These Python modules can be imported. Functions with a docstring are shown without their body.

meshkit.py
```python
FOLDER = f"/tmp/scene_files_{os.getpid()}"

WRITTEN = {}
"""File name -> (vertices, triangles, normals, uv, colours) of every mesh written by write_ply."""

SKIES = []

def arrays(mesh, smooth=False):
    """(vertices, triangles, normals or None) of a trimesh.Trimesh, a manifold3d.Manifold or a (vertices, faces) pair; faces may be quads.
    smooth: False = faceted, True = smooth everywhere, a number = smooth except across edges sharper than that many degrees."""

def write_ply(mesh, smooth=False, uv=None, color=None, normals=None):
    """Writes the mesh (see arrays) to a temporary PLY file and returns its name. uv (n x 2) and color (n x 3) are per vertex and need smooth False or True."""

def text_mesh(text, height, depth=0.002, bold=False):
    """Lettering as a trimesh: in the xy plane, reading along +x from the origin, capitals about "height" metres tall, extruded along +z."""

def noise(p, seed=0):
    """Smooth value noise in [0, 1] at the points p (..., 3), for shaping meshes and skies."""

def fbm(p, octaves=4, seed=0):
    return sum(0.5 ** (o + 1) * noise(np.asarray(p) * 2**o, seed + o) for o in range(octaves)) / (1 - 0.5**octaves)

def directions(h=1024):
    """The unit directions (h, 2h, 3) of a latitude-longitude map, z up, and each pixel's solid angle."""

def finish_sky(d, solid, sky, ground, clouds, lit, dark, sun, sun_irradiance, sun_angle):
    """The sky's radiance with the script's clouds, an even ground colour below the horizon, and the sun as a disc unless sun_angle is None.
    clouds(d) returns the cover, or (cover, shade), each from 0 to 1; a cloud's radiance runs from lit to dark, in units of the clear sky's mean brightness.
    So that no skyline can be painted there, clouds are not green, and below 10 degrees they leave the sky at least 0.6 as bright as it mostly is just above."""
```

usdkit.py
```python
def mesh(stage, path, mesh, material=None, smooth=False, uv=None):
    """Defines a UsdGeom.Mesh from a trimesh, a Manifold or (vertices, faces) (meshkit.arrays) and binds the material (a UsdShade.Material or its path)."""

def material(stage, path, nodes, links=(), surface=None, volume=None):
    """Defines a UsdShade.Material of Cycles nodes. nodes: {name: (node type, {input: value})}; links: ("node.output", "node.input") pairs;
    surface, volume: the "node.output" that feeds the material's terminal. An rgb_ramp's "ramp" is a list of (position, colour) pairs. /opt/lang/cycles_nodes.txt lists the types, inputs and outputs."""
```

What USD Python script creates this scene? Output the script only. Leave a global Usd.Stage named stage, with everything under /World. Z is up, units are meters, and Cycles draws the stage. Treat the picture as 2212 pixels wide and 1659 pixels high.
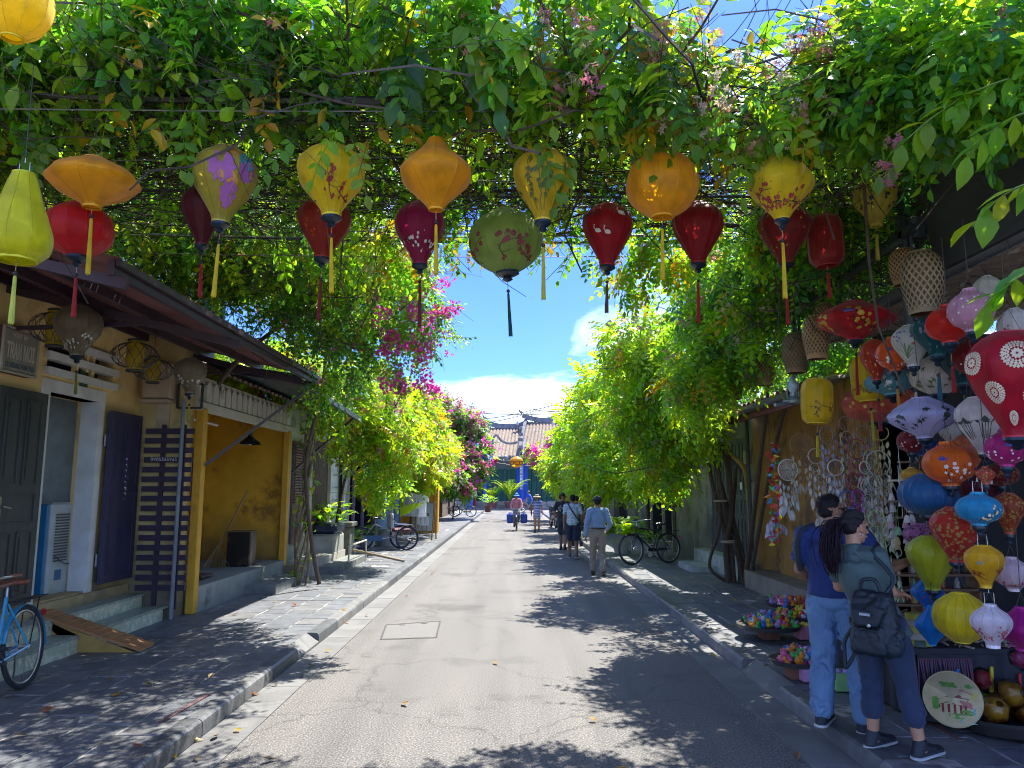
import math, random, numpy as np, trimesh, usdkit, meshkit
import manifold3d as m3
from scipy.spatial.transform import Rotation as Rot
from scipy.interpolate import PchipInterpolator
from pxr import Usd, UsdGeom, UsdLux, UsdShade, Gf, Sdf, Vt
random.seed(7); np.random.seed(7)
stage = Usd.Stage.CreateInMemory()
stage.SetDefaultPrim(UsdGeom.Xform.Define(stage, '/World').GetPrim())
UsdGeom.SetStageUpAxis(stage, 'Z'); UsdGeom.SetStageMetersPerUnit(stage, 1.0)
# ---------------- camera, sky, sun, exposure ----------------
FPX, EYE = 1620.0, 1.85
PITCH = math.atan(228.5 / FPX)
cam = UsdGeom.Camera.Define(stage, '/World/camera')
cam.CreateHorizontalApertureAttr(36.0); cam.CreateFocalLengthAttr(36.0 * FPX / 2212)
cam.CreateFStopAttr(0.0); cam.CreateClippingRangeAttr((0.05, 5000.0))
cam.AddTranslateOp().Set((0, 0, EYE)); cam.AddRotateXOp().Set(90 + math.degrees(PITCH))
cam.CreateExposureAttr(2.85)
SUN = np.array([0.25, 0.42, 0.87]); SUN /= np.linalg.norm(SUN)
elev, rot = math.asin(SUN[2]), math.atan2(SUN[0], SUN[1])
usdkit.material(stage, '/World/Looks/sky', {
    'sky': ('sky_texture', {'sky_type': 'single_scattering', 'sun_disc': False, 'sun_elevation': elev, 'sun_rotation': rot, 'air_density': 1.0, 'aerosol_density': 0.7, 'ozone_density': 2.0}),
    'tc': ('texture_coordinate', {}), 'mp': ('mapping', {'scale': (1.3, 1.3, 4.2), 'location': (8.9, 2.4, 0.9)}),
    'n': ('noise_texture', {'scale': 2.1, 'detail': 7.0, 'roughness': 0.56, 'distortion': 0.5}),
    'r': ('rgb_ramp', {'ramp': [(0.0, (0.02,) * 3), (0.46, (0.03,) * 3), (0.58, (0.3,) * 3), (0.74, (0.6,) * 3), (1.0, (0.7,) * 3)]}),
    'gm': ('gamma', {'gamma': 0.52}), 'tn': ('mix_color', {'blend_type': 'multiply', 'fac': 1.0, 'use_clamp': False, 'b': (0.26, 0.58, 1.0)}), 'sat': ('hsv', {'saturation': 2.1, 'hue': 0.525, 'value': 0.66}),
    'cl': ('hsv', {'saturation': 0.12, 'value': 0.75}), 'mx': ('mix_color', {'use_clamp': False}),
    'bg': ('background_shader', {'strength': 0.15})},
    [('sky.color', 'gm.color'), ('gm.color', 'sat.color'), ('sky.color', 'cl.color'), ('cl.color', 'mx.b'), ('sat.color', 'tn.a'), ('tn.result', 'mx.a'), ('tc.generated', 'mp.vector'), ('mp.vector', 'n.vector'), ('n.fac', 'r.fac'), ('r.color', 'mx.fac'), ('mx.result', 'bg.color')], surface='bg.background')
dome = UsdLux.DomeLight.Define(stage, '/World/sky')
UsdShade.MaterialBindingAPI.Apply(dome.GetPrim()).Bind(UsdShade.Material.Get(stage, '/World/Looks/sky'))
dome.GetPrim().SetCustomDataByKey('kind', 'structure')
sun = UsdLux.DistantLight.Define(stage, '/World/sun')
sun.CreateNormalizeAttr(True); sun.CreateIntensityAttr(0.5); sun.CreateAngleAttr(0.5); sun.CreateColorAttr((1.0, 0.95, 0.86))
sun.AddRotateZOp().Set(math.degrees(math.atan2(SUN[0], -SUN[1]))); sun.AddRotateXOp().Set(math.degrees(math.acos(SUN[2])))

# ---------------- measuring helpers (photo measured on a 2212 px wide sheet) ----------------
_c, _s = math.cos(PITCH), math.sin(PITCH)
def ray(px, py):
    u, v = px - 1106.0, 829.5 - py
    return np.array([u, FPX * _c - v * _s, FPX * _s + v * _c])
O = np.array([0, 0, EYE])
def onY(px, py, Y): d = ray(px, py); return O + d * (Y / d[1])
def onX(px, py, X): d = ray(px, py); return O + d * (X / d[0])
def onZ(px, py, z): d = ray(px, py); return O + d * ((z - EYE) / d[2])

# ---------------- scene helpers ----------------
_used = {}
def numbered(parent, name):
    k = (parent, name); n = _used.get(k, 0); _used[k] = n + 1
    return name if n == 0 else f'{name}_{n:03d}'
def tag(prim, label=None, cat=None, group=None, kind=None):
    for k, x in (('label', label), ('category', cat), ('group', group), ('kind', kind)):
        if x: prim.SetCustomDataByKey(k, x)
    return prim
class Thing:
    def __init__(s, path, loc): s.path, s.loc = path, np.array(loc, float)
def thing(name, label, cat, loc=(0, 0, 0), rz=0.0, group=None, kind=None, rx=0.0, ry=0.0):
    p = '/World/' + numbered('/World', name)
    x = UsdGeom.Xform.Define(stage, p)
    if any(abs(c) > 1e-9 for c in loc): x.AddTranslateOp().Set(tuple(map(float, loc)))
    if rz: x.AddRotateZOp().Set(float(rz))
    if ry: x.AddRotateYOp().Set(float(ry))
    if rx: x.AddRotateXOp().Set(float(rx))
    tag(x.GetPrim(), label, cat, group, kind)
    return Thing(p, loc)
def part(t, name, mb, m, smooth=False, world=False, label=None, kind=None):
    v, f = mb.arr() if isinstance(mb, MB) else mb
    if len(f) == 0: return None
    if world and t is not None: v = v - t.loc
    root = t.path if t is not None else '/World'
    p = root + '/' + numbered(root, name)
    usdkit.mesh(stage, p, (v, f), m, smooth)
    prim = stage.GetPrimAtPath(p)
    if label or kind: tag(prim, label, kind=kind)
    return Thing(p, t.loc if t is not None else (0, 0, 0))
def single(name, mb, m, label=None, cat=None, group=None, kind=None, smooth=False):
    r = part(None, name, mb, m, smooth); tag(stage.GetPrimAtPath(r.path), label, cat, group, kind); return r

class MB:
    def __init__(s): s.v, s.f, s.n = [], [], 0
    def add(s, v, f):
        v = np.asarray(v, float); f = np.asarray(f, int)
        if f.ndim == 2 and f.shape[1] == 4: f = np.vstack([f[:, [0, 1, 2]], f[:, [0, 2, 3]]])
        s.v.append(v); s.f.append(f + s.n); s.n += len(v); return s
    def arr(s):
        if not s.v: return np.zeros((0, 3)), np.zeros((0, 3), int)
        return np.vstack(s.v), np.vstack(s.f)
    def box(s, lo, hi, rz=0, rx=0, ry=0):
        lo, hi = np.minimum(lo, hi), np.maximum(lo, hi); c = (lo + hi) / 2
        v = np.array([[x, y, z] for x in (lo[0], hi[0]) for y in (lo[1], hi[1]) for z in (lo[2], hi[2])])
        if rz or rx or ry: v = (v - c) @ Rot.from_euler('xyz', [rx, ry, rz], degrees=True).as_matrix().T + c
        return s.add(v, [[0, 1, 3, 2], [4, 6, 7, 5], [0, 4, 5, 1], [2, 3, 7, 6], [0, 2, 6, 4], [1, 5, 7, 3]])
    def cbox(s, lo, hi, ch=.01, R=None, top=False):
        lo, hi = np.minimum(lo, hi), np.maximum(lo, hi); c = (lo + hi) / 2; h = (hi - lo) / 2
        pts = []
        for sx in (-1, 1):
            for sy in (-1, 1):
                for sz in (-1, 1):
                    k = np.array([sx, sy, sz]) * h
                    if top and sz < 0: pts.append(k); continue
                    for a in range(3):
                        q = k.copy()
                        for b in range(3):
                            if b != a: q[b] -= [sx, sy, sz][b] * ch
                        pts.append(q)
        hl = trimesh.convex.convex_hull(np.array(pts)); v = np.array(hl.vertices)
        if R is not None: v = v @ R.T
        return s.add(v + c, np.array(hl.faces))
    def bar(s, a, b, w, h=None, up=(0, 0, 1)):
        h = h or w; a, b = np.array(a, float), np.array(b, float); d = b - a; d /= np.linalg.norm(d)
        x = np.cross(d, up)
        if np.linalg.norm(x) < 1e-6: x = np.cross(d, (1, 0, 0))
        x /= np.linalg.norm(x); z = np.cross(x, d)
        v = [p + x * sx * w / 2 + z * sz * h / 2 for p in (a, b) for sx, sz in ((-1, -1), (1, -1), (1, 1), (-1, 1))]
        return s.add(v, [[0, 1, 2, 3], [7, 6, 5, 4], [0, 4, 5, 1], [1, 5, 6, 2], [2, 6, 7, 3], [3, 7, 4, 0]])
    def tube(s, pts, r, n=6, closed=False):
        p = np.array(pts, float); r = np.broadcast_to(r, (len(p),)).astype(float)
        t = np.roll(p, -1, 0) - np.roll(p, 1, 0) if closed else np.gradient(p, axis=0)
        t /= np.linalg.norm(t, axis=1, keepdims=True) + 1e-12
        a = np.cross(t[0], (0, 0, 1.) if abs(t[0][2]) < .9 else (1., 0, 0)); a /= np.linalg.norm(a); A = []
        for k in t:
            a = a - k * (a @ k); a /= np.linalg.norm(a) + 1e-12; A.append(a)
        A = np.array(A); B = np.cross(t, A); th = np.arange(n) * 2 * np.pi / n
        v = p[:, None] + r[:, None, None] * (np.cos(th)[None, :, None] * A[:, None] + np.sin(th)[None, :, None] * B[:, None])
        m = len(p); i, j = np.meshgrid(np.arange(m if closed else m - 1), np.arange(n), indexing='ij'); k = (i + 1) % m
        q = np.stack([i * n + j, i * n + (j + 1) % n, k * n + (j + 1) % n, k * n + j], -1).reshape(-1, 4)
        base = s.n; s.add(v.reshape(-1, 3), q)
        if not closed and n > 3:
            s.f.append(np.array([[base, base + k + 1, base + k] for k in range(1, n - 1)] + [[base + (m - 1) * n, base + (m - 1) * n + k, base + (m - 1) * n + k + 1] for k in range(1, n - 1)]))
        return s
    def lathe(s, prof, n=16, c=(0, 0, 0), R=None):
        prof = np.array(prof, float); th = np.arange(n) * 2 * np.pi / n
        v = np.stack([prof[:, None, 0] * np.cos(th), prof[:, None, 0] * np.sin(th), np.repeat(prof[:, None, 1], n, 1)], -1)
        v = v.reshape(-1, 3)
        if R is not None: v = v @ np.asarray(R).T
        m = len(prof); i, j = np.meshgrid(np.arange(m - 1), np.arange(n), indexing='ij')
        q = np.stack([i * n + j, i * n + (j + 1) % n, (i + 1) * n + (j + 1) % n, (i + 1) * n + j], -1).reshape(-1, 4)
        return s.add(v + np.array(c, float), q)
    def grid(s, P):
        P = np.asarray(P, float); a, b = P.shape[:2]; i, j = np.meshgrid(np.arange(a - 1), np.arange(b - 1), indexing='ij')
        return s.add(P.reshape(-1, 3), np.stack([i * b + j, i * b + j + 1, (i + 1) * b + j + 1, (i + 1) * b + j], -1).reshape(-1, 4))
    def ball(s, c, r, n=8, m=6):
        r = np.broadcast_to(r, 3); a = np.linspace(0, np.pi, m + 1)
        st = s.n; s.lathe(np.stack([np.sin(a), -np.cos(a)], 1), n); s.v[-1] = s.v[-1] * r + np.array(c, float); return s
    def xform(s, R=None, t=(0, 0, 0), sc=1.0):
        v, f = s.arr(); v = v * sc
        if R is not None: v = v @ np.asarray(R).T
        o = MB(); o.add(v + np.array(t, float), f); return o
    def merge(s, o): v, f = o.arr(); return s.add(v, f) if len(f) else s
def prism(poly, z0, z1):
    t = trimesh.creation.extrude_polygon(poly, z1 - z0, engine='earcut'); v = np.array(t.vertices); v[:, 2] += z0
    return v, np.array(t.faces)
def Rz(d): return Rot.from_euler('z', d, degrees=True).as_matrix()
def Rx(d): return Rot.from_euler('x', d, degrees=True).as_matrix()
def Ry(d): return Rot.from_euler('y', d, degrees=True).as_matrix()
def seg(a, b, n=8, sag=0.0):
    t = np.linspace(0, 1, n)[:, None]; p = np.array(a, float) * (1 - t) + np.array(b, float) * t
    p[:, 2] -= sag * 4 * (t * (1 - t))[:, 0]; return p
def spline(pts, n=24):
    p = np.array(pts, float); t = np.concatenate([[0], np.cumsum(np.linalg.norm(np.diff(p, axis=0), axis=1))])
    return PchipInterpolator(t, p)(np.linspace(0, t[-1], n))
# ---------------- materials ----------------
_mats = {}
def mat(name, col, rough=.6, col2=None, ns=5., lo=.35, hi=.7, bump=0., bs=60., metal=0., spec=.5, coat=0., sheen=0., speck=None, stain=None, stain_s=1.2, stain_at=.6, rnd=0., streak=None, damp=None):
    if name in _mats: return _mats[name]
    c2 = col2 if col2 is not None else tuple(c * .72 for c in col)
    N = {'tc': ('texture_coordinate', {}), 'n': ('noise_texture', {'scale': ns, 'detail': 6., 'roughness': .6}),
         'r': ('rgb_ramp', {'ramp': [(lo, (0, 0, 0)), (hi, (1, 1, 1))]}), 'mx': ('mix_color', {'a': col, 'b': c2}),
         'p': ('principled_bsdf', {'roughness': rough, 'metallic': metal, 'specular_ior_level': spec, 'coat_weight': coat, 'sheen_weight': sheen})}
    L = [('tc.object', 'n.vector'), ('n.fac', 'r.fac'), ('r.color', 'mx.fac')]
    out = 'mx.result'
    if streak:
        N.update({'mp': ('mapping', {'scale': streak}), 'ns': ('noise_texture', {'scale': ns, 'detail': 5.})}); L[0] = ('tc.object', 'mp.vector'); L.append(('mp.vector', 'n.vector')); del N['ns']
    if stain:
        N.update({'s': ('noise_texture', {'scale': stain_s, 'detail': 7., 'roughness': .65}), 'sr': ('rgb_ramp', {'ramp': [(stain_at, (0, 0, 0)), (stain_at + .1, (.85,) * 3)]}), 'sm': ('mix_color', {'b': stain})})
        L += [('tc.object', 's.vector'), ('s.fac', 'sr.fac'), ('sr.color', 'sm.fac'), (out, 'sm.a')]; out = 'sm.result'
    if speck:
        N.update({'k': ('noise_texture', {'scale': speck[1], 'detail': 2.}), 'kr': ('rgb_ramp', {'ramp': [(speck[2], (0, 0, 0)), (speck[2] + .08, (1, 1, 1))]}), 'km': ('mix_color', {'b': speck[0]})})
        L += [('tc.object', 'k.vector'), ('k.fac', 'kr.fac'), ('kr.color', 'km.fac'), (out, 'km.a')]; out = 'km.result'
    if damp:
        N.update({'sz': ('separate_xyz', {}), 'dn': ('noise_texture', {'scale': 3.5, 'detail': 5.}), 'da': ('math', {'math_type': 'multiply_add', 'value2': -1.1}), 'dm': ('map_range', {'from_min': damp[1], 'from_max': -.25, 'to_min': 0., 'to_max': .85, 'clamp': True}), 'dx': ('mix_color', {'b': damp[0]})})
        L += [('tc.object', 'sz.vector'), ('tc.object', 'dn.vector'), ('dn.fac', 'da.value1'), ('sz.z', 'da.value3'), ('da.value', 'dm.value'), ('dm.result', 'dx.fac'), (out, 'dx.a')]; out = 'dx.result'
    if rnd:
        N.update({'oi': ('object_info', {}), 'mr': ('map_range', {'to_min': 1 - rnd, 'to_max': 1 + rnd}), 'h': ('hsv', {})})
        L += [('oi.random', 'mr.value'), ('mr.result', 'h.value'), (out, 'h.color')]; out = 'h.color'
    L.append((out, 'p.base_color'))
    if bump:
        N.update({'bn': ('noise_texture', {'scale': bs, 'detail': 4.}), 'b': ('bump', {'strength': bump, 'distance': .01})})
        L += [('tc.object', 'bn.vector'), ('bn.fac', 'b.height'), ('b.normal', 'p.normal')]
    _mats[name] = usdkit.material(stage, '/World/Looks/' + name, N, L, surface='p.BSDF'); return _mats[name]
def leafmat(name, col, tcol, tr=.45, rough=.38, hue=.03, val=.35, vein=True):
    if name in _mats: return _mats[name]
    N = {'oi': ('object_info', {}), 'tc': ('geometry', {}), 'n': ('noise_texture', {'scale': 1.1, 'detail': 3.}), 'n2': ('noise_texture', {'scale': 30., 'detail': 2.}),
         'mh': ('map_range', {'to_min': .5 - hue, 'to_max': .5 + hue}), 'mv': ('map_range', {'from_min': .25, 'from_max': .75, 'to_min': 1 - val, 'to_max': 1 + val}),
         'ad': ('math', {'math_type': 'multiply_add', 'value2': .5, 'value3': 0.}), 'h1': ('hsv', {'color': col}), 'h2': ('hsv', {'color': tcol}),
         'p': ('principled_bsdf', {'roughness': rough, 'specular_ior_level': .5}), 't': ('translucent_bsdf', {}), 'x': ('mix_closure', {'fac': tr})}
    L = [('oi.random', 'mh.value'), ('mh.result', 'h1.hue'), ('mh.result', 'h2.hue'), ('tc.position', 'n.vector'), ('tc.position', 'n2.vector'), ('oi.random', 'ad.value1'), ('n2.fac', 'ad.value3'),
         ('n.fac', 'mv.value'), ('mv.result', 'h1.value'), ('mv.result', 'h2.value'), ('h1.color', 'p.base_color'), ('h2.color', 't.color'), ('p.BSDF', 'x.closure1'), ('t.BSDF', 'x.closure2')]
    del N['ad'], N['n2']; L = [l for l in L if 'ad.' not in l[0] + l[1] and 'n2.' not in l[0] + l[1]]
    _mats[name] = usdkit.material(stage, '/World/Looks/' + name, N, L, surface='x.closure'); return _mats[name]
def silk(name, col, tr=.4, pat=None, rough=.42):
    """lantern silk; pat = (colour b, colour c, scale): woven brocade"""
    if name in _mats: return _mats[name]
    N = {'tc': ('texture_coordinate', {}), 'n': ('noise_texture', {'scale': 7., 'detail': 4.}), 'r': ('rgb_ramp', {'ramp': [(.3, (.7,) * 3), (.5, (.95,) * 3), (.7, (1.08,) * 3)]}),
         'mx': ('mix_color', {'blend_type': 'multiply', 'fac': 1., 'a': col, 'use_clamp': False}), 'p': ('principled_bsdf', {'roughness': rough, 'sheen_weight': .25, 'specular_ior_level': .4}),
         't': ('translucent_bsdf', {}), 'x': ('mix_closure', {'fac': tr}), 'w': ('noise_texture', {'scale': 1., 'detail': 3.}), 'wm': ('mapping', {'scale': (38., 38., 9.)}), 'b': ('bump', {'strength': .4, 'distance': .012})}
    L = [('tc.object', 'n.vector'), ('n.fac', 'r.fac'), ('r.color', 'mx.b'), ('tc.object', 'wm.vector'), ('wm.vector', 'w.vector'), ('w.fac', 'b.height'), ('b.normal', 'p.normal'), ('p.BSDF', 'x.closure1'), ('t.BSDF', 'x.closure2')]
    out = 'mx.result'
    if pat:
        N.update({'v': ('voronoi_texture', {'scale': pat[2], 'randomness': 1.}), 'd': ('noise_texture', {'scale': pat[2] * 2.2, 'detail': 3., 'distortion': 1.2}),
                  'm1': ('math', {'math_type': 'multiply', 'value2': 1.}), 'r1': ('rgb_ramp', {'ramp': [(.0, (1, 1, 1)), (.17, (1, 1, 1)), (.21, (0, 0, 0))]}), 'r2': ('rgb_ramp', {'ramp': [(.56, (0, 0, 0)), (.59, (1, 1, 1))]}),
                  'a1': ('mix_color', {'b': pat[0]}), 'a2': ('mix_color', {'b': pat[1]})})
        L += [('tc.object', 'v.vector'), ('tc.object', 'd.vector'), ('v.distance', 'm1.value1'), ('d.fac', 'm1.value2'), ('m1.value', 'r1.fac'), ('d.fac', 'r2.fac'), (out, 'a2.a'), ('r2.color', 'a2.fac'), ('a2.result', 'a1.a'), ('r1.color', 'a1.fac')]; out = 'a1.result'
    L += [(out, 'p.base_color'), (out, 't.color')]
    _mats[name] = usdkit.material(stage, '/World/Looks/' + name, N, L, surface='x.closure'); return _mats[name]
WOOD = mat('dark_wood', (.035, .022, .018), .5, (.02, .013, .012), ns=9, streak=(1, 1, .15))
BLACK = mat('black_lacquer', (.012, .012, .014), .35)
STEEL = mat('steel', (.55, .55, .55), .3, metal=1.)
IRON = mat('dark_iron', (.03, .032, .036), .45, (.06, .045, .04), ns=14)
RUBBER = mat('rubber', (.02, .02, .022), .75)
WHITE = mat('white_paint', (.72, .72, .7), .55, (.55, .54, .5), ns=4)

def asphalt():
    N = {'tc': ('texture_coordinate', {}), 'a': ('noise_texture', {'scale': 70., 'detail': 3.}), 'ar': ('rgb_ramp', {'ramp': [(.3, (.042, .04, .037)), (.5, (.11, .105, .099)), (.62, (.19, .182, .172)), (.7, (.31, .295, .275))]}),
         'mp': ('mapping', {'scale': (1.3, .07, 1.)}), 's': ('noise_texture', {'scale': 1.6, 'detail': 6., 'roughness': .6}), 'sr': ('rgb_ramp', {'ramp': [(.3, (.74,) * 3), (.5, (1.,) * 3), (.7, (1.2, 1.19, 1.16))]}), 'm1': ('mix_color', {'blend_type': 'multiply', 'fac': 1., 'use_clamp': False}),
         'o': ('noise_texture', {'scale': .55, 'detail': 8., 'roughness': .7}), 'orr': ('rgb_ramp', {'ramp': [(.54, (1.,) * 3), (.64, (.62,) * 3), (.75, (.5,) * 3)]}), 'm2': ('mix_color', {'blend_type': 'multiply', 'fac': 1.}),
         'v': ('voronoi_texture', {'scale': .42, 'feature': 'distance_to_edge', 'randomness': 1.}), 'w': ('noise_texture', {'scale': 2.3, 'detail': 6.}), 'va': ('vector_math', {'math_type': 'multiply_add', 'vector2': (.9, .9, 0.)}), 'vr': ('rgb_ramp', {'ramp': [(0., (.35,) * 3), (.004, (.5,) * 3), (.008, (1.,) * 3)]}), 'm3': ('mix_color', {'blend_type': 'multiply', 'fac': .55}),
         'b': ('bump', {'strength': .9, 'distance': .008}), 'p': ('principled_bsdf', {'roughness': .82})}
    L = [('tc.object', 'a.vector'), ('a.fac', 'ar.fac'), ('tc.object', 'mp.vector'), ('mp.vector', 's.vector'), ('s.fac', 'sr.fac'), ('ar.color', 'm1.a'), ('sr.color', 'm1.b'), ('tc.object', 'o.vector'), ('o.fac', 'orr.fac'), ('m1.result', 'm2.a'), ('orr.color', 'm2.b'),
         ('tc.object', 'w.vector'), ('w.color', 'va.vector1'), ('tc.object', 'va.vector3'), ('va.vector', 'v.vector'), ('v.distance', 'vr.fac'), ('m2.result', 'm3.a'), ('vr.color', 'm3.b'), ('m3.result', 'p.base_color'), ('a.fac', 'b.height'), ('b.normal', 'p.normal')]
    return usdkit.material(stage, '/World/Looks/asphalt', N, L, surface='p.BSDF')
# ================= SETTING =================
rng = np.random.default_rng(11)
XL, XR = -2.34, 2.36           # kerb faces
PZ = .12                       # pavement height
ASPH = asphalt()
CONC = mat('concrete', (.17, .17, .165), .75, (.11, .11, .108), ns=2.2, bump=.3, bs=90)
MORT = mat('mortar', (.4, .38, .33), .85, (.09, .088, .08), ns=4, lo=.42, hi=.56, bump=.4, bs=80)
GRND = mat('ground_earth', (.2, .18, .15), .9)
g = MB(); g.box((-400, -60, -.6), (400, 900, -.03)); single('ground', g, GRND, kind='structure')
g = MB(); P = np.array([[[x, y, .0] for x in (XL + .34, XR - .34)] for y in np.linspace(-6, 66, 60)]); g.grid(P)
g.grid(np.array([[[x, y, .0] for x in (-40, 40)] for y in (66.0, 70.0)]))
road = single('road', g, ASPH, kind='structure')
# worn square patch outline in the asphalt
SEAL = mat('asphalt_seal', (.05, .05, .05), .8)
c = [onZ(834, 1350, 0), onZ(951, 1342, 0), onZ(942, 1378, 0), onZ(822, 1382, 0)]
for k in range(4):
    a, b = c[k], c[(k + 1) % 4]; q = MB(); q.bar((a[0], a[1], .0), (b[0], b[1], .0), .022, .007); part(road, 'cover_joint', q, SEAL)
q = MB(); cm = sum(c) / 4; q.add([(p - cm) * .93 + cm + (0, 0, .0035) for p in c], [[0, 1, 2, 3]]); part(road, 'access_cover', q, mat('cover_asphalt', (.17, .165, .16), .8, (.09, .088, .085), ns=45, bump=.6, bs=120))
for k in (.25, .75): q = MB(); p = c[0] * (1 - k) + c[1] * k; p = p * .8 + cm * .2; q.bar((p[0] - .04, p[1], .005), (p[0] + .04, p[1], .005), .03, .006); part(road, 'lifting_slot', q, SEAL)
# gutters
for side, x0, x1 in ((-1, XL, XL + .34), (1, XR - .34, XR)):
    gt = thing('gutter', None, None, kind='structure')
    y = -1.0; k = 0
    while y < 62:
        L = rng.uniform(.9, 1.3) if y < 20 else 3.0
        b = MB(); b.box((x0 + .004, y + .006, -.05), (x1 - .004, y + L - .006, .004 + rng.uniform(0, .003))); part(gt, 'gutter_slab', b, CONC if k % 3 else mat('concrete_dark', (.15, .15, .147), .75, (.1, .1, .1), ns=3, bump=.3)); y += L; k += 1
KM = [mat(f'kerb_stone_{n}', c, .5, tuple(q * .55 for q in c), ns=7, bump=.5, bs=60, stain=(.05, .05, .05), stain_s=4., stain_at=.58) for n, c in (('grey', (.14, .145, .15)), ('pale', (.2, .2, .195)), ('dark', (.1, .105, .11)))]
def kerb_stone(x, sgn, y0, y1, low=False):
    h = PZ + .012; w = .15; pr = [(0, -.05), (0, h - .045), (.008, h - .02), (.025, h - .004), (.05, h), (w, h), (w, -.05)]
    if low: pr = [(0, -.05), (0, .03), (.01, .04), (w, h), (w, -.05)]
    n = len(pr); v = [[x + sgn * p[0] + (rng.normal(0, .002)), y, p[1]] for y in (y0, y1) for p in pr]
    f = [[k, (k + 1) % n, n + (k + 1) % n, n + k] for k in range(n)]; b = MB(); b.add(v, f)
    b.f.append(np.array([[0, k, k + 1] for k in range(1, n - 1)] + [[n, n + k + 1, n + k] for k in range(1, n - 1)])); return b
for side, x in ((-1, XL), (1, XR)):
    kb = thing('kerb', None, None, kind='structure'); y = .4; k = 0
    while y < 62:
        L = rng.uniform(.75, 1.1) if y < 22 else 2.2
        low = (side == -1 and abs(y - 8.2) < .45) or (side == 1 and abs(y - 6.8) < .5) or (side == 1 and abs(y - 12) < .4)
        part(kb, 'kerb_stone', kerb_stone(x, side, y + .005, y + L - .005, low), CONC if low else KM[int(rng.integers(3))], label='pale cut-away drain inlet in the kerb' if low else None, smooth=25); y += L
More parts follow.
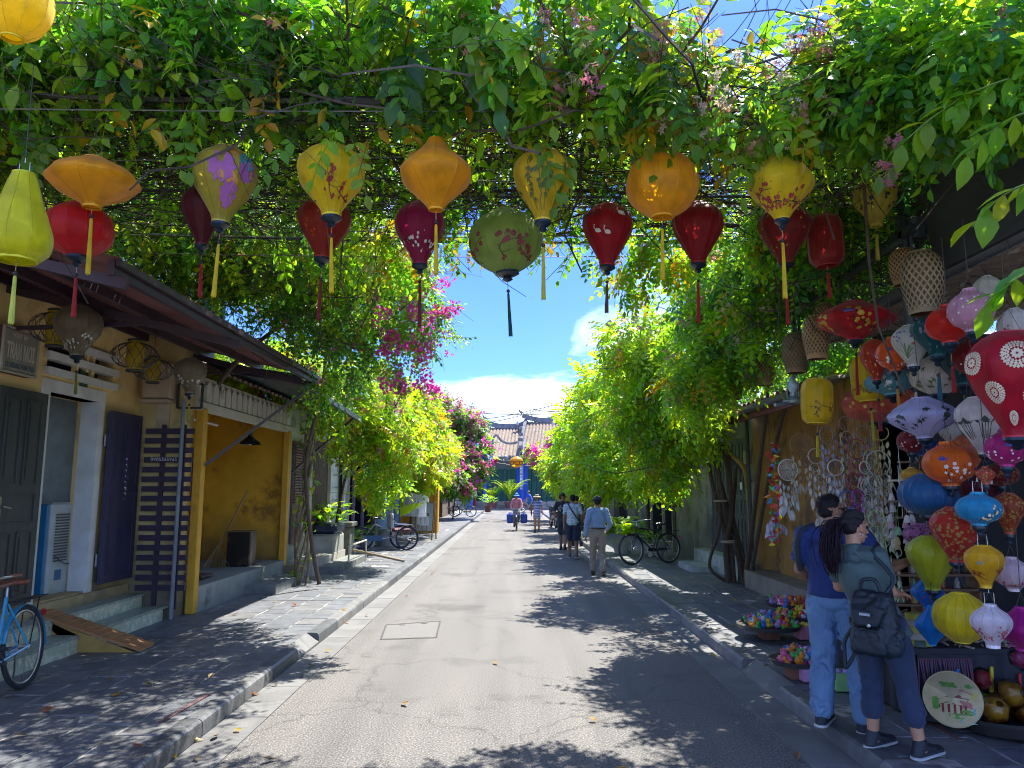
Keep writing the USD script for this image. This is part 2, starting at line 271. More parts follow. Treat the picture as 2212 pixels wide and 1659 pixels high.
# pavements: slabs of dark stone with pale mortar
SM = [mat(f'slab_{k}', c, .5, tuple(q * .6 for q in c), ns=6, bump=.45, bs=70, speck=(tuple(q * 1.8 for q in c), 90., .66), stain=tuple(q * .55 for q in c), stain_s=1.6, stain_at=.56) for k, c in enumerate([(.15, .16, .18), (.135, .146, .165), (.16, .168, .18), (.14, .15, .165), (.17, .172, .178)])]
RED = mat('faded_red_paint', (.14, .07, .07), .7, (.13, .08, .085), ns=12)
for side, x, xe in ((-1, XL - .15, -5.6), (1, XR + .15, 5.4)):
    pv = thing('pavement', None, None, kind='structure')
    b = MB(); lo, hi = min(x, xe), max(x, xe); P = np.array([[[xx, y, PZ - .005] for xx in np.linspace(lo, hi, 6)] for y in np.linspace(-1, 62, 80)]); b.grid(P); part(pv, 'mortar_bed', b, MORT)
    stones = []; wds = [.34, .38, .36, .4, .37, .36, .42, .4][: (6 if side == -1 else 8)]
    cx = x
    for r_, w in enumerate(wds):
        y = .8 + rng.uniform(0, .4)
        while y < 60:
            L = (rng.uniform(.38, .6) if r_ % 2 else rng.uniform(.34, .5)) * (1 if y < 26 else 3)
            stones.append((y, cx, cx + side * w, L, r_)); y += L
        cx += side * w
    stones.sort(key=lambda q: abs(q[0] - 4.2) if q[0] < 4.2 else q[0] - 4.2)
    far = MB()
    for k, (y, xa, xb, L, r_) in enumerate(stones):
        g_ = rng.uniform(.008, .02); z = PZ + rng.uniform(-.004, .003); lo_, hi_ = min(xa, xb) + g_, max(xa, xb) - g_ * .6
        jit = rng.uniform(-.005, .005, 4)
        h = .006
        v = np.array([[lo_ + jit[0], y + g_ * .7, z], [hi_, y + g_ * .6 + jit[1], z], [hi_ + jit[2], y + L - g_ * .7, z], [lo_, y + L - g_ * .6 + jit[3], z]]); v[:, 2] += rng.uniform(-.003, .003, 4)
        cc = v.mean(0); o = v.copy(); o[:, :2] += (v[:, :2] - cc[:2]) * .02; o[:, 2] = PZ - .03; vv = np.vstack([v, o])
        F = [[0, 1, 2, 3]] + [[i, i + 4, (i + 1) % 4 + 4, (i + 1) % 4] for i in range(4)]
        if k < 300: q = MB(); q.add(vv, F); part(pv, 'paving_stone', q, SM[int(rng.integers(5))])
        else: far.add(vv, F)
    part(pv, 'paving_stones', far, SM[3], kind='stuff')
    if side == -1:
        for a, b_ in (((345, 1560), (452, 1498)),):
            p0, p1 = onZ(a[0], a[1], PZ + .004), onZ(b_[0], b_[1], PZ + .004); q = MB(); q.bar(p0, p1, .045, .006); part(pv, 'red_paint_mark', q, RED)
    else:
        p0, p1 = onZ(1994, 1553, PZ + .004), onZ(2075, 1600, PZ + .004); q = MB(); q.bar(p0, p1, .05, .006); part(pv, 'red_paint_mark', q, RED)
# cross street kerb and temple forecourt
g = MB(); g.box((-40, 70.0, -.1), (40, 70.3, .14)); single('far_kerb', g, CONC, kind='structure')
g = MB(); g.box((-40, 70.3, -.1), (40, 90, .12)); single('temple_forecourt', g, CONC, kind='structure')

def walls(mb, X, t, y0, y1, z0, z1, holes=()):
    """a wall in the plane X .. X-t*side with rectangular holes (ya, yb, za, zb)"""
    ys = sorted({y0, y1, *[h[0] for h in holes], *[h[1] for h in holes]})
    for a, b in zip(ys, ys[1:]):
        hs = sorted((h[2], h[3]) for h in holes if h[0] <= a + 1e-6 and h[1] >= b - 1e-6); z = z0
        for za, zb in hs:
            if za > z: mb.box((X, a, z), (X + t, b, za))
            z = zb
        if z < z1: mb.box((X, a, z), (X + t, b, z1))
YEL = mat('ochre_plaster', (.82, .59, .25), .85, (.72, .49, .19), ns=2.5, bump=.3, bs=40, stain=(.42, .29, .13), stain_s=1.3, stain_at=.57, damp=((.2, .17, .11), .9), speck=((.5, .45, .36), 2.6, .7))
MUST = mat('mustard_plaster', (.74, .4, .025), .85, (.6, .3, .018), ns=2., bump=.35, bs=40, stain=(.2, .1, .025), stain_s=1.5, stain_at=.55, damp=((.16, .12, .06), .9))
MINT = mat('pale_mint_plaster', (.5, .55, .48), .85, (.37, .42, .37), ns=2., stain=(.16, .19, .16), stain_s=1.3, stain_at=.56, damp=((.15, .18, .14), .9))
CREAM = mat('cream_limewash', (.58, .56, .48), .85, (.42, .41, .35), ns=3, stain=(.16, .15, .13), stain_s=2.5, stain_at=.6)
GREYP = mat('grey_plaster', (.3, .3, .27), .88, (.22, .22, .2), ns=1.5, stain=(.08, .085, .075), stain_s=.8, stain_at=.52, damp=((.07, .075, .06), .9))
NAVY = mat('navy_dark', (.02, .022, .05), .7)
PURP = mat('purple_door_paint', (.045, .035, .085), .5, (.025, .024, .06), ns=6, stain=(.3, .28, .28), stain_s=9., stain_at=.72, streak=(1, 1, .2))
GDOOR = mat('dark_green_door_paint', (.06, .06, .06), .55, (.03, .032, .032), ns=6, streak=(1, 1, .2))
ROOM = mat('room_wall', (.7, .76, .74), .8)
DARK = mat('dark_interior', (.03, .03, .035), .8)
TILE = mat('clay_roof_tile', (.27, .2, .14), .85, (.16, .125, .1), ns=3., speck=((.42, .38, .3), 9., .6), stain=(.07, .07, .065), stain_s=1.4, stain_at=.58, bump=.4, bs=30)
def tile_roof(t, a, b, c, d, nm='roof', pitch=.22, amp=.05, m=TILE):
    """corrugated tile slope with corners a-b along the eave, d-c along the ridge"""
    a, b, c, d = map(lambda q: np.array(q, float), (a, b, c, d)); n = max(4, int(np.linalg.norm(b - a) / pitch)) * 6; k = max(3, int(np.linalg.norm(d - a) / .3)) * 2
    U = np.linspace(0, 1, n + 1); V = np.linspace(0, 1, k + 1); up = np.cross(b - a, d - a); up /= np.linalg.norm(up); up *= np.sign(up[2])
    P = (a[None, None] * (1 - U)[:, None, None] + b * U[:, None, None]) * (1 - V)[None, :, None] + (d * (1 - U)[:, None, None] + c * U[:, None, None]) * V[None, :, None]
    w = amp * np.abs(np.sin(U * (n / 6) * np.pi))[:, None] + .012 * (np.arange(k + 1) % 2)[None]
    g = MB(); g.grid(P + up * w[..., None]); return part(t, nm, g, m, world=True)
# ---------- left house 12: ochre, set back ----------
X1 = -5.25
h1 = thing('ochre_shophouse', 'ochre yellow shophouse with white door frame, tiled steps and open dark doors', 'house', (X1, 8.5, 0))
dy0, dy1, dz0, dz1 = 8.42, 9.44, .62, 2.95
vz0 = onX(170, 735, X1)[2]
w = MB(); walls(w, X1, -.25, 2.5, 10.5, 0, 4.5, [(dy0, dy1, dz0, dz1), (8.35, 9.75, 3.17, 3.52)]); part(h1, 'wall', w, YEL, world=True)
r = MB(); r.box((X1 - 1.3, 7.2, .5), (X1 - 1.2, 10.7, 3.4)); r.box((X1 - 3, 9.95, .5), (X1 - .25, 10.1, 3.4)); r.box((X1 - 3, 7.0, .5), (X1 - .25, 7.2, 3.4)); r.box((X1 - 3, 7.2, 3.4), (X1 - .25, 10.5, 3.5)); part(h1, 'room_wall', r, ROOM, world=True)
r = MB(); r.box((X1 - 3.0, 7.2, .3), (X1 - .25, 10.5, .58)); part(h1, 'floor', r, mat('room_floor', (.12, .18, .17), .3), world=True)
f = MB(); fw = .13
f.box((X1 - .2, dy0 - fw, dz0 - .04), (X1 + .03, dy0 + .001, dz1)); f.box((X1 - .2, dy1 - .001, dz0 - .04), (X1 + .03, dy1 + fw, dz1)); f.box((X1 - .2, dy0 - fw, dz1), (X1 + .035, dy1 + fw, dz1 + .14))
part(h1, 'door_frame', f, WHITE, world=True)
def door_leaf(t, X, y0, y1, z0, z1, m, panels=2, sgn=1, knob=None, lab=None):
    b = MB(); b.box((X, y0, z0), (X + sgn * .045, y1, z1)); d = part(t, 'door', b, m, world=True, label=lab)
    wy = (y1 - y0 - .1 * (panels + 1)) / panels
    for zz0, zz1 in ((.1, .75), (.85, 1.15), (1.25, z1 - z0 - .1)):
        for k in range(panels if zz0 != .85 else 1):
            ya = y0 + .1 + k * (wy + .1); yb = ya + wy if zz0 != .85 else y1 - .1
            q = MB()
            for (A, B) in (((ya, z0 + zz0), (yb, z0 + zz0)), ((yb, z0 + zz0), (yb, z0 + zz1)), ((yb, z0 + zz1), (ya, z0 + zz1)), ((ya, z0 + zz1), (ya, z0 + zz0))):
                q.bar((X + sgn * .048, *A), (X + sgn * .048, *B), .018, .018)
            q.box((X + sgn * .04, ya + .05, z0 + zz0 + .05), (X + sgn * .052, yb - .05, z0 + zz1 - .05)); part(d, 'panel', q, m, world=True)
    if knob: q = MB(); q.tube([(X + sgn * .05, knob, z0 + 1.02), (X + sgn * .1, knob, z0 + 1.02), (X + sgn * .1, knob + .11, z0 + 1.0)], .011); q.box((X + sgn * .045, knob - .03, z0 + .8), (X + sgn * .055, knob + .03, z0 + 1.12)); part(d, 'handle', q, STEEL, world=True)
    return d
door_leaf(h1, X1 + .05, 7.5, 8.28, .66, 2.9, GDOOR, knob=7.62, lab='dark green door leaf with lever handle')
dl = door_leaf(h1, X1 + .07, 9.6, 10.4, .68, 2.86, PURP, lab='purple door leaf with chipped lower edge')
q = MB()
for k in range(8): q.box((X1 + .118, 10.02, 1.72 + k * .075), (X1 + .122, 10.07, 1.74 + k * .075)); q.box((X1 + .118, 10.055, 1.69 + k * .075), (X1 + .122, 10.07, 1.74 + k * .075))
part(dl, 'white_lettering', q, WHITE, world=True)
q = MB(); q.box((X1 + .05, 9.57, .9), (X1 + .07, 9.6, 1.05)); q.box((X1 + .05, 9.57, 2.4), (X1 + .07, 9.6, 2.55)); part(h1, 'hinge', q, STEEL, world=True)
for k, z in enumerate((3.14, 3.32, 3.5)):
    q = MB(); q.box((X1 - .08, 8.3, z), (X1 + .06, 9.8, z + .085)); part(h1, 'vent_slat', q, WHITE, world=True)
q = MB(); [q.box((X1 - .05, y, 3.2), (X1 + .01, y + .05, 3.5)) for y in (8.9, 9.12, 9.25)]; part(h1, 'vent_block', q, YEL, world=True)
q = MB(); q.box((X1 - .25, 8.35, 3.17), (X1 - .2, 9.75, 3.52)); part(h1, 'vent_recess', q, NAVY, world=True)
# steps faced with patterned tiles
STT = mat('step_tread', (.42, .45, .37), .5, (.2, .24, .2), ns=20); RIS = mat('step_tile', (.75, .73, .55), .4, (.5, .55, .4), ns=16, lo=.42, hi=.5)
for k, (xf, z) in enumerate(((-4.66, .3), (-4.95, .47))):
    q = MB(); q.box((xf, 4.0, z - .03), (X1 - (0 if k else .0) + .001, 10.4 + (k == 0) * .1, z)); part(h1, 'step_tread', q, STT, world=True)
    y = 4.0
    while y < 10.3: q = MB(); q.box((xf - .3, y + .003, PZ - .05 + k * .18), (xf - .012, y + .3, z - .03)); part(h1, 'riser_tile', q, RIS, world=True); y += .303
q = MB(); q.box((X1 - .02, 4.0, .4), (X1 + .06, 10.42, .6)); part(h1, 'threshold', q, YEL, world=True)
# sign box and number plate
sy0, sy1, sz0, sz1 = 7.42, 7.98, 3.04, 3.5
SGN = mat('old_sign_board', (.3, .27, .21), .7, (.2, .18, .14), ns=8, streak=(1, 1, .1)); SGT = mat('sign_lettering', (.55, .5, .4), .7); SGB = mat('sign_blue', (.08, .12, .14), .7)
def wall_text(t, txt, X, y0, y1, zb, h, m, name='lettering', bold=False, sgn=1, dep=.004):
    """lettering on a wall facing +x (sgn 1, read along +y) or -x"""
    tm = meshkit.text_mesh(txt, h, dep, bold); v = np.array(tm.vertices); w0 = v[:, 0].min(); s = (y1 - y0) / (v[:, 0].max() - w0)
    u = (v[:, 0] - w0) * s
    vv = np.stack([X + sgn * v[:, 2], (y0 + u) if sgn > 0 else (y1 - u), zb + v[:, 1]], 1)
    return part(t, name, (vv, np.array(tm.faces)), m, world=True)
sg = thing('shop_sign', 'weathered framed shop sign with pale lettering above the left dark door', 'sign', (X1, sy0, sz0))
q = MB(); q.box((X1 + .002, sy0, sz0), (X1 + .12, sy1, sz1)); part(sg, 'box', q, mat('sign_side', (.09, .03, .03), .6), world=True)
q = MB(); q.box((X1 + .12, sy0 + .02, sz0 + .02), (X1 + .126, sy1 - .02, sz1 - .02)); part(sg, 'board', q, SGN, world=True)
q = MB()
for A, B in (((sy0, sz0), (sy1, sz0)), ((sy1, sz0), (sy1, sz1)), ((sy1, sz1), (sy0, sz1)), ((sy0, sz1), (sy0, sz0))): q.bar((X1 + .125, *A), (X1 + .125, *B), .022, .022)
part(sg, 'frame', q, mat('sign_frame', (.45, .4, .3), .6), world=True)
wall_text(sg, 'TRAN MOI', X1 + .127, sy0 + .06, sy1 - .06, sz0 + .15, .16, SGT, bold=True); wall_text(sg, '12 HOANG VAN THU', X1 + .127, sy0 + .05, sy1 - .05, sz0 + .05, .055, SGB); wall_text(sg, 'VIET MY', X1 + .127, sy0 + .14, sy1 - .16, sz0 + .37, .045, SGT)
pl = thing('house_number', 'small green house number plate over the open doorway', 'number plate', (X1, 8.95, 2.98)); np_y = onX(180, 820, X1)
q = MB(); q.cbox((X1 + .001, np_y[1] - .085, np_y[2] - .1), (X1 + .012, np_y[1] + .085, np_y[2] + .1), .003); part(pl, 'plate', q, mat('plate_green', (.02, .08, .045), .35), world=True)
wall_text(pl, '12', X1 + .012, np_y[1] - .055, np_y[1] + .02, np_y[2] - .045, .1, WHITE); wall_text(pl, 'B', X1 + .012, np_y[1] + .03, np_y[1] + .06, np_y[2] - .045, .045, WHITE)
# louvred awning
aw = thing('louvred_awning', 'brown purple slatted awning on beams above the ochre shophouse', 'awning', (X1, 8, 4)); AWM = mat('awning_slat', (.2, .08, .075), .55, (.13, .05, .055), ns=5, streak=(.1, 1, 1)); AWB = mat('awning_beam', (.045, .022, .035), .55)
A0, A1 = np.array([X1, 0, 4.08]), np.array([-2.85, 0, 3.5])
def awp(s, y, dz=0): p = A0 + (A1 - A0) * s; return np.array([p[0], y, p[2] + dz])
y = 5.3
while y < 10.9: q = MB(); q.bar(awp(0.0, y), awp(1.0, y), .075, .012, up=(0, .55, 1)); part(aw, 'slat', q, AWM, world=True); y += .098
for s_ in (.02, .33, .64, .98): q = MB(); q.bar(awp(s_, 5.25, -.07), awp(s_, 11.0, -.07), .05, .11); part(aw, 'beam', q, AWB, world=True)
for y in (5.3, 7.6, 10.75):
    q = MB(); q.bar(awp(0, y, -.16), awp(1.02, y, -.16), .06, .08); part(aw, 'rafter', q, AWB, world=True)
    q = MB(); q.bar((X1 + .01, y, 3.5), awp(.6, y, -.18), .04, .04); part(aw, 'strut', q, AWB, world=True)
q = MB(); q.bar(awp(1.0, 5.25, -.02), awp(1.0, 11.0, -.02), .03, .05); part(aw, 'fascia', q, AWB, world=True)
q = MB(); q.grid(np.array([[awp(s_, y, .03 + .01 * (k % 2)) for s_ in (-.02, .66)] for k, y in enumerate(np.linspace(5.25, 11, 60))])); part(aw, 'roof_sheet', q, AWM, world=True)
# air cooler in the room
ac = thing('air_cooler', 'white and blue portable air cooler standing inside the doorway', 'air cooler', (X1 - .35, 9.25, .58))
CLW = mat('cooler_plastic', (.5, .55, .54), .4); q = MB(); q.cbox((-.16, -.2, .02), (.14, .2, 1.12), .03); part(ac, 'body', q, CLW, smooth=25)
q = MB(); q.cbox((-.15, -.235, .03), (.1, -.201, 1.1), .015); part(ac, 'side_panel', q, mat('cooler_blue', (.03, .22, .42), .35), smooth=25)
for k in range(17): q = MB(); q.box((.141, -.13, .42 + k * .034), (.155, .13, .437 + k * .034)); part(ac, 'grille_slat', q, mat('cooler_slat', (.1, .085, .09), .5))
q = MB(); q.box((.141, -.08, .2), (.145, .05, .32)); part(ac, 'sticker', q, mat('cooler_blue2', (.06, .17, .33), .5))
q = MB(); q.tube(spline([(.15, -.13, .5), (.19, -.05, .42), (.17, .1, .38), (.15, .19, .37)]), .006); part(ac, 'cable', q, BLACK)
# wooden ramp
rp = thing('wooden_ramp', 'orange brown wooden ramp laid over the tiled steps', 'ramp', (-4.6, 7.9, PZ)); a, b = onZ(365, 1390, 0), onZ(285, 1395, 0)
p_top = np.array([X1 + .1, 8.5, .52]); p_bot = np.array([-4.0, 8.55, PZ + .02])
RW = mat('ramp_wood', (.42, .2, .07), .6, (.3, .13, .045), ns=9, streak=(.15, 1, 1)); RY = mat('ramp_side', (.42, .26, .06), .7)
q = MB(); q.bar(p_top, p_bot, .34, .03, up=(0, 0, 1)); part(rp, 'plank', q, RW, world=True)
for k in range(12): c_ = p_top * (1 - (k + .5) / 12) + p_bot * (k + .5) / 12; q = MB(); q.box(c_ + (-.012, -.165, .012), c_ + (.012, .165, .022), ry=20); part(rp, 'cleat', q, RW, world=True)
q = MB(); y_ = 8.38
q.add([[X1 + .1, y_, .5], [-4.05, y_, PZ], [-4.68, y_, PZ], [-4.68, y_, .3], [-4.97, y_, .3], [-4.97, y_, .47], [X1 + .1, y_, .47]], [[0, 1, 2], [0, 2, 3], [0, 3, 4], [0, 4, 5], [0, 5, 6]]); part(rp, 'side_board', q, RY, world=True)
# ---------- left house 2: mustard porch ----------
X2, Y2a, Y2b = -4.5, 10.85, 15.2
h2 = thing('mustard_shophouse', 'mustard walled shophouse with open porch, scalloped tile eave and yellow posts', 'house', (X2, 13, 0))
OLDY = mat('old_yellow_plaster', (.58, .42, .17), .9, (.42, .31, .14), ns=3, bump=.4, bs=30, stain=(.16, .13, .09), stain_s=1.4, stain_at=.56, damp=((.12, .11, .08), .8))
q = MB(); q.box((-6.4, 10.5, 0), (X2 - .12, 10.85, 4.6)); part(h2, 'side_wall', q, OLDY, world=True)
q = MB(); q.box((-6.4, Y2b, 0), (X2 - .1, Y2b + .2, 3.6)); part(h2, 'porch_end_wall', q, MUST, world=True)
q = MB(); walls(q, -6.15, -.2, 10.85, Y2b, 0, 4.4, [(11.2, 14.4, .5, 2.8)]); part(h2, 'back_wall', q, MUST, world=True)
for y in np.arange(11.2, 14.4, .4): q = MB(); q.box((-6.2, y + .01, .5), (-6.16, y + .38, 2.8)); q.box((-6.16, y + .08, .7), (-6.145, y + .3, 1.5)); q.box((-6.16, y + .08, 1.65), (-6.145, y + .3, 2.65)); part(h2, 'shutter_board', q, mat('old_brown_door', (.05, .035, .03), .6), world=True)
POST = mat('yellow_post', (.62, .34, .03), .75, (.5, .26, .025), ns=4, stain=(.25, .14, .04), stain_s=3, stain_at=.64)
for y, lab in ((10.86, None), (Y2b - .12, None)):
    q = MB(); q.cbox((X2 - .1, y, PZ), (X2 + .03, y + .14, 3.02), .012); part(h2, 'post', q, POST, world=True)
PLAT = mat('porch_concrete', (.26, .29, .28), .6, (.17, .2, .2), ns=3, stain=(.08, .09, .09), stain_s=2., stain_at=.6)
q = MB(); q.box((-6.15, Y2a + .14, 0), (X2 + .02, Y2b, .48)); part(h2, 'platform', q, PLAT, world=True)
q = MB(); q.box((X2 + .02, 12.9, 0), (X2 + .55, 14.6, .27)); part(h2, 'step', q, mat('rough_step', (.2, .21, .2), .9, (.1, .11, .1), ns=5, bump=.6, bs=30), world=True)
q = MB(); q.box((X2 + .0, Y2b - .2, 0), (X2 + .3, Y2b + .25, .38)); part(h2, 'step', q, OLDY, world=True)
fz = 3.0
q = MB(); q.box((X2 - .12, Y2a, fz), (X2, Y2b + .3, fz + .12)); part(h2, 'lintel', q, CREAM, world=True)
q = MB(); q.box((X2 - .3, Y2a, fz + .12), (X2 - .06, Y2b + .3, fz + .5)); part(h2, 'eave_wall', q, CREAM, world=True)
for k in range(17):
    y = Y2a + .25 + k * .25; a_ = np.linspace(0, np.pi, 7); pf = [(.1 * math.cos(t), .2 + .1 * math.sin(t)) for t in a_] + [(-.1, 0), (.1, 0)]
    from shapely.geometry import Polygon
    v, f = prism(Polygon(pf), 0, .05); v = np.stack([X2 - .06 + v[:, 2], y + v[:, 0], fz + .14 + v[:, 1]], 1); part(h2, 'scalloped_tile', (v, f), CREAM, world=True)
tile_roof(h2, (X2 + .25, Y2a - .3, fz + .52), (X2 + .25, Y2b + .4, fz + .52), (-7.6, Y2b + .4, 5.0), (-7.6, Y2a - .3, 5.0))
q = MB(); q.tube([(X2 - .7, 11.3, 3.0), (X2 - .7, 13.2, 2.98)], .025); part(h2, 'tube_light', q, WHITE, world=True)
# canvas awning on struts
ca = thing('canvas_awning', 'dark teal canvas awning on two long struts over the mustard porch', 'awning', (X2, 12.8, 3.3)); TEAL = mat('teal_tarp', (.02, .05, .065), .4, (.012, .03, .04), ns=6, streak=(1, .2, 1))
pA, pB = np.array([X2, 10.95, 3.62]), np.array([-3.15, 11.0, 3.42]); U = np.linspace(0, 1, 12); V = np.linspace(0, 1, 14)
P = np.array([[[X2 + (1.38) * v_, 10.95 + 4.3 * u, 3.68 - .2 * v_ - .16 * u * v_ - .05 * math.sin(math.pi * u * 3) ** 2 * v_] for v_ in U] for u in V]); q = MB(); q.grid(P); part(ca, 'canvas', q, TEAL, smooth=True, world=True)
q = MB(); q.bar((X2, 10.9, 3.66), (-3.1, 10.9, 3.46), .05, .13); part(ca, 'end_rail', q, mat('navy_rail', (.012, .018, .04), .45), world=True)
q = MB(); q.bar((-3.1, 10.9, 3.42), (-3.1, 15.3, 3.26), .05, .09); part(ca, 'front_rail', q, mat('navy_rail', ()), world=True)
for y0_, y1_ in ((10.95, 11.3), (15.3, 15.1)): q = MB(); q.bar((X2 + .04, y0_, 2.2), (-3.12, y1_, 3.36), .04, .04); part(ca, 'strut', q, mat('strut_metal', (.07, .055, .06), .4), world=True)
# trellis of slats in front of the side wall
tr = thing('slatted_trellis', 'dark purple slatted wooden trellis against the old yellow side wall', 'trellis', (-4.9, 10.45, PZ)); TRM = mat('trellis_wood', (.04, .022, .045), .5)
t0, t1 = onY(325, 945, 10.44), onY(303, 1258, 10.44); xa, xb = -5.1, -4.42
for k in range(17): z = .5 + k * (2.62 - .5) / 16; q = MB(); q.box((xa + rng.uniform(-.01, .01), 10.42, z), (xb + rng.uniform(-.01, .01), 10.44, z + .075)); part(tr, 'slat', q, TRM, world=True)
for x in (-4.88, -4.6): q = MB(); q.box((x, 10.44, .25), (x + .06, 10.47, 2.75)); part(tr, 'upright', q, TRM, world=True)
tm = meshkit.text_mesh('0905345965', .044, .004); v = np.array(tm.vertices); v = np.stack([-5.0 + v[:, 0] * .95, 10.418 - v[:, 2], 2.245 + v[:, 1]], 1); part(tr, 'phone_number', (v, np.array(tm.faces)), WHITE, world=True)
q = MB(); q.tube([(-4.56, 10.36, .14), (-4.56, 10.36, 3.1)], .028, 8); single('drain_pipe', q, mat('grey_pipe', (.2, .22, .25), .5), 'grey drain pipe running down beside the slatted trellis', 'pipe', smooth=40)
mbx = thing('meter_box', 'beige plastic meter box with conduit above the trellis', 'meter box', (-4.95, 10.4, 2.9)); BEI = mat('beige_plastic', (.5, .38, .26), .5); bx = onY(343, 815, 10.36)
q = MB(); q.cbox((bx[0] - .2, 10.3, bx[2] - .1 - .2), (bx[0] + .2, 10.5, bx[2] + .2), .02); part(mbx, 'cover', q, BEI, world=True, smooth=25)
q = MB(); q.cbox((bx[0] - .21, 10.28, bx[2] - .36), (bx[0] + .19, 10.5, bx[2] - .31), .01); part(mbx, 'lid', q, BEI, world=True)
q = MB(); q.box((bx[0] - .05, 10.47, bx[2] - .75), (bx[0] + .13, 10.5, bx[2] - .36)); part(mbx, 'conduit', q, BEI, world=True)
fr = thing('wall_frame', 'square black metal frame fixed beside the beige meter box', 'frame', (-4.6, 10.45, 2.8)); q = MB(); c_ = onY(410, 855, 10.45)
for A, B in (((-.17, -.17), (.17, -.17)), ((.17, -.17), (.17, .17)), ((.17, .17), (-.17, .17)), ((-.17, .17), (-.17, -.17))): q.bar((c_[0] + A[0], 10.46, c_[2] + A[1]), (c_[0] + B[0], 10.46, c_[2] + B[1]), .03, .03)
part(fr, 'frame', q, IRON, world=True)
# teal gable wall peeping above
q = MB(); q.box((-6.4, 10.9, 4.3), (-4.3, 11.0, 5.0)); single('teal_gable', q, mat('teal_plaster', (.05, .2, .19), .8), 'teal plastered gable wall showing behind the slatted awning', 'wall')
# ---------- left house 3: pale mint with shutter, blind, planter steps ----------
X3 = -4.55
h3 = thing('mint_house', 'pale mint plastered house with brown louvred shutter and bamboo blind', 'house', (X3, 17.5, 0))
q = MB(); walls(q, X3, -.2, 15.4, 20.6, 0, 4.2, [(17.0, 18.8, .5, 3.0)]); part(h3, 'wall', q, MINT, world=True)
q = MB(); q.box((X3 - 2, 16, 0), (X3 - 1.9, 20, 3.5)); part(h3, 'inner_wall', q, DARK, world=True)
SHUT = mat('shutter_brown', (.13, .075, .065), .6)
q = MB(); q.box((X3 + .01, 15.55, .75), (X3 + .05, 16.3, 2.85)); sh = part(h3, 'shutter', q, SHUT, world=True)
for k in range(22): q = MB(); q.box((X3 + .05, 15.62, 1.55 + k * .057), (X3 + .075, 16.23, 1.585 + k * .057), ry=25); part(sh, 'louvre', q, SHUT, world=True)
for k in (0, 1): q = MB(); q.box((X3 + .05, 15.62 + k * .33, .85), (X3 + .062, 15.9 + k * .33, 1.4)); part(sh, 'panel', q, SHUT, world=True)
for y in np.arange(17.0, 18.8, .06): q = MB(); q.box((X3 - .05, y, .95), (X3 - .02, y + .045, 3.0)); part(h3, 'blind_slat', q, mat('bamboo_blind', (.12, .07, .045), .7, (.06, .035, .025), ns=9), world=True)
for y in (16.9, 18.8): q = MB(); q.box((X3 - .05, y - .06, .5), (X3 + .06, y + .12, 3.1)); part(h3, 'door_post', q, CREAM, world=True)
q = MB(); q.box((X3, 15.6, 0), (X3 + .5, 18.6, .42)); part(h3, 'step', q, mat('pale_step', (.45, .42, .36), .8, (.3, .28, .25), ns=4), world=True)
q = MB(); q.box((X3 + .5, 16.1, 0), (X3 + .95, 19.0, .26)); part(h3, 'step', q, mat('rough_step', ()), world=True)
q = MB(); q.box((X3 + .1, 19.8, 0), (X3 + .14, 20.6, 3.2)); 
for z in np.arange(.3, 3.2, .32): q.box((X3, 18.95, z), (X3 + .02, 20.5, z + .02))
part(h3, 'block_joint', q, GREYP, world=True)
tile_roof(h3, (X3 + .7, 15.4, 3.35), (X3 + .7, 20.8, 3.35), (-7.4, 20.8, 5.2), (-7.4, 15.4, 5.2))
q = MB(); q.tube([(-3.6, 16.9, .26), (-3.6, 16.9, .62), (-3.6, 18.9, .62), (-3.6, 18.9, .26)], .02); single('low_rail', q, mat('pale_rail', (.55, .5, .42), .5), 'low bent pale handrail beside the rough steps', 'rail')
# ---------- left house 4: dark shop, house 5: yellow door shop ----------
h4 = thing('dark_shop', 'dark open shopfront with purple poles and a green curtain', 'shop', (-4.6, 24, 0))
q = MB(); walls(q, -4.6, -.2, 20.6, 27.0, 0, 4.2, [(21.0, 26.6, PZ, 3.0)]); part(h4, 'wall', q, CREAM, world=True)
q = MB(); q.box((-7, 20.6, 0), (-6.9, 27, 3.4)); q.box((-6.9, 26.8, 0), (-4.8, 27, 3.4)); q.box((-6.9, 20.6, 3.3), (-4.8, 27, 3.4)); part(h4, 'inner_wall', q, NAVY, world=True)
for y in (21.3, 22.6, 24.2): q = MB(); q.tube([(-4.45, y, PZ), (-4.45, y, 3.0)], .05, 8); part(h4, 'post', q, mat('purple_pole', (.1, .07, .11), .5), world=True, smooth=40)
P = np.array([[[-4.5 + .05 * math.sin(u * 26), 23.0 + u * 1.1, z] for z in (1.5, 2.3, 3.0)] for u in np.linspace(0, 1, 40)]); q = MB(); q.grid(P); part(h4, 'curtain', q, mat('green_cloth', (.01, .11, .1), .8), world=True, smooth=True)
tile_roof(h4, (-3.9, 20.9, 3.3), (-3.9, 27.2, 3.3), (-7.5, 27.2, 5.2), (-7.5, 20.9, 5.2))
h5 = thing('yellow_door_shop', 'shop with bright yellow door leaves standing open onto the pavement', 'shop', (-4.2, 31, 0))
q = MB(); walls(q, -4.5, -.2, 27.0, 38.0, 0, 4.2, [(28.0, 31, PZ, 2.8)]); part(h5, 'wall', q, YEL, world=True)
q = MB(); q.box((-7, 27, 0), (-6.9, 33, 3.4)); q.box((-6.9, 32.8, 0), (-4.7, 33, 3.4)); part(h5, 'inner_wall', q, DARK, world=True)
YD = mat('yellow_door', (.6, .3, .01), .6); q = MB(); q.box((-4.5, 31.0, PZ), (-3.15, 31.06, 2.75)); d5 = part(h5, 'door', q, YD, world=True)
for k in range(6): q = MB(); q.box((-4.4, 30.985, .3 + k * .4), (-3.3, 31.0, .62 + k * .4)); part(d5, 'panel', q, mat('orange_panel', (.5, .23, .02), .6), world=True)
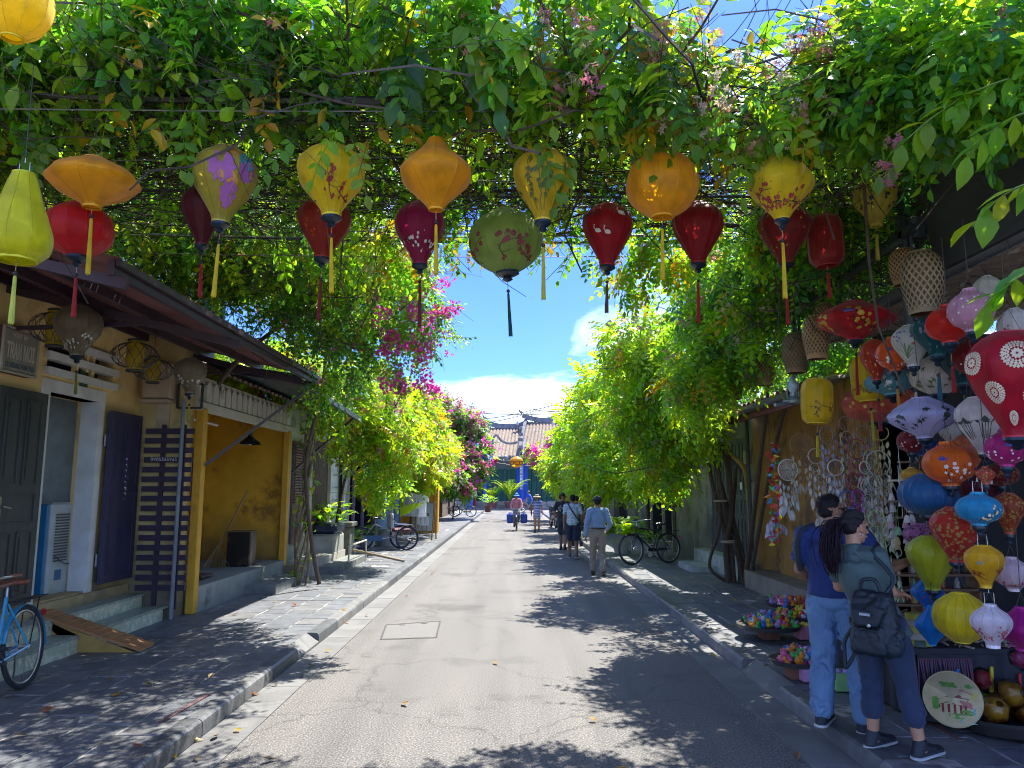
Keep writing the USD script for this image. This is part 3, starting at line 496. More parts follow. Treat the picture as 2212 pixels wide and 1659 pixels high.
q = MB(); q.box((-3.15, 30.9, PZ), (-3.02, 31.5, 2.8)); part(h5, 'post', q, YD, world=True)
tile_roof(h5, (-3.6, 27.2, 3.2), (-3.6, 38, 3.2), (-7.5, 38, 5.2), (-7.5, 27.2, 5.2))
h6 = thing('end_house_left', 'shaded brick house at the far left end of the street', 'house', (-4.5, 45, 0)); q = MB(); walls(q, -4.4, -.25, 38, 58, 0, 4.4, [(41, 43, PZ, 2.6), (46, 48, PZ, 2.6), (52, 54, PZ, 2.6)]); part(h6, 'wall', q, mat('brown_wall', (.16, .11, .08), .85), world=True)
q = MB(); q.box((-7, 38, 0), (-6.9, 58, 3.6)); part(h6, 'inner_wall', q, DARK, world=True); tile_roof(h6, (-3.7, 38.1, 3.4), (-3.7, 58, 3.4), (-7.5, 58, 5.4), (-7.5, 38.1, 5.4), pitch=.3)
# ---------- right side ----------
XW = 4.65
r1 = thing('lantern_shop', 'dim shop with dark mustard wall and plinth behind the hanging lanterns', 'shop', (XW, 9, 0))
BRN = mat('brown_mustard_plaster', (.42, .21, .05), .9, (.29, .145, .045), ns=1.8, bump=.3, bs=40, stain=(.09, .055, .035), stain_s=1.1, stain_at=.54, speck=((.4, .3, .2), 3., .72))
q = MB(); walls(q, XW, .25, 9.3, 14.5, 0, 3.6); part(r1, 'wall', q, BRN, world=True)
q = MB(); q.box((6.4, 2.0, 0), (6.6, 9.5, 3.8)); q.box((XW, 9.3, 0), (6.5, 9.5, 3.8)); part(r1, 'inner_wall', q, DARK, world=True)
q = MB(); q.box((4.2, 9.8, 0), (XW, 13.9, .42)); part(r1, 'plinth', q, mat('plinth_stone', (.26, .22, .16), .85, (.16, .14, .11), ns=4, bump=.4), world=True)
tile_roof(r1, (3.62, 2.2, 3.66), (3.62, 9.6, 3.66), (7.5, 9.6, 4.2), (7.5, 2.2, 4.2)); tile_roof(r1, (3.8, 9.65, 3.2), (3.8, 14.5, 3.2), (7.5, 14.5, 3.85), (7.5, 9.65, 3.85))
GUT = mat('grey_gutter_metal', (.11, .12, .13), .45, (.07, .075, .085), ns=6, streak=(1, .1, 1))
def gutter(t, X, y0, y1, z, r=.085):
    a = np.linspace(np.pi, 2 * np.pi, 9); pr = np.array([[X + r * math.cos(k), z + r * math.sin(k)] for k in a] + [[X + (r - .012) * math.cos(k), z + (r - .012) * math.sin(k)] for k in a[::-1]])
    q = MB(); P = np.array([[[p[0], y, p[1]] for p in np.vstack([pr, pr[:1]])] for y in (y0, y1)]); q.grid(P); return part(t, 'eave_gutter', q, GUT, smooth=40, world=True)
gutter(r1, 3.5, 2.5, 9.6, 3.62); gutter(r1, 3.66, 9.7, 14.4, 3.12)
q = MB(); q.bar((3.74, 9.65, 3.0), (3.74, 14.4, 3.0), .05, .1); part(r1, 'red_fascia', q, mat('dark_red_wood', (.14, .02, .025), .6), world=True)
# slatted black blind hanging at upper right
bl = thing('slatted_blind', 'dark slatted metal blind hanging below the vines at upper right', 'blind', (3.4, 5, 4)); BLM = mat('blind_slat', (.05, .053, .055), .5, (.035, .036, .04), ns=4, streak=(1, .1, 1))
n = 26
c0, c1, c2, c3 = onY(2018, 372, 5.6), onX(2330, 190, 3.5), onX(2330, 440, 3.5), onY(2030, 600, 5.6)
c0 = np.array([3.3, 5.85, 4.5]); c3 = np.array([3.42, 5.85, 3.62]); c1 = np.array([3.3, 2.6, 4.5]); c2 = np.array([3.42, 2.6, 3.62])
for k in range(n):
    t = k / n; a, b = c0 * (1 - t) + c3 * t, c1 * (1 - t) + c2 * t; q = MB(); q.bar(a, b, .012, .042, up=(-.12, 0, 1)); part(bl, 'slat', q, BLM, world=True)
q = MB(); q.bar(c0 + (0, 0, .03), c1 + (0, 0, .03), .04, .05); q.bar(c3 - (0, 0, .02), c2 - (0, 0, .02), .05, .06); part(bl, 'rail', q, BLM, world=True)
# beams and rails of the pergola edge
PG = mat('pergola_steel', (.035, .05, .055), .45, (.06, .07, .075), ns=8)
pg = thing('pergola', 'dark steel pergola rails and wires carrying the vines over the street', 'pergola', (0, 6, 4.3))
for y in (4.9, 6.2, 7.4): q = MB(); q.tube(seg((-5.0, y, 4.5), (4.6, y, 4.42), 10, .1), .014, 6); part(pg, 'cross_rail', q, PG, world=True)
for x in (-4.6, -2.6, 2.5): q = MB(); q.bar((x, 4.5, 4.5), (x, 8.0, 4.5), .025, .04); part(pg, 'long_rail', q, PG, world=True)
q = MB(); q.bar((3.3, 5.9, 3.98), (3.3, 12.5, 3.86), .05, .07); q.bar((3.18, 5.9, 3.86), (3.18, 12.5, 3.74), .035, .04); part(pg, 'edge_rail', q, PG, world=True)
for y in (6.1, 8.6, 11.2): q = MB(); q.bar((3.3, y, 3.2), (3.3, y, 4.3), .05, .05); q.bar((3.36, y, 3.2), (3.36, y, 4.2), .025, .03); part(pg, 'hanger', q, PG, world=True)
for (x, y, z1) in ((-4.75, 4.9, 4.4), (4.45, 14.2, 4.0)): q = MB(); q.tube([(x, y, PZ), (x, y, z1)], .04, 8); part(pg, 'post', q, PG, world=True, smooth=40)
for k in range(9):
    y = 4.5 + k * .36; q = MB(); q.tube(seg((-5.2, y, 4.32 + rng.uniform(-.1, .12)), (4.8, y + rng.uniform(-.3, .3), 4.3 + rng.uniform(-.1, .15)), 14, rng.uniform(.0, .12)), .005, 4); part(pg, 'wire', q, mat('pale_wire', (.16, .15, .14), .5), world=True)
q = MB(); q.tube(seg((-5.2, 4.62, 4.55), (1.0, 4.75, 4.5), 20, .1), .03, 6); part(pg, 'cable_bundle', q, BLACK, world=True, smooth=40)
# right house 2: dark panelled doors with bamboo pipe
r2 = thing('dark_door_house', 'house with dark blue grey panelled doors and white plinth on the right', 'house', (XW, 16, 0))
q = MB(); walls(q, XW, .25, 14.5, 19.0, 0, 3.6, [(14.9, 17.8, .5, 2.9)]); part(r2, 'wall', q, GREYP, world=True)
BD = mat('bluegrey_door', (.045, .06, .075), .55, (.03, .04, .05), ns=7, streak=(1, 1, .2))
for k in range(6): door_leaf(r2, XW + .08, 14.92 + k * .48, 15.38 + k * .48, .5, 2.9, BD, panels=1, sgn=-1)
q = MB(); q.box((XW - .3, 14.5, 0), (XW, 18.3, .48)); part(r2, 'plinth', q, mat('white_plinth', (.4, .42, .42), .8, (.2, .22, .23), ns=4), world=True)
q = MB(); q.box((XW - .85, 16.2, 0), (XW - .3, 17.6, .24)); part(r2, 'step', q, mat('white_plinth', ()), world=True)
gutter(r2, 3.85, 14.6, 19.2, 3.0); tile_roof(r2, (3.9, 14.55, 3.1), (3.9, 19.1, 3.1), (7.5, 19.1, 3.7), (7.5, 14.55, 3.7))
q = MB(); q.bar((XW - .02, 14.6, 2.0), (3.9, 14.9, 2.95), .05, .05); part(r2, 'strut', q, mat('purple_pole', ()), world=True)
bp = thing('bamboo_pipe', 'yellow bamboo pipe strapped upright at the corner of the brown mustard wall', 'pipe', (4.5, 14.4, PZ)); q = MB(); q.tube(spline([(4.42, 14.3, PZ), (4.5, 14.35, .3), (4.5, 14.4, 1.6), (4.48, 14.5, 2.2), (4.1, 14.9, 2.65)]), .045, 8); part(bp, 'pipe', q, mat('bamboo', (.45, .27, .07), .5, (.35, .19, .05), ns=6), smooth=40, world=True)
for z in (.75, 1.9): q = MB(); q.lathe([(.05, -.03), (.053, -.03), (.053, .03), (.05, .03)], 10, (4.5, 14.38, z)); part(bp, 'strap', q, CONC, world=True)
q = MB(); q.cbox((XW - .09, 14.62, 2.35), (XW - .001, 14.86, 2.6), .006); single('junction_box', q, mat('tan_box', (.35, .28, .17), .6), 'small tan junction box above the dark blue grey doors', 'box')
q = MB(); q.box((XW - .012, 15.28, 1.85), (XW + .002, 15.4, 2.0)); single('paper_notice', q, WHITE, 'small white paper notice pinned on the dark blue grey door', 'notice')
# right house 3: grey wall, bag shop and beyond
r3 = thing('bag_shop', 'dark shop with leather bags hanging in its open front on the right', 'shop', (XW, 23, 0))
q = MB(); walls(q, XW, .25, 19.0, 28.0, 0, 3.8, [(21.6, 27.4, PZ, 2.7)]); part(r3, 'wall', q, GREYP, world=True)
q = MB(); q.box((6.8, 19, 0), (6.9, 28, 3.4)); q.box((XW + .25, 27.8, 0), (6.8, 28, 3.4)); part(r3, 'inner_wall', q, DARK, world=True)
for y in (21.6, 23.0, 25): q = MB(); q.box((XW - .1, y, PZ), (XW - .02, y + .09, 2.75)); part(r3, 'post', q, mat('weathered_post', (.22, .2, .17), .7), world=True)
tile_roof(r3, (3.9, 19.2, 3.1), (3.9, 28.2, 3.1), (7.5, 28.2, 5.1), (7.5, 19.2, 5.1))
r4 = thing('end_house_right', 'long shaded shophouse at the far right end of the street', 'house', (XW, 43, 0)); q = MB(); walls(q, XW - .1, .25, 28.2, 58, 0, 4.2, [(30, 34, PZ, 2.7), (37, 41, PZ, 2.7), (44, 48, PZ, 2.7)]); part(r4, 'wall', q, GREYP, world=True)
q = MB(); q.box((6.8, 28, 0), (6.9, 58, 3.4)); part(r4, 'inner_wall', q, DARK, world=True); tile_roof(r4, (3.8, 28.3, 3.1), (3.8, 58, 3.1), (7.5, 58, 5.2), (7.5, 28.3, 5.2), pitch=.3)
# ---------- temple at the end ----------
tp = thing('temple', 'old temple with swept tiled roofs and blue columns closing the street', 'temple', (2, 76, 0)); BLUE = mat('temple_blue', (.01, .09, .5), .6, (.01, .07, .4), ns=2); TG = mat('temple_green_door', (.02, .12, .09), .6)
RDG = mat('ridge_stone', (.16, .17, .19), .8, (.08, .085, .1), ns=2, stain=(.05, .05, .05), stain_s=1)
q = MB(); q.box((-9, 77, 0), (14, 77.3, 5.0)); part(tp, 'wall', q, mat('temple_wall', (.16, .2, .18), .8), world=True)
q = MB(); q.box((-9, 72.6, .1), (14, 77, .75)); part(tp, 'platform', q, mat('temple_platform', (.3, .28, .24), .8, (.2, .19, .17), ns=1.5), world=True)
q = MB(); q.box((-9, 71.9, .1), (14, 72.6, .42)); part(tp, 'step', q, mat('temple_platform', ()), world=True)
for x in np.arange(-8.5, 14, .5): q = MB(); q.box((x + .02, 76.85, .75), (x + .46, 77, 3.9)); part(tp, 'door_board', q, TG, world=True)
for x in (-6, -2.6, 1.0, 4.6, 8.2): q = MB(); q.lathe([(.28, .75), (.28, .95), (.2, 1.0), (.2, 4.6)], 12, (x, 74, 0)); part(tp, 'column', q, BLUE, world=True, smooth=40)
q = MB(); q.box((1.0 - .55, 74.6, .75), (1.0 + .55, 74.7, 4.6)); part(tp, 'blue_panel', q, BLUE, world=True)
bw = onY(1126, 1020, 73.7); q = MB(); q.box((bw[0] - .13, 73.66, 1.9), (bw[0] + .13, 73.72, 5.0)); bd = part(tp, 'couplet_board', q, WHITE, world=True)
def cjk(chars, h):
    from PIL import Image, ImageDraw, ImageFont; import glob; from shapely import box as sbox, union_all
    try: fo = ImageFont.truetype(glob.glob('/opt/blender-*/*/datafiles/fonts/Noto Sans CJK*')[0], 48)
    except Exception: return None
    im = Image.new('L', (60, 64)); ImageDraw.Draw(im).text((6, 2), chars, 255, font=fo); a = np.pad(np.asarray(im) > 120, ((0, 0), (1, 1))).astype(int); d = np.diff(a, axis=1); r_, s_ = np.nonzero(d == 1); e_ = np.nonzero(d == -1)[1]
    b = MB(); k = h / 48
    for rr, ss, ee in zip(r_, s_, e_): b.box((ss * k, -.01, -rr * k - k), (ee * k, 0, -rr * k))
    return b
for k, ch in enumerate('天地人和風月山水海'):
    b = cjk(ch, .28)
    if b: part(bd, 'character', b.xform(t=(bw[0] - .17, 73.655, 4.95 - k * .33)), mat('ink_blue', (.02, .03, .1), .6), world=True)
def swept(a, b, lift, n=20):
    t = np.linspace(0, 1, n); p = np.array(a)[None] * (1 - t)[:, None] + np.array(b)[None] * t[:, None]; p[:, 2] += lift * (np.abs(2 * t - 1) ** 3); return p
ex = lambda px, py, Y: onY(px, py, Y)
for (xa, xb, zr, ze, tilt) in ((ex(1060, 908, 78)[0], ex(1133, 908, 78)[0] + .1, ex(1095, 925, 78)[2], 4.9, 0), (ex(1138, 897, 77.9)[0], 7.2, ex(1190, 912, 77.9)[2], 4.9, 0)):
    xoff = .9
    tile_roof(tp, (xa - xoff, 72.3, ze), (xb - .3, 72.3, ze), (xb, 78, zr), (xa, 78, zr), pitch=.36, amp=.1)
    tile_roof(tp, (xb - .3, 83.7, ze), (xa - xoff, 83.7, ze), (xa, 78, zr), (xb, 78, zr), pitch=.36, amp=.1)
    p = swept((xa - .45, 78, zr + .2), (xb + .25, 78, zr + .2), .55); q = MB()
    for k in range(len(p) - 1): q.bar(p[k], p[k + 1], .3, .5)
    part(tp, 'ridge', q, RDG, world=True)
    q = MB(); q.tube([p[0] + (0, 0, .2), p[0] + (-.3, 0, .42), p[0] + (-.42, 0, .75)], [.2, .1, .03], 6); q.tube([p[-1] + (0, 0, .2), p[-1] + (.3, 0, .42), p[-1] + (.42, 0, .75)], [.2, .1, .03], 6); part(tp, 'ridge_horn', q, RDG, world=True)
    q = MB(); [q.bar(A, B, .3, .34) for A, B in (((xa - xoff - .05, 72.2, ze + .18), (xa - .1, 78, zr + .2)), ((xb - .3, 72.2, ze + .18), (xb, 78, zr + .2)))]; part(tp, 'verge', q, RDG, world=True)
q = MB(); q.tube(spline([ex(1063, 955, 73), ex(1072, 940, 73), ex(1083, 952, 73), ex(1100, 958, 73), ex(1118, 955, 73)], 20), .12, 6); part(tp, 'dragon_scroll', q, RDG, world=True)
q = MB(); [q.cbox(ex(1125, yy, 73) + (-.25 * s_, -.2, -.15), ex(1125, yy, 73) + (.25 * s_, .2, .15), .03) for yy, s_ in ((925, .6), (938, .9), (950, 1.1), (966, .8), (980, .8))]; part(tp, 'finial', q, RDG, world=True)
# low roofs flanking the temple
for nm, x0_, x1_ in (('temple_wing_left', -22, -3.6), ('temple_wing_right', 8.4, 24)):
    t_ = thing(nm, 'low tiled wing of the temple on the ' + nm.split('_')[-1] + ' of the main roofs', 'building', (x0_, 76, 0)); q = MB(); q.box((x0_, 76, 0), (x1_, 76.3, 4)); part(t_, 'wall', q, mat('temple_wall', ()), world=True); tile_roof(t_, (x0_, 73, 3.7), (x1_, 73, 3.7), (x1_, 78, 6), (x0_, 78, 6), pitch=.4, amp=.1)
# ================= VEGETATION =================
vr = np.random.default_rng(5)
def leaf(b, base, d, up, L, W, n=3, bend=.25, fold=.25):
    """one folded, drooping leaf: base point, direction, approximate upward normal"""
    d = d / np.linalg.norm(d); s = np.cross(d, up); s /= np.linalg.norm(s) + 1e-9; u = np.cross(s, d)
    prof = {2: [.0, 1., .0], 3: [.08, .95, .75, .0], 4: [.06, .72, 1., .66, .0]}[n]
    V = []
    for k in range(n + 1):
        t = k / n; c = base + d * (L * t) - u * (bend * L * t * t); w = W / 2 * prof[k]
        V += [c - s * w + u * w * fold, c, c + s * w + u * w * fold]
    F = []
    for k in range(n):
        a, q = 3 * k, 3 * k + 3
        F += [[a, a + 1, q + 1], [a, q + 1, q], [a + 1, a + 2, q + 2], [a + 1, q + 2, q + 1]]
    b.add(V, F)
def sprig(seed, L=.3, pairs=4, lw=.055, ll=.1, n=2, ang=60, droop=.35, whorl=False, term=True):
    r = np.random.default_rng(seed); b = MB(); P = []
    for k in range(pairs + 1):
        t = (k + .6) / (pairs + .6); P.append(np.array([0, L * t, -droop * L * t * t]))
    b.tube([np.zeros(3)] + P, .003, 3)
    for k, p in enumerate(P[:-1] if term else P):
        for s in (-1, 1):
            if whorl: a = r.uniform(0, 2 * np.pi); d = np.array([math.cos(a) * .8, .5, math.sin(a) * .8])
            else: a = math.radians(ang + r.uniform(-14, 14)); d = np.array([s * math.sin(a), math.cos(a), r.uniform(-.35, .15)])
            f = r.uniform(.75, 1.15); leaf(b, p, d, np.array([r.uniform(-.3, .3), r.uniform(-.3, .3), 1.]), ll * f, lw * f, n, r.uniform(.05, .5), r.uniform(.1, .4))
    if term: leaf(b, P[-1], np.array([0, 1., -.3]), np.array([0, 0, 1.]), ll, lw, n)
    return b
G1 = leafmat('leaf_bright', (.14, .29, .012), (.5, .8, .02), tr=.55)
G2 = leafmat('leaf_mid', (.075, .2, .02), (.34, .66, .025), tr=.55)
G3 = leafmat('leaf_dark', (.035, .12, .035), (.16, .42, .05), tr=.5, rough=.3)
G4 = leafmat('leaf_yellowgreen', (.27, .36, .01), (.6, .7, .012), tr=.5, hue=.02)
GY = leafmat('leaf_yellow', (.45, .27, .01), (.55, .34, .01), hue=.02, val=.2)
GO = leafmat('leaf_orange', (.36, .15, .03), (.4, .18, .02), hue=.03)
BARK = mat('vine_bark', (.09, .06, .04), .85, (.05, .035, .025), ns=14, bump=.6, bs=60)
TWIG = mat('twig', (.05, .032, .022), .85, (.03, .02, .015), ns=10)
PINK = leafmat('flower_pink', (.55, .2, .2), (.5, .15, .15), hue=.03, val=.25); CRM = leafmat('flower_cream', (.6, .48, .36), (.5, .4, .25), val=.2)
MAG = leafmat('bract_magenta', (.7, .06, .42), (.85, .1, .5), tr=.4, hue=.025); WHB = leafmat('bract_white', (.7, .6, .55), (.6, .5, .4)); SAL = leafmat('flower_coral', (.5, .16, .08), (.5, .16, .06))
def flower_cluster(seed, nf=9, r=.018, spread=.07):
    q = np.random.default_rng(seed); b = MB()
    for k in range(nf):
        d = q.normal(size=3); d[2] -= .8; d /= np.linalg.norm(d); c = d * spread * q.uniform(.6, 1.1); b.tube([(0, 0, 0), c * .9], .0015, 3)
        x = np.cross(d, (0.3, .2, 1)); x /= np.linalg.norm(x); y = np.cross(d, x)
        for m in range(5):
            a = m * 1.2566 + q.uniform(0, .4); e = (x * math.cos(a) + y * math.sin(a)); s = np.cross(d, e); b.add([c, c + e * r * .6 + s * r * .3, c + e * r * 1.25 + d * .004, c + e * r * .6 - s * r * .3], [[0, 1, 2], [0, 2, 3]])
    return b
def bracts(seed, nf=6, r=.032):
    q = np.random.default_rng(seed); b = MB()
    for k in range(nf):
        c = q.normal(size=3) * .045
        for m in range(3):
            d = q.normal(size=3); d[2] -= .3; leaf(b, c, d, q.normal(size=3), r * 1.6, r * 1.25, 2, .1, .35)
    return b
PROTO = {'creeper': [(sprig(k, .34, 4, .062, .11), None) for k in range(3)], 'fine': [(sprig(10 + k, .3, 5, .034, .075), None) for k in range(3)],
         'big': [(sprig(20 + k, .5, 3, .11, .2, 4), None) for k in range(3)], 'dense': [(sprig(30 + k, .34, 5, .06, .1, 2, whorl=True), None) for k in range(3)],
         'coarse': [(sprig(40 + k, .5, 5, .1, .17, 2), None) for k in range(3)], 'boug': [(sprig(50 + k, .36, 5, .045, .07, 2, ang=50, whorl=k == 1), None) for k in range(3)],
         'long': [(sprig(60 + k, .62, 8, .052, .1, 2, ang=70, droop=.5), None) for k in range(2)], 'near': [(sprig(70 + k, .4, 4, .07, .125, 4, ang=58), None) for k in range(3)]}
FL = {'star': [flower_cluster(1), flower_cluster(2)], 'bract': [bracts(1), bracts(2), bracts(3)]}
def instancer(t, name, protos, pos, R, sc, idx):
    p = t.path + '/' + numbered(t.path, name); pi = UsdGeom.PointInstancer.Define(stage, p); tg = []
    for k, (b, m) in enumerate(protos):
        pp = f'{p}/sprig_{k:03d}'; usdkit.mesh(stage, pp, b.arr(), m); tg.append(pp)
    pi.CreatePrototypesRel().SetTargets(tg)
    q = Rot.from_matrix(R).as_quat(); q = q / np.linalg.norm(q, axis=1, keepdims=True)
    pi.CreatePositionsAttr(Vt.Vec3fArray.FromNumpy(np.asarray(pos, np.float32))); pi.CreateProtoIndicesAttr(Vt.IntArray.FromNumpy(np.asarray(idx, np.int32)))
    pi.CreateOrientationsAttr(Vt.QuathArray([Gf.Quath(float(a[3]), float(a[0]), float(a[1]), float(a[2])) for a in q]))
    pi.CreateScalesAttr(Vt.Vec3fArray.FromNumpy(np.repeat(np.asarray(sc, np.float32)[:, None], 3, 1)))
    tag(pi.GetPrim(), kind='stuff'); return pi
def frames(d, up):
    d = d / np.linalg.norm(d, axis=1, keepdims=True); x = np.cross(d, up); x /= np.linalg.norm(x, axis=1, keepdims=True) + 1e-9; z = np.cross(x, d); return np.stack([x, d, z], 2)
def mass(t, blobs, n, kinds, sc=(.75, 1.3), hang=.55, clump=.42, cs=1.6, seed=0, inner=.45, name='foliage', rnd=.6, gap=None):
    """leaf sprigs through the outer part of a set of ellipsoids, in clumps. kinds: [(proto set, material, weight)]"""
    r = np.random.default_rng(seed); B = np.array(blobs, float); w = (B[:, 3] * B[:, 4] + B[:, 4] * B[:, 5] + B[:, 3] * B[:, 5]); w /= w.sum()
    k = r.choice(len(B), n * 3, p=w); d = r.normal(size=(n * 3, 3)); d /= np.linalg.norm(d, axis=1, keepdims=True)
    rad = inner + (1 - inner) * r.uniform(0, 1, n * 3) ** .6; p = B[k, :3] + d * B[k, 3:] * rad[:, None]
    cl = meshkit.fbm(p * cs, 3, seed); ok = (cl > clump) | (r.uniform(size=len(p)) < .12)
    if gap is not None: ok &= ~gap(p)
    p, d = p[ok][:n], (d * (1 / B[k, 3:]))[ok][:n]; d /= np.linalg.norm(d, axis=1, keepdims=True)
    dd = d + r.normal(size=d.shape) * rnd; dd[:, 2] -= hang; up = d * .8 + r.normal(size=d.shape) * .35 + np.array([0, 0, .9])
    R = frames(dd, up); protos, wt = [], []
    for s_, m, ww in kinds:
        for b, _ in PROTO[s_]: protos.append((b, m)); wt.append(ww / len(PROTO[s_]))
    wt = np.array(wt) / sum(wt); idx = r.choice(len(protos), len(p), p=wt)
    instancer(t, name, protos, p - t.loc, R, r.uniform(*sc, len(p)), idx); return p, d
def flowers(t, pts, protos, m, n, seed, sc=(.8, 1.4), name='flowers', off=.12, near=None):
    r = np.random.default_rng(seed); p, d = pts
    if near is not None: w = near(p); k = r.choice(len(p), n, p=w / w.sum())
    else: k = r.choice(len(p), n); k = np.where((d[k, 1] > .2) & (r.uniform(size=n) < .8), r.choice(len(p), n), k)
    q = p[k] + d[k] * off + r.normal(size=(n, 3)) * .05; R = Rot.random(n, random_state=seed).as_matrix()
    instancer(t, name, [(b, m) for b in protos], q - t.loc, R, r.uniform(*sc, n), r.integers(0, len(protos), n))
def twigs(t, n, box, L=(.4, 1.4), r0=(.003, .008), seed=0, name='twigs', flat=.25, m=None):
    q = np.random.default_rng(seed); b = MB(); lo, hi = np.array(box[0]), np.array(box[1])
    for k in range(n):
        p = lo + (hi - lo) * q.uniform(size=3); d = q.normal(size=3); d[2] *= flat; d /= np.linalg.norm(d); l = q.uniform(*L); P = [p]
        for j in range(4): d = d + q.normal(size=3) * [.35, .35, .18]; d /= np.linalg.norm(d); P.append(P[-1] + d * l / 4)
        b.tube(np.array(P) - t.loc, np.linspace(1, .5, 5) * q.uniform(*r0), 3)
    part(t, name, b, m or TWIG, kind='stuff')
# --- V1 the canopy over the street ---
v1 = thing('street_canopy_vine', 'dense flowering creeper canopy spreading over pergola wires above the whole street', 'vine', (0, 6, 4.4))
blobs = []
for x in np.arange(-5.6, 6.2, .62):
    top = 5.12 + .2 * math.sin(x * 1.9) + (.25 if x < -.2 else 0)
    if .7 < x < 2.6: top = 4.72
    if x >= 2.6: top = 4.75 + (x - 2.6) * .45
    for y in np.arange(4.95, 7.4, .62): blobs.append((x + vr.uniform(-.15, .15), y + vr.uniform(-.2, .2), (4.5 + top) / 2 + vr.uniform(-.08, .08), .46, .46, (top - 4.4) / 2 + .08))
blobs += [(x + vr.uniform(-.2, .2), y + vr.uniform(-.2, .2), 4.62, .55, .55, .28) for x in np.arange(-5.2, -1.3, .7) for y in (7.9, 8.6, 9.3)]
ff = [b for b in blobs if b[1] < 5.3]
ps = mass(v1, blobs, 6900, [('creeper', G2, .32), ('creeper', G1, .24), ('dense', G3, .2), ('creeper', G4, .14), ('fine', GY, .05)], (.6, 1.05), .35, .36, 1.5, 3, inner=.3)
pf = mass(v1, [(b[0], b[1] - .35, b[2] - (.12 if b[0] > .2 else -.04), .42, .32, b[5] + .06) for b in ff], 2600, [('near', G2, .3), ('near', G1, .3), ('creeper', G3, .3), ('near', GY, .06)], (.55, .95), .8, .38, 2.2, 4, inner=.4, name='front_foliage')
pl_ = mass(v1, [(x, 4.7 + .1 * math.sin(x * 5), 5.0, .5, .35, .42) for x in np.arange(-3.4, -.0, .5)], 210, [('big', G3, .45), ('big', G2, .3), ('big', G1, .25)], (.6, .95), .8, .3, 1.5, 5, inner=.5, name='large_leaf_foliage')
fw = lambda p: np.clip((p[:, 0] + .6) * 1.2, 0.03, 2) * np.where(p[:, 0] < 3.2, 1, .4)
flowers(v1, pf, FL['star'], PINK, 300, 6, (.8, 1.4), near=fw); flowers(v1, pf, FL['star'], CRM, 300, 7, (.8, 1.4), near=fw)
twigs(v1, 5200, ((-5.2, 4.6, 4.28), (5.2, 6.9, 4.66)), (.4, 1.3), (.002, .0065), 8, flat=.1)
twigs(v1, 110, ((-5.2, 4.5, 4.4), (5.0, 5.3, 5.1)), (.8, 2.2), (.008, .018), 81, name='woody_stems', flat=.5, m=BARK)
twigs(v1, 900, ((-5.2, 7.3, 4.4), (-1.3, 9.5, 4.66)), (.4, 1.4), (.002, .006), 79, flat=.15)
mass(v1, [(x, y, 4.75 + .1 * math.sin(x * 3), .6, .7, .4) for x in (3.6, 4.2, 4.9, 5.6) for y in (6.2, 7.4, 8.6, 9.8)] + [(x, y, 4.3, .5, .7, .35) for x in (2.9, 3.3) for y in (7.2, 8.2, 9.2, 10.2, 11.2)] + [(x, y, 4.0, .7, .8, .5) for x in (4.6, 5.6) for y in (10, 11.2, 12.4, 13.6)], 3100, [('creeper', G3, .6), ('creeper', G2, .4)], (.7, 1.1), .5, .35, 1.5, 77, name='side_foliage')
twigs(v1, 900, ((3.3, 5.9, 3.9), (4.6, 9.5, 4.5)), (.4, 1.3), (.002, .006), 78, name='side_twigs')
# sprays hanging from the canopy's rear edge against the sky and in front of the lanterns
edge = [(x, 7.1 + vr.uniform(-.2, .2), 4.36 + vr.uniform(-.1, .1), .3, .3, .18) for x in np.arange(-2.2, 3.6, .33)]
mass(v1, edge, 170, [('creeper', G2, .5), ('creeper', G1, .3), ('dense', G3, .15), ('creeper', GY, .1)], (.55, .9), 1.0, .35, 2., 9, name='rear_edge_foliage')
edge2 = [(onY(px, py, Y)[0], Y, onY(px, py, Y)[2], rr, rr, rz) for px, py, Y, rr, rz in ((1395, 560, 7.4, .3, .28), (1370, 610, 7.4, .2, .2), (1450, 520, 7.3, .35, .3), (1000, 510, 7.4, .25, .18), (870, 540, 7.4, .35, .25))]
pe = mass(v1, edge2, 230, [('creeper', G2, .6), ('creeper', GY, .25), ('creeper', G1, .2)], (.5, .8), 1.0, .3, 2., 10, name='hanging_spray'); flowers(v1, pe, FL['star'], CRM, 25, 11, (.7, 1.1)); flowers(v1, pe, FL['star'], PINK, 12, 12, (.7, 1.1))
# single hanging sprigs that can be told apart in front of the lanterns
def hang_sprig(t, px, py, Y, dx, m, L=.42, pairs=4, ll=.12, lw=.07, rollup=0., seed=0):
    p = onY(px, py, Y); b = sprig(seed, L, pairs, lw, ll, 4, 58, .45); d = np.array([[dx, -.25, -.75]]); R = frames(d, np.array([[.1, -.9, .6]]))[0]
    bb = b.xform(R, p - t.loc); part(t, 'leaf_spray', bb, m)
for k, (px, py, Y, dx, m) in enumerate([(735, 275, 4.5, -.5, G1), (760, 300, 4.5, .3, G2), (640, 300, 4.5, -.8, G2), (1000, 50, 4.2, .6, G2), (1060, 30, 4.2, .9, G1), (1010, 80, 4.3, .5, G3), (900, 90, 4.3, -.3, G3), (1040, 110, 4.3, .3, G3), (340, 255, 4.6, .5, G2), (250, 210, 4.6, -.2, G1), (110, 300, 4.6, -.3, G2), (390, 250, 4.6, .2, G2), (1160, 300, 4.6, .4, G2), (1240, 330, 4.7, -.3, G2), (1570, 310, 4.7, .3, G2), (1660, 300, 4.7, .5, G2), (600, 530, 6.8, .3, G1), (560, 180, 4.6, .2, GY), (880, 240, 4.7, .2, GY)]):
    hang_sprig(v1, px, py, Y, dx, m, seed=100 + k, L=.34, ll=.1 if k not in (3, 4, 5, 6, 7) else .19, lw=.06 if k not in (3, 4, 5, 6, 7) else .105)
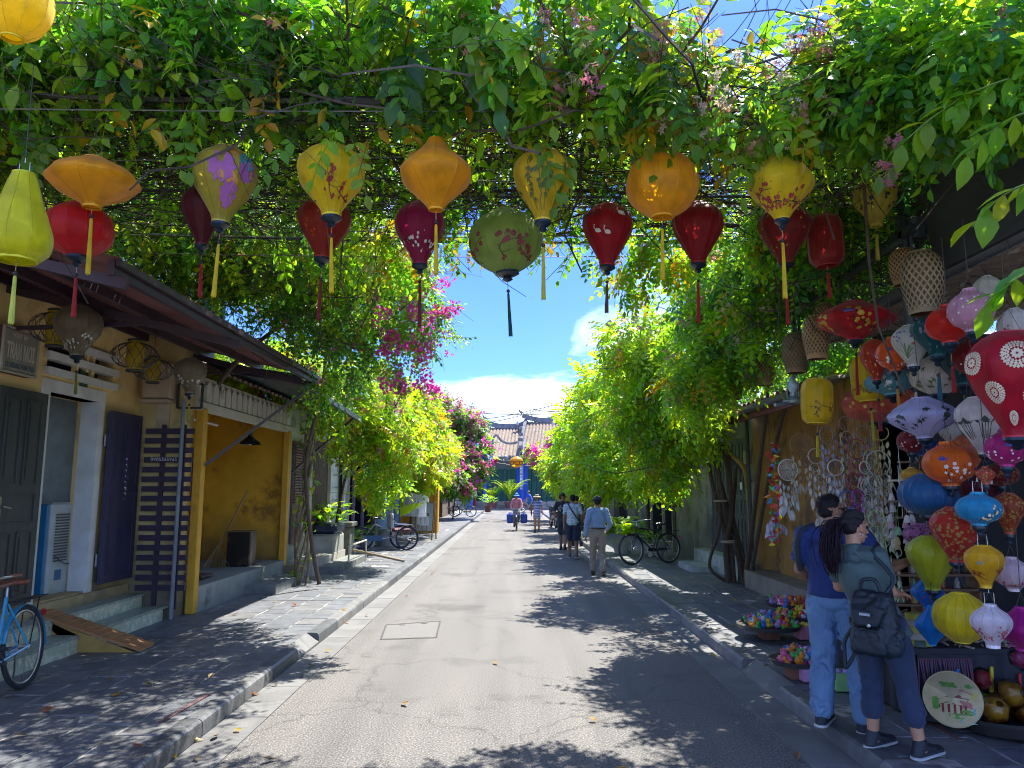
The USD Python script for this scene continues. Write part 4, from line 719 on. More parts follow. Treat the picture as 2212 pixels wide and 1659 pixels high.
for k in range(60):
    px, py = vr.uniform(60, 1900), vr.uniform(60, 330); p = onY(px, py, 4.45 + vr.uniform(0, .3)); b = MB(); d = vr.normal(size=3) * .6; d[2] -= .8; leaf(b, p - v1.loc, d, vr.normal(size=3), .13, .06, 4, .2, .3); part(v1, 'yellow_leaf', b, GY)
for k in range(7): p = onY(1380 + k * 11, 30 + vr.uniform(-25, 35), 4.3); b = MB(); d = vr.normal(size=3); d[1] *= .3; leaf(b, p - v1.loc, d, np.array([0, -.7, .7]), .17, .08, 4, .15, .2); part(v1, 'leaf', b, G4)
# main stems of the canopy
for k, pts in enumerate([[(-4.9, 6.2, .1), (-4.75, 6.1, 1.8), (-4.6, 6, 3.5), (-4.0, 5.8, 4.4), (-2.5, 5.6, 4.5)], [(4.3, 14.0, .1), (3.9, 10, 3.6), (3.4, 7.5, 4.3), (1.5, 6.4, 4.45), (-.5, 6.2, 4.4)], [(3.3, 8.0, 4.2), (2.0, 7.0, 4.4), (0.3, 7.2, 4.35)]]): b = MB(); b.tube(spline(pts, 24) - v1.loc, np.linspace(.035, .015, 24), 7); part(v1, 'stem', b, BARK, smooth=50)
# --- V2 dark hanging bougainvillea on the left ---
v2 = thing('hanging_bougainvillea', 'dark leafy bougainvillea with magenta flowers hanging over the left awning', 'vine', (-2.6, 10, 4.2))
def pb(px, py, Y, rx, ry, rz): p = onY(px, py, Y); return (*p, rx, ry, rz)
bl2 = [pb(560, 500, 9.2, .8, .8, .5), pb(640, 560, 9.5, .75, .8, .5), pb(740, 560, 9.8, .6, .8, .5), pb(600, 640, 9.6, .55, .7, .45), pb(680, 680, 10, .6, .7, .5), pb(760, 680, 10.3, .55, .7, .5), pb(740, 780, 10.4, .32, .5, .42), pb(800, 740, 10.5, .4, .5, .4), pb(840, 620, 10.2, .45, .6, .45), pb(500, 450, 8.6, .9, .8, .4), pb(420, 430, 8.2, .7, .6, .25), pb(860, 540, 10, .4, .6, .3), pb(700, 840, 10.8, .2, .3, .3), pb(660, 600, 11.4, 1., .8, .8), pb(760, 640, 11.6, .7, .8, .7), pb(430, 470, 8.6, .7, .7, .35), pb(360, 450, 8.2, .7, .7, .35), pb(540, 560, 10.5, .9, .9, .5), pb(460, 530, 10, .8, .8, .5), pb(380, 520, 9.6, .8, .8, .4)]
p2 = mass(v2, bl2, 3300, [('boug', G3, .5), ('boug', G2, .35), ('boug', G1, .12), ('boug', GO, .03)], (.7, 1.2), .5, .4, 1.8, 21, inner=.3)
e2 = [pb(890, 590, 10, .22, .3, .2), pb(920, 650, 10, .22, .3, .2), pb(905, 720, 10, .2, .3, .2), pb(870, 700, 10, .25, .3, .25), pb(870, 780, 10, .2, .3, .25), pb(950, 690, 10, .14, .2, .14), pb(905, 830, 10, .12, .2, .16), pb(850, 840, 10, .1, .2, .16), pb(960, 720, 9.9, .08, .1, .1)]
p3 = mass(v2, e2, 300, [('boug', G2, .5), ('boug', G1, .4), ('boug', G3, .2)], (.6, 1.), .7, .3, 2., 22, name='edge_foliage')
flowers(v2, p3, FL['bract'], MAG, 150, 23, (.7, 1.25)); flowers(v2, p2, FL['bract'], MAG, 50, 24, (.6, 1.1), near=lambda p: np.clip(p[:, 0] + 4.2, .05, 3) ** 2)
twigs(v2, 260, ((-3.8, 8.4, 3.6), (-1.6, 11.5, 5.2)), (.5, 1.4), (.003, .008), 25, flat=.8)
for k, pts in enumerate([[onY(690, 1262, 13.6), (-3.6, 13.2, 2.), (-3.1, 12, 3.3), (-2.6, 10.6, 4.2)], [(-4.3, 10.9, 3.4), (-3.6, 10.4, 3.9), (-2.6, 10.2, 4.5)]]): b = MB(); b.tube(spline(pts, 20) - v2.loc, np.linspace(.04, .018, 20), 7); part(v2, 'stem', b, BARK, smooth=50)
# --- V3 sunlit creepers on the left eaves ---
def creeper(name, label, blobs, n, kinds, seed, sc, fl=(), tw=0, stems=(), cl=.4, hang=.55, fsc=(1., 1.9)):
    c = np.mean([b[:3] for b in blobs], 0); t = thing(name, label, 'vine', (c[0], c[1], c[2]))
    p = mass(t, blobs, n, kinds, sc, hang, cl, 1.3, seed, inner=.35)
    for k, (pr, m, nn) in enumerate(fl): flowers(t, p, FL[pr], m, nn, seed + 50 + k, fsc)
    if tw: B = np.array(blobs); twigs(t, tw, (B[:, :3].min(0), B[:, :3].max(0)), (.5, 1.3), (.004, .01), seed + 9, flat=.6)
    for s in stems: b = MB(); b.tube(spline(s, 16) - t.loc, np.linspace(.05, .02, 16), 6); part(t, 'stem', b, BARK, smooth=50)
    return t
def row(pts, jit=.3, rep=2, seed=1):
    q = np.random.default_rng(seed); out = []
    for px, py, Y, r in pts:
        for k in range(rep): p = onY(px + q.uniform(-8, 8), py + q.uniform(-8, 8), Y + q.uniform(-.8, .8)); out.append((*p, r * q.uniform(.8, 1.2), r * 1.3, r * q.uniform(.8, 1.1)))
    return out
lk = [('creeper', G4, .3), ('creeper', G1, .5), ('creeper', GO, .05), ('creeper', GY, .05), ('creeper', G2, .2)]
creeper('sunlit_creeper', 'yellow green flowering creeper on the eave right behind the canvas awning', row([(560, 800, 17.5, .5), (500, 800, 15.5, .6), (570, 810, 15.5, .6), (630, 800, 15.5, .6), (470, 770, 15, .5), (640, 810, 17.5, .5), (720, 830, 17, .6), (780, 850, 17, .7), (750, 920, 16.5, .6), (820, 900, 17, .75), (850, 970, 17.5, .6), (800, 990, 17, .5), (840, 1040, 17.5, .35), (780, 960, 16.4, .4), (730, 880, 16, .4), (810, 1060, 17.5, .25)], seed=31), 2500, lk, 32, (.8, 1.25), [('star', SAL, 150), ('star', PINK, 60)], 60, [[(-4.2, 18, PZ), (-4.0, 18, 2.), (-3.3, 17.6, 3.4)]])
creeper('sunlit_creeper', 'golden yellow creeper arching over the yellow door further down on the left', row([(900, 900, 26, 1.0), (880, 960, 25, .8), (925, 960, 28, .8), (945, 990, 30, .6), (900, 1010, 26, .6), (950, 965, 33, .8), (930, 1010, 28, .5), (850, 900, 23, .8)], seed=33), 1700, [('coarse', G4, .6), ('coarse', G1, .35), ('coarse', GY, .08), ('coarse', GO, .05)], 34, (.7, 1.15), [('star', SAL, 40)], 40, [[(-3.6, 27, PZ), (-3.5, 27, 2.), (-3.0, 27, 3.4)]])
# --- bougainvillea near the temple ---
creeper('bougainvillea_bush', 'tall bougainvillea with pink and white flowers left of the temple', row([(960, 900, 46, 1.2), (1010, 930, 47, 1.1), (1028, 960, 48, .7), (1000, 980, 46, 1.), (980, 1030, 44, .8), (1020, 1030, 45, .7), (1035, 1015, 46, .5), (960, 1050, 43, .5), (1048, 970, 47, .4), (1000, 1060, 44, .4), (940, 870, 46, .6), (1015, 905, 47, .4), (1058, 990, 46, .35)], seed=35), 1900, [('coarse', G2, .45), ('coarse', G3, .35), ('coarse', G1, .25)], 36, (.8, 1.3), [('bract', MAG, 330), ('bract', WHB, 260), ('bract', PINK, 120)], 60, [[(-3.5, 45, PZ), (-3.3, 45, 1.8), (-2.6, 45, 4.)]], fsc=(2.2, 3.6))
creeper('bougainvillea_bush', 'pink bougainvillea sprays right of the yellow lantern before the temple', row([(1170, 985, 48, .6), (1200, 960, 48, .6), (1190, 1010, 47, .35), (1215, 1000, 47, .5), (1150, 975, 48, .35), (1225, 950, 47, .6)], seed=37), 500, [('coarse', G2, .6), ('coarse', G4, .4)], 38, (.7, 1.1), [('bract', MAG, 200)], 20, [[(3.6, 47, PZ), (3.4, 47, 2), (3.2, 47, 4)]], fsc=(2.2, 3.4))
# --- right: sunlit masses along the eaves ---
rk = [('creeper', G1, .55), ('creeper', G4, .25), ('creeper', G2, .2), ('creeper', GY, .02)]; rk2 = [('coarse', G1, .55), ('coarse', G4, .25), ('coarse', G2, .2)]
creeper('edge_creeper', 'light green creeper hanging in long sprays over the nearest right gutter', row([(1700, 480, 7.6, .35), (1640, 480, 8.0, .4), (1590, 540, 8.6, .45), (1540, 600, 9., .45), (1620, 600, 8.8, .45), (1560, 700, 9.4, .45), (1640, 690, 9.2, .4), (1500, 680, 9.8, .4), (1700, 610, 8.6, .35), (1560, 790, 9.6, .35), (1500, 800, 10, .4), (1620, 770, 9.4, .22), (1780, 430, 7.2, .35), (1730, 400, 7., .4)], seed=41), 1900, [('creeper', G1, .5), ('creeper', G2, .35), ('long', G1, .15), ('creeper', G3, .15), ('creeper', GY, .05)], 42, (.6, 1.), [('star', PINK, 45), ('star', CRM, 40)], 120, [[(4.25, 14.1, PZ), (3.9, 11.5, 2.9), (3.2, 9.4, 3.9)]], hang=.8)
creeper('sunlit_creeper', 'bright green creeper mass over the eave in front of the dark doors', row([(1360, 730, 14, .45), (1420, 760, 13.5, .55), (1480, 780, 13, .5), (1370, 800, 15, .65), (1440, 850, 13.8, .65), (1400, 900, 14.5, .7), (1500, 860, 12.6, .5), (1350, 890, 16, .6), (1470, 940, 13.5, .5), (1430, 980, 14.5, .45), (1520, 930, 12.5, .3), (1400, 1020, 15, .35), (1460, 1030, 14.4, .22), (1540, 880, 12, .2)], seed=43), 2700, rk, 44, (.75, 1.2), [('star', PINK, 60), ('star', CRM, 40), ('star', SAL, 20)], 80, [[(4.3, 14.4, PZ), (4.0, 14.6, 2.1), (3.3, 14.5, 3.4)]])
creeper('sunlit_creeper', 'bright green creeper mass over the bag shop eave on the right', row([(1310, 830, 20, .8), (1280, 880, 22, .8), (1330, 920, 20, .9), (1290, 950, 22, .9), (1350, 980, 19, .8), (1250, 930, 25, .7), (1300, 1010, 21, .7), (1350, 1040, 19, .4), (1260, 1000, 24, .6)], seed=45), 2100, rk2, 46, (.6, 1.), [('star', PINK, 30)], 60, [[(3.7, 20.5, PZ), (3.6, 20.5, 2.), (3.2, 20.5, 3.4)]])
creeper('sunlit_creeper', 'farthest green creeper mass on the right end of the street', row([(1245, 965, 32, .9), (1222, 1000, 36, .8), (1260, 1020, 30, .9), (1200, 1010, 42, .7), (1225, 1040, 36, .6), (1195, 1040, 44, .5), (1280, 1040, 28, .5), (1250, 920, 30, .5)], seed=47), 1500, rk2, 48, (.8, 1.3), [('bract', MAG, 12)], 30, [[(3.6, 33, PZ), (3.5, 33, 2.), (3.1, 33, 3.6)]])
q = MB(); a, b_ = onY(1312, 696, 14.6), onY(1332, 720, 14.6); q.tube([a, b_], .09, 8); q.tube([onY(1372, 683, 14.8), onY(1372, 705, 14.8)], .09, 8); single('cut_branch', q, mat('cut_wood', (.3, .22, .15), .8), 'sawn off branch stubs sticking out above the right creeper', 'branch')
# --- near right: sprays close to the camera ---
nv = thing('near_creeper', 'near creeper sprays with large glossy leaves hanging from the upper right', 'vine', (2.6, 4, 4.4))
nb = [pb(2060, 120, 4.0, .45, .4, .3), pb(2160, 60, 3.9, .4, .4, .3), pb(1960, 100, 4.3, .4, .4, .25), pb(2190, 200, 3.8, .3, .3, .25), pb(1900, 180, 4.5, .35, .35, .3), pb(2020, 230, 4.2, .25, .25, .2), pb(1860, 60, 4.6, .4, .4, .2)]
mass(nv, nb, 620, [('near', G2, .5), ('near', G1, .3), ('near', G3, .25)], (.5, .85), .5, .3, 2., 61, inner=.3)
def spray(t, p0, p1, n, ll, lw, m, seed, sag=.08, mats=None):
    """a hanging stem with single leaves along it"""
    q = np.random.default_rng(seed); P = seg(p0, p1, 14, -sag); b = MB(); b.tube(P - t.loc, np.linspace(.006, .003, 14), 5); part(t, 'twig', b, mat('green_twig', (.12, .2, .03), .6))
    d0 = (P[-1] - P[0]) / np.linalg.norm(P[-1] - P[0])
    for k in range(n):
        u = (k + .5) / n; i = min(12, int(u * 13)); s = 1 if k % 2 else -1; side = np.cross(d0, (0, -1, .2)); d = d0 * .45 + side * s * .8 + np.array([0, 0, -.5]) + q.normal(size=3) * .15
        b = MB(); f = q.uniform(.8, 1.15); leaf(b, P[i] - t.loc, d, np.array([q.uniform(-.2, .2), -.55, .8]), ll * f, lw * f, 4, .25, .22); part(t, 'leaf', b, (mats or [m])[k % len(mats or [m])])
spray(nv, onY(2180, 170, 3.6), onY(1930, 330, 3.9), 15, .16, .085, G1, 62, .06, [G1, G2, G1, G4]); spray(nv, onY(2230, 240, 3.4), onY(2080, 350, 3.6), 9, .15, .08, G1, 63, .05, [G1, G2]); spray(nv, onY(2260, 390, 2.9), onY(2100, 490, 3.1), 8, .15, .085, G1, 64, .05, [G1, G4, G2]); spray(nv, onY(2260, 570, 2.6), onY(2120, 670, 2.75), 9, .13, .075, G1, 65, .03, [G1, G2]); spray(nv, onY(2050, 330, 4.1), onY(1890, 390, 4.3), 9, .13, .07, G2, 66, .05, [G2, G1]); spray(nv, onY(1960, 60, 4.2), onY(1810, 40, 4.4), 8, .15, .08, G1, 67, .1, [G1, G4])
for k, (px, py) in enumerate(((1900, 345), (1935, 300), (1920, 375))): b = flower_cluster(80 + k, 9, .022, .07); part(nv, 'flower_cluster', b.xform(t=onY(px, py, 3.95) - nv.loc), PINK)
for k, (px, py) in enumerate(((2185, 30), (2170, 55), (1290, 165))): part(nv, 'flower_cluster', flower_cluster(90 + k, 10, .026, .08).xform(t=onY(px, py, 3.7) - nv.loc), PINK)
b = MB(); b.tube(spline([(3.9, 7.0, 3.2), (3.4, 6, 4.2), (3.0, 5, 4.5), (2.4, 4.2, 4.7)], 16) - nv.loc, np.linspace(.03, .012, 16), 6); part(nv, 'stem', b, BARK)
# spiky plant in a hanging basket under the canopy right
hp = thing('hanging_fern_basket', 'spiky leaved plant in a dark hanging basket beside the slatted blind', 'plant', onY(1975, 480, 6.2)); b = MB(); b.lathe([(.09, -.16), (.15, 0)], 14); b.lathe([(.088, -.16), (.0, -.16)], 14); part(hp, 'basket', b, PG)
for k in range(26): b = MB(); a = k * 2.4; d = np.array([math.cos(a), math.sin(a), vr.uniform(.3, 1.4)]); leaf(b, np.array([0, 0, 0.]), d, np.array([0, 0, 1.]), vr.uniform(.35, .6), .035, 4, .55, .3); part(hp, 'leaf', b, G3)
b = MB(); [b.tube([(.15 * math.cos(a), .15 * math.sin(a), 0), (0, 0, .6)], .003, 3) for a in (0, 2.1, 4.2)]; part(hp, 'cord', b, BLACK)
# twisted trunk pair at the right (multi-stem vine)
tv = thing('twisted_vine_trunk', 'bundle of twisted bare vine stems rising from the right pavement', 'vine trunk', (4.15, 14.2, PZ)); base = onZ(1585, 1258, PZ)
tops = [(1545, 985), (1560, 960), (1530, 1000), (1575, 970), (1552, 950), (1590, 1010)]
for k, (px, py) in enumerate(tops):
    tpnt = onY(px, py, 13.4 + .2 * k); mid = base * .45 + tpnt * .55 + np.array([.14 - .05 * k, 0, -.1]); w1 = base + np.array([vr.uniform(-.15, .15), vr.uniform(-.08, .08), .0]); b = MB()
    b.tube(spline([w1, w1 + np.array([.02 * k - .05, 0, .55]), mid + vr.normal(size=3) * .06, tpnt], 18) - tv.loc, np.linspace(.055, .035, 18) * vr.uniform(.8, 1.1), 7); part(tv, 'stem', b, BARK, smooth=50)
b = MB(); b.tube(spline([base + (-.12, 0, 0), base + (-.45, 0, .3), onY(1555, 1130, 14), onY(1550, 1010, 13.8), onY(1535, 960, 13.5)], 22) - tv.loc, .032, 7); part(tv, 'stem', b, BARK, smooth=50)
for py in (1170, 1082): b = MB(); c_ = onY(1572 if py > 1100 else 1556, py, 13.9); b.lathe([(.13, -.02), (.135, 0), (.13, .02)], 12, c_ - tv.loc); part(tv, 'binding', b, mat('rag', (.3, .25, .17), .9))
# twisted trunk with leaves at left
tl = thing('twining_vine', 'thin twisted vine trunk with hanging leaves before the mint house', 'vine', onZ(645, 1264, PZ)); B0 = onZ(645, 1264, PZ)
for k in range(6):
    P = []
    for z in np.linspace(0, 3.15, 26): a = z * 3.1 + k * 1.05; P.append((B0[0] + .07 * math.cos(a) + .12 * z * .3 + (.1 * (1 - z / 3.) * (k - 2.5) / 2.5), B0[1] + .06 * math.sin(a), PZ + z))
    b = MB(); b.tube(np.array(P) - tl.loc, .022, 6); part(tl, 'stem', b, mat('pale_bark', (.2, .15, .08), .85, (.1, .075, .04), ns=12), smooth=50)
q_ = np.random.default_rng(77)
for k in range(90): z = q_.uniform(.1, 3.1); b = MB(); d = q_.normal(size=3); d[2] -= .5; leaf(b, np.array([.12 * z * .3 + q_.uniform(-.15, .2), q_.uniform(-.12, .12), z]), d, q_.normal(size=3) + np.array([0, -.5, .8]), .15, .065, 3, .2, .25); part(tl, 'leaf', b, (G1, G2, G4)[k % 3])
# potted plants
POT = mat('pot_clay', (.16, .06, .04), .8); POTW = mat('pot_pale', (.42, .42, .38), .8, (.3, .3, .27), ns=4)
def pot(t, r, h, m=POT, c=(0, 0, 0)): b = MB(); b.lathe([(0, 0), (r * .72, 0), (r, h * .9), (r * 1.08, h * .9), (r * 1.08, h), (r * .92, h), (r * .9, h * .85), (0, h * .85)], 18, c); part(t, 'pot', b, m, smooth=40)
def leafy(t, n, c, spread, L, W, m, seed, up=.8, nn=4, bend=.5, stem=True):
    q = np.random.default_rng(seed)
    for k in range(n):
        a = q.uniform(0, 6.283); d = np.array([math.cos(a), math.sin(a), up * q.uniform(.3, 1.4)]); s = np.array(c) + np.array([math.cos(a), math.sin(a), 0]) * spread * q.uniform(0, 1) + np.array([0, 0, q.uniform(0, spread)])
        b = MB(); leaf(b, s, d, np.array([0, 0, 1.]), L * q.uniform(.7, 1.2), W * q.uniform(.8, 1.2), nn, bend, .3); part(t, 'leaf', b, m[k % len(m)])
for k, (px, py, hgt) in enumerate(((1106, 1000, 2.9), (1062, 1040, 2.0))):
    g0 = onZ(1068 if k else 1106, 1098, .14); g0[1] = 70.9; g0[0] = ray(1063 if k else 1101, 1080)[0] / ray(1063 if k else 1101, 1080)[1] * 70.9; p_ = thing('palm_in_pot', ('taller' if k == 0 else 'shorter') + ' potted palm in front of the temple columns', 'palm', (g0[0], 70.9, .12)); pot(p_, .5, .6, mat('pot_red', (.2, .06, .05), .7))
    for j in range(16 if k == 0 else 13):
        a = j * 2.4; d = np.array([math.cos(a) * .22, math.sin(a) * .22, 1.]); L = hgt * vr.uniform(.75, 1.); b = MB(); P = [np.array([0, 0, .5]) + d * L * t - np.array([0, 0, .22 * L * t ** 3]) + np.array([math.cos(a), math.sin(a), 0]) * .35 * L * t ** 2 for t in np.linspace(0, 1, 9)]; b.tube(P, .02, 3)
        for i in range(3, 9):
            for s in (-1, 1): dd = P[i] - P[i - 1]; sd = np.cross(dd, (0, 0, 1)); leaf(b, P[i], dd / np.linalg.norm(dd) + s * sd / (np.linalg.norm(sd) + 1e-9) * 1.0 + np.array([0, 0, -.2]), np.array([0, 0, 1.]), .55, .1, 2, .3, .1); leaf(b, (P[i] + P[i - 1]) / 2, dd / np.linalg.norm(dd) + s * sd / (np.linalg.norm(sd) + 1e-9) * 1.0, np.array([0, 0, 1.]), .55, .1, 2, .3, .1)
        part(p_, 'frond', b, (G1, G4, G2)[j % 3])
bp_ = thing('banana_plant', 'broad leaved banana plant in a pot behind the parked trishaw', 'plant', (-3.9, 24.0, PZ)); pot(bp_, .35, .5, POTW)
for k, (dx, L, tl_) in enumerate(((-.9, 1.35, .9), (-.45, 1.2, 1.3), (.1, 1.1, 1.6), (.55, 1.5, 1.2), (.95, 1.3, .7), (.3, 1., -.3))): b = MB(); leaf(b, np.array([0, 0, .75]), np.array([dx, -.2 + .1 * k, tl_]), np.array([0, -.6, .6]), L, .36, 4, .25, .2); b.tube([(0, 0, .4), (0, 0, .78)], .05, 6); part(bp_, 'leaf', b, (G2, G1, G3)[k % 3])
rp_ = thing('broad_leaf_plant', 'low bush of broad heart shaped leaves beside the black bicycle', 'plant', onZ(1345, 1195, PZ)); pot(rp_, .3, .35, POTW); leafy(rp_, 70, (0, 0, .5), .42, .42, .3, (G1, G2, G1, G4), 91, .5, 4, .5)
g0 = onZ(695, 1200, PZ); pp = thing('planter_bowl', 'navy planter trough with leafy herb on a painted stone stand', 'planter', (-4.3, 18.0, PZ)); b = MB(); b.cbox((-.3, -.5, 0), (.24, .5, .72), .05); part(pp, 'stand', b, mat('painted_stone', (.36, .36, .32), .85, (.2, .21, .18), ns=2.5)); b = MB(); b.cbox((-.3, -.45, .72), (.26, .45, .96), .06); part(pp, 'trough', b, mat('navy_glaze', (.015, .025, .06), .35)); leafy(pp, 60, (0, 0, .95), .4, .3, .15, (G1, G2), 92, 1., 3)
g0 = onZ(735, 1208, PZ); ps_ = thing('stone_plinth', 'weathered square stone plinth at the pavement edge of the dark shop', 'plinth', (-4.4, 19.6, PZ)); b = MB(); b.cbox((-.3, -.3, 0), (.3, .3, .8), .02); b.cbox((-.36, -.36, .8), (.36, .36, .92), .02); part(ps_, 'block', b, mat('mossy_stone', (.13, .13, .11), .9, (.06, .06, .05), ns=4, bump=.5, bs=30, stain=(.05, .06, .045), stain_s=3, stain_at=.52))
for k, (x, y, r_, lab) in enumerate(((-4.4, 20.7, .22, 'round pale pot with dark bushy herb beside the stone plinth'), (-4.35, 23.2, .22, 'pale pot with fern behind the trishaw wheel'), (3.75, 20.0, .26, 'pale pot with small shrub at the bag shop corner'))):
    t = thing('potted_plant', lab, 'plant', (x, y, PZ)); pot(t, r_, .34, POTW); leafy(t, 40, (0, 0, .34), .25, .25, .1, (G2, G3, G1), 94 + k, 1.2, 3)
t = thing('potted_plant', 'spindly shrub in a pot on the far pavement beneath the clothes rack', 'plant', (-1.9, 60, .1)); pot(t, .3, .5, POT); leafy(t, 60, (0, 0, .7), .6, .35, .15, (G1, G2), 97, 1.2, 2)
# fallen leaves
FLM = [GY, GO, mat('dry_leaf', (.2, .11, .04), .7)]; q_ = np.random.default_rng(14)
spots = [(1067, 1432), (868, 1520), (470, 1590), (440, 1600), (560, 1500), (680, 1440), (700, 1408), (745, 1345), (600, 1480), (420, 1640), (930, 1240), (1460, 1410), (1580, 1352), (1660, 1385), (1720, 1645), (1590, 1300), (1545, 1280), (1425, 1290), (1440, 1305), (1395, 1270), (1415, 1285), (1335, 1215), (1345, 1225), (1360, 1240), (240, 1505), (310, 1610), (60, 1590), (450, 1465), (640, 1310), (560, 1360), (735, 1320), (880, 1290), (905, 1215), (980, 1180), (870, 1195), (800, 1240), (380, 1640), (330, 1480), (245, 1470), (505, 1580), (790, 1330), (655, 1460), (720, 1270), (590, 1300), (500, 1330), (1510, 1250), (1470, 1240), (1650, 1440), (1550, 1420), (1330, 1660), (600, 1640), (1290, 1560), (90, 1540)]
for k, (px, py) in enumerate(spots):
    p = onZ(px, py, PZ); road_ = XL - .02 < p[0] < XR + .02
    if road_: p = onZ(px, py, .006)
    b = MB(); a = q_.uniform(0, 6.28); leaf(b, np.zeros(3), np.array([math.cos(a), math.sin(a), .12]), np.array([0, 0, 1.]), q_.uniform(.07, .13), q_.uniform(.035, .06), 4, -.15, .5)
    nm = ('yellow', 'orange brown', 'dry brown')[k % 3]; b2 = b.xform(t=p + (0, 0, .006)); single('fallen_leaf', b2, FLM[k % 3], f'small fallen {nm} leaf lying on the ' + ('road' if road_ else 'pavement slabs'), 'leaf', f'fallen {nm} leaves on the ' + ('road' if road_ else 'pavement'))
# ================= LANTERNS =================
SHAPES = {  # (height fraction from the top, radius fraction)
    'round': [(0, .3), (.04, .42), (.15, .72), (.3, .93), (.5, 1), (.7, .93), (.85, .72), (.96, .42), (1, .3)],
    'diamond': [(0, .22), (.06, .27), (.25, .62), (.42, .93), (.5, 1), (.58, .94), (.76, .62), (.96, .24), (1, .2)],
    'drop': [(0, .36), (.03, .5), (.1, .74), (.22, .95), (.32, 1), (.45, .94), (.65, .68), (.85, .4), (.95, .29), (1, .29)],
    'balloon': [(0, .4), (.06, .62), (.2, .94), (.34, 1), (.5, .92), (.7, .62), (.88, .34), (.94, .27), (1, .27)],
    'bulb': [(0, .34), (.05, .4), (.3, .62), (.55, .88), (.72, 1), (.86, .96), (.95, .78), (1, .6)],
    'saucer': [(0, .26), (.05, .36), (.25, .78), (.4, .97), (.47, 1), (.56, .94), (.75, .6), (.95, .22), (1, .2)],
    'jar': [(0, .3), (.07, .33), (.09, .42), (.22, .82), (.4, 1), (.55, .92), (.75, .58), (.9, .34), (.93, .3), (1, .33)],
    'cyl': [(0, .62), (.03, .78), (.12, .95), (.25, 1), (.75, 1), (.88, .95), (.97, .78), (1, .62)],
    'spindle': [(0, .24), (.07, .28), (.09, .34), (.3, .8), (.5, 1), (.7, .8), (.91, .34), (.93, .28), (1, .28)],
    'oblate': [(0, .28), (.08, .3), (.1, .42), (.25, .84), (.5, 1), (.75, .84), (.9, .42), (.92, .3), (1, .3)]}
class Surf:
    def __init__(s, shape, R, H, n, mode, rot=0.):
        p = np.array(SHAPES[shape]); s.f, s.R, s.H, s.n, s.mode, s.rot = PchipInterpolator(p[:, 0], p[:, 1]), R, H, n, mode, rot; s.tt = np.linspace(0, 1, 120); s.ar = np.concatenate([[0], np.cumsum(np.hypot(np.diff(s.f(s.tt) * R), np.diff(s.tt) * H))]); s.A = s.ar[-1]
    def rad(s, th, t):
        w = ((th - s.rot) % (2 * np.pi / s.n)) - np.pi / s.n; k = np.cos(np.pi / s.n) / np.cos(w)
        if s.mode == 'in': k = 1 - .045 * np.cos(w * s.n / 2) ** 1.2
        elif s.mode == 'puff': k = 1 + .02 * np.abs(np.cos(w * s.n / 2))
        return s.f(np.clip(t, 0, 1)) * s.R * (1 + (k - 1) * np.clip((s.f(np.clip(t, 0, 1)) - .25) * 3, 0, 1))
    def pt(s, th, t, off=0.):
        th, t = np.asarray(th, float), np.asarray(t, float); r = s.rad(th, t) + off; return np.stack([r * np.cos(th), r * np.sin(th), -t * s.H], -1)
    def mesh(s, m=4, k=22):
        th = np.linspace(0, 2 * np.pi, s.n * m + 1) + s.rot; t = np.unique(np.concatenate([np.linspace(0, 1, k), [.01, .03, .05, .07, .09, .91, .93, .96, .99]])); b = MB()
        T, Q = np.meshgrid(th, t, indexing='ij'); P = s.pt(T, Q); P[-1] = P[0]; b.grid(P); return b
    def decal(s, polys, off=.003):
        """flat painted shapes wrapped on the silk: list of (n, 2) outlines in metres (along the girth, up from the middle), fan-filled"""
        b = MB()
        for c, o in polys:
            q = np.vstack([c, o]); th = q[:, 0] / s.R; t = np.interp(.5 * s.A - q[:, 1], s.ar, s.tt); P = s.pt(th, t, off); n = len(o); b.add(P, [[0, 1 + k, 1 + (k + 1) % n] for k in range(n)])
        return b
def d_blossom(c, r, rot=0., petals=5):
    out = []
    for k in range(petals):
        a = rot + k * 2 * np.pi / petals; cc = np.array(c) + .58 * r * np.array([math.cos(a), math.sin(a)]); out.append((cc, cc + .46 * r * np.array([[math.cos(x), math.sin(x)] for x in np.linspace(0, 2 * np.pi, 7)[:-1]])))
    return out
def d_stroke(pts, w0, w1):
    p = np.array(pts, float); out = []; n = len(p) - 1
    for k in range(n):
        d = p[k + 1] - p[k]; l = np.linalg.norm(d) + 1e-9; s = np.array([-d[1], d[0]]) / l; a, b = w0 + (w1 - w0) * k / n, w0 + (w1 - w0) * (k + 1) / n
        out.append(((p[k] + p[k + 1]) / 2, np.array([p[k] - s * a / 2, p[k + 1] - s * b / 2, p[k + 1] + d / l * b * .3, p[k + 1] + s * b / 2, p[k] + s * a / 2])))
    return out
def d_leafs(c, n, L, w, a0, spread, q):
    out = []
    for k in range(n):
        a = a0 + (k - (n - 1) / 2) * spread + q.normal() * .1; d = np.array([math.cos(a), math.sin(a)]); s = np.array([-d[1], d[0]]); l = L * q.uniform(.7, 1.1); c = np.array(c); m = c + d * l * .4
        out.append((m, np.array([c, m + s * w / 2, c + d * l, m - s * w / 2])))
    return out
def d_bird(c, s, fl=1):
    P = np.array([(-1, .1), (-.55, .02), (-.35, .55), (-.1, .1), (.15, .7), (.3, .1), (1, .05), (.4, -.12), (.75, -.3), (.2, -.28), (-.4, -.3), (-.6, -.12)]) * s; P[:, 0] *= fl; return [(np.array(c) + (0, -.05 * s), np.array(c) + P)]
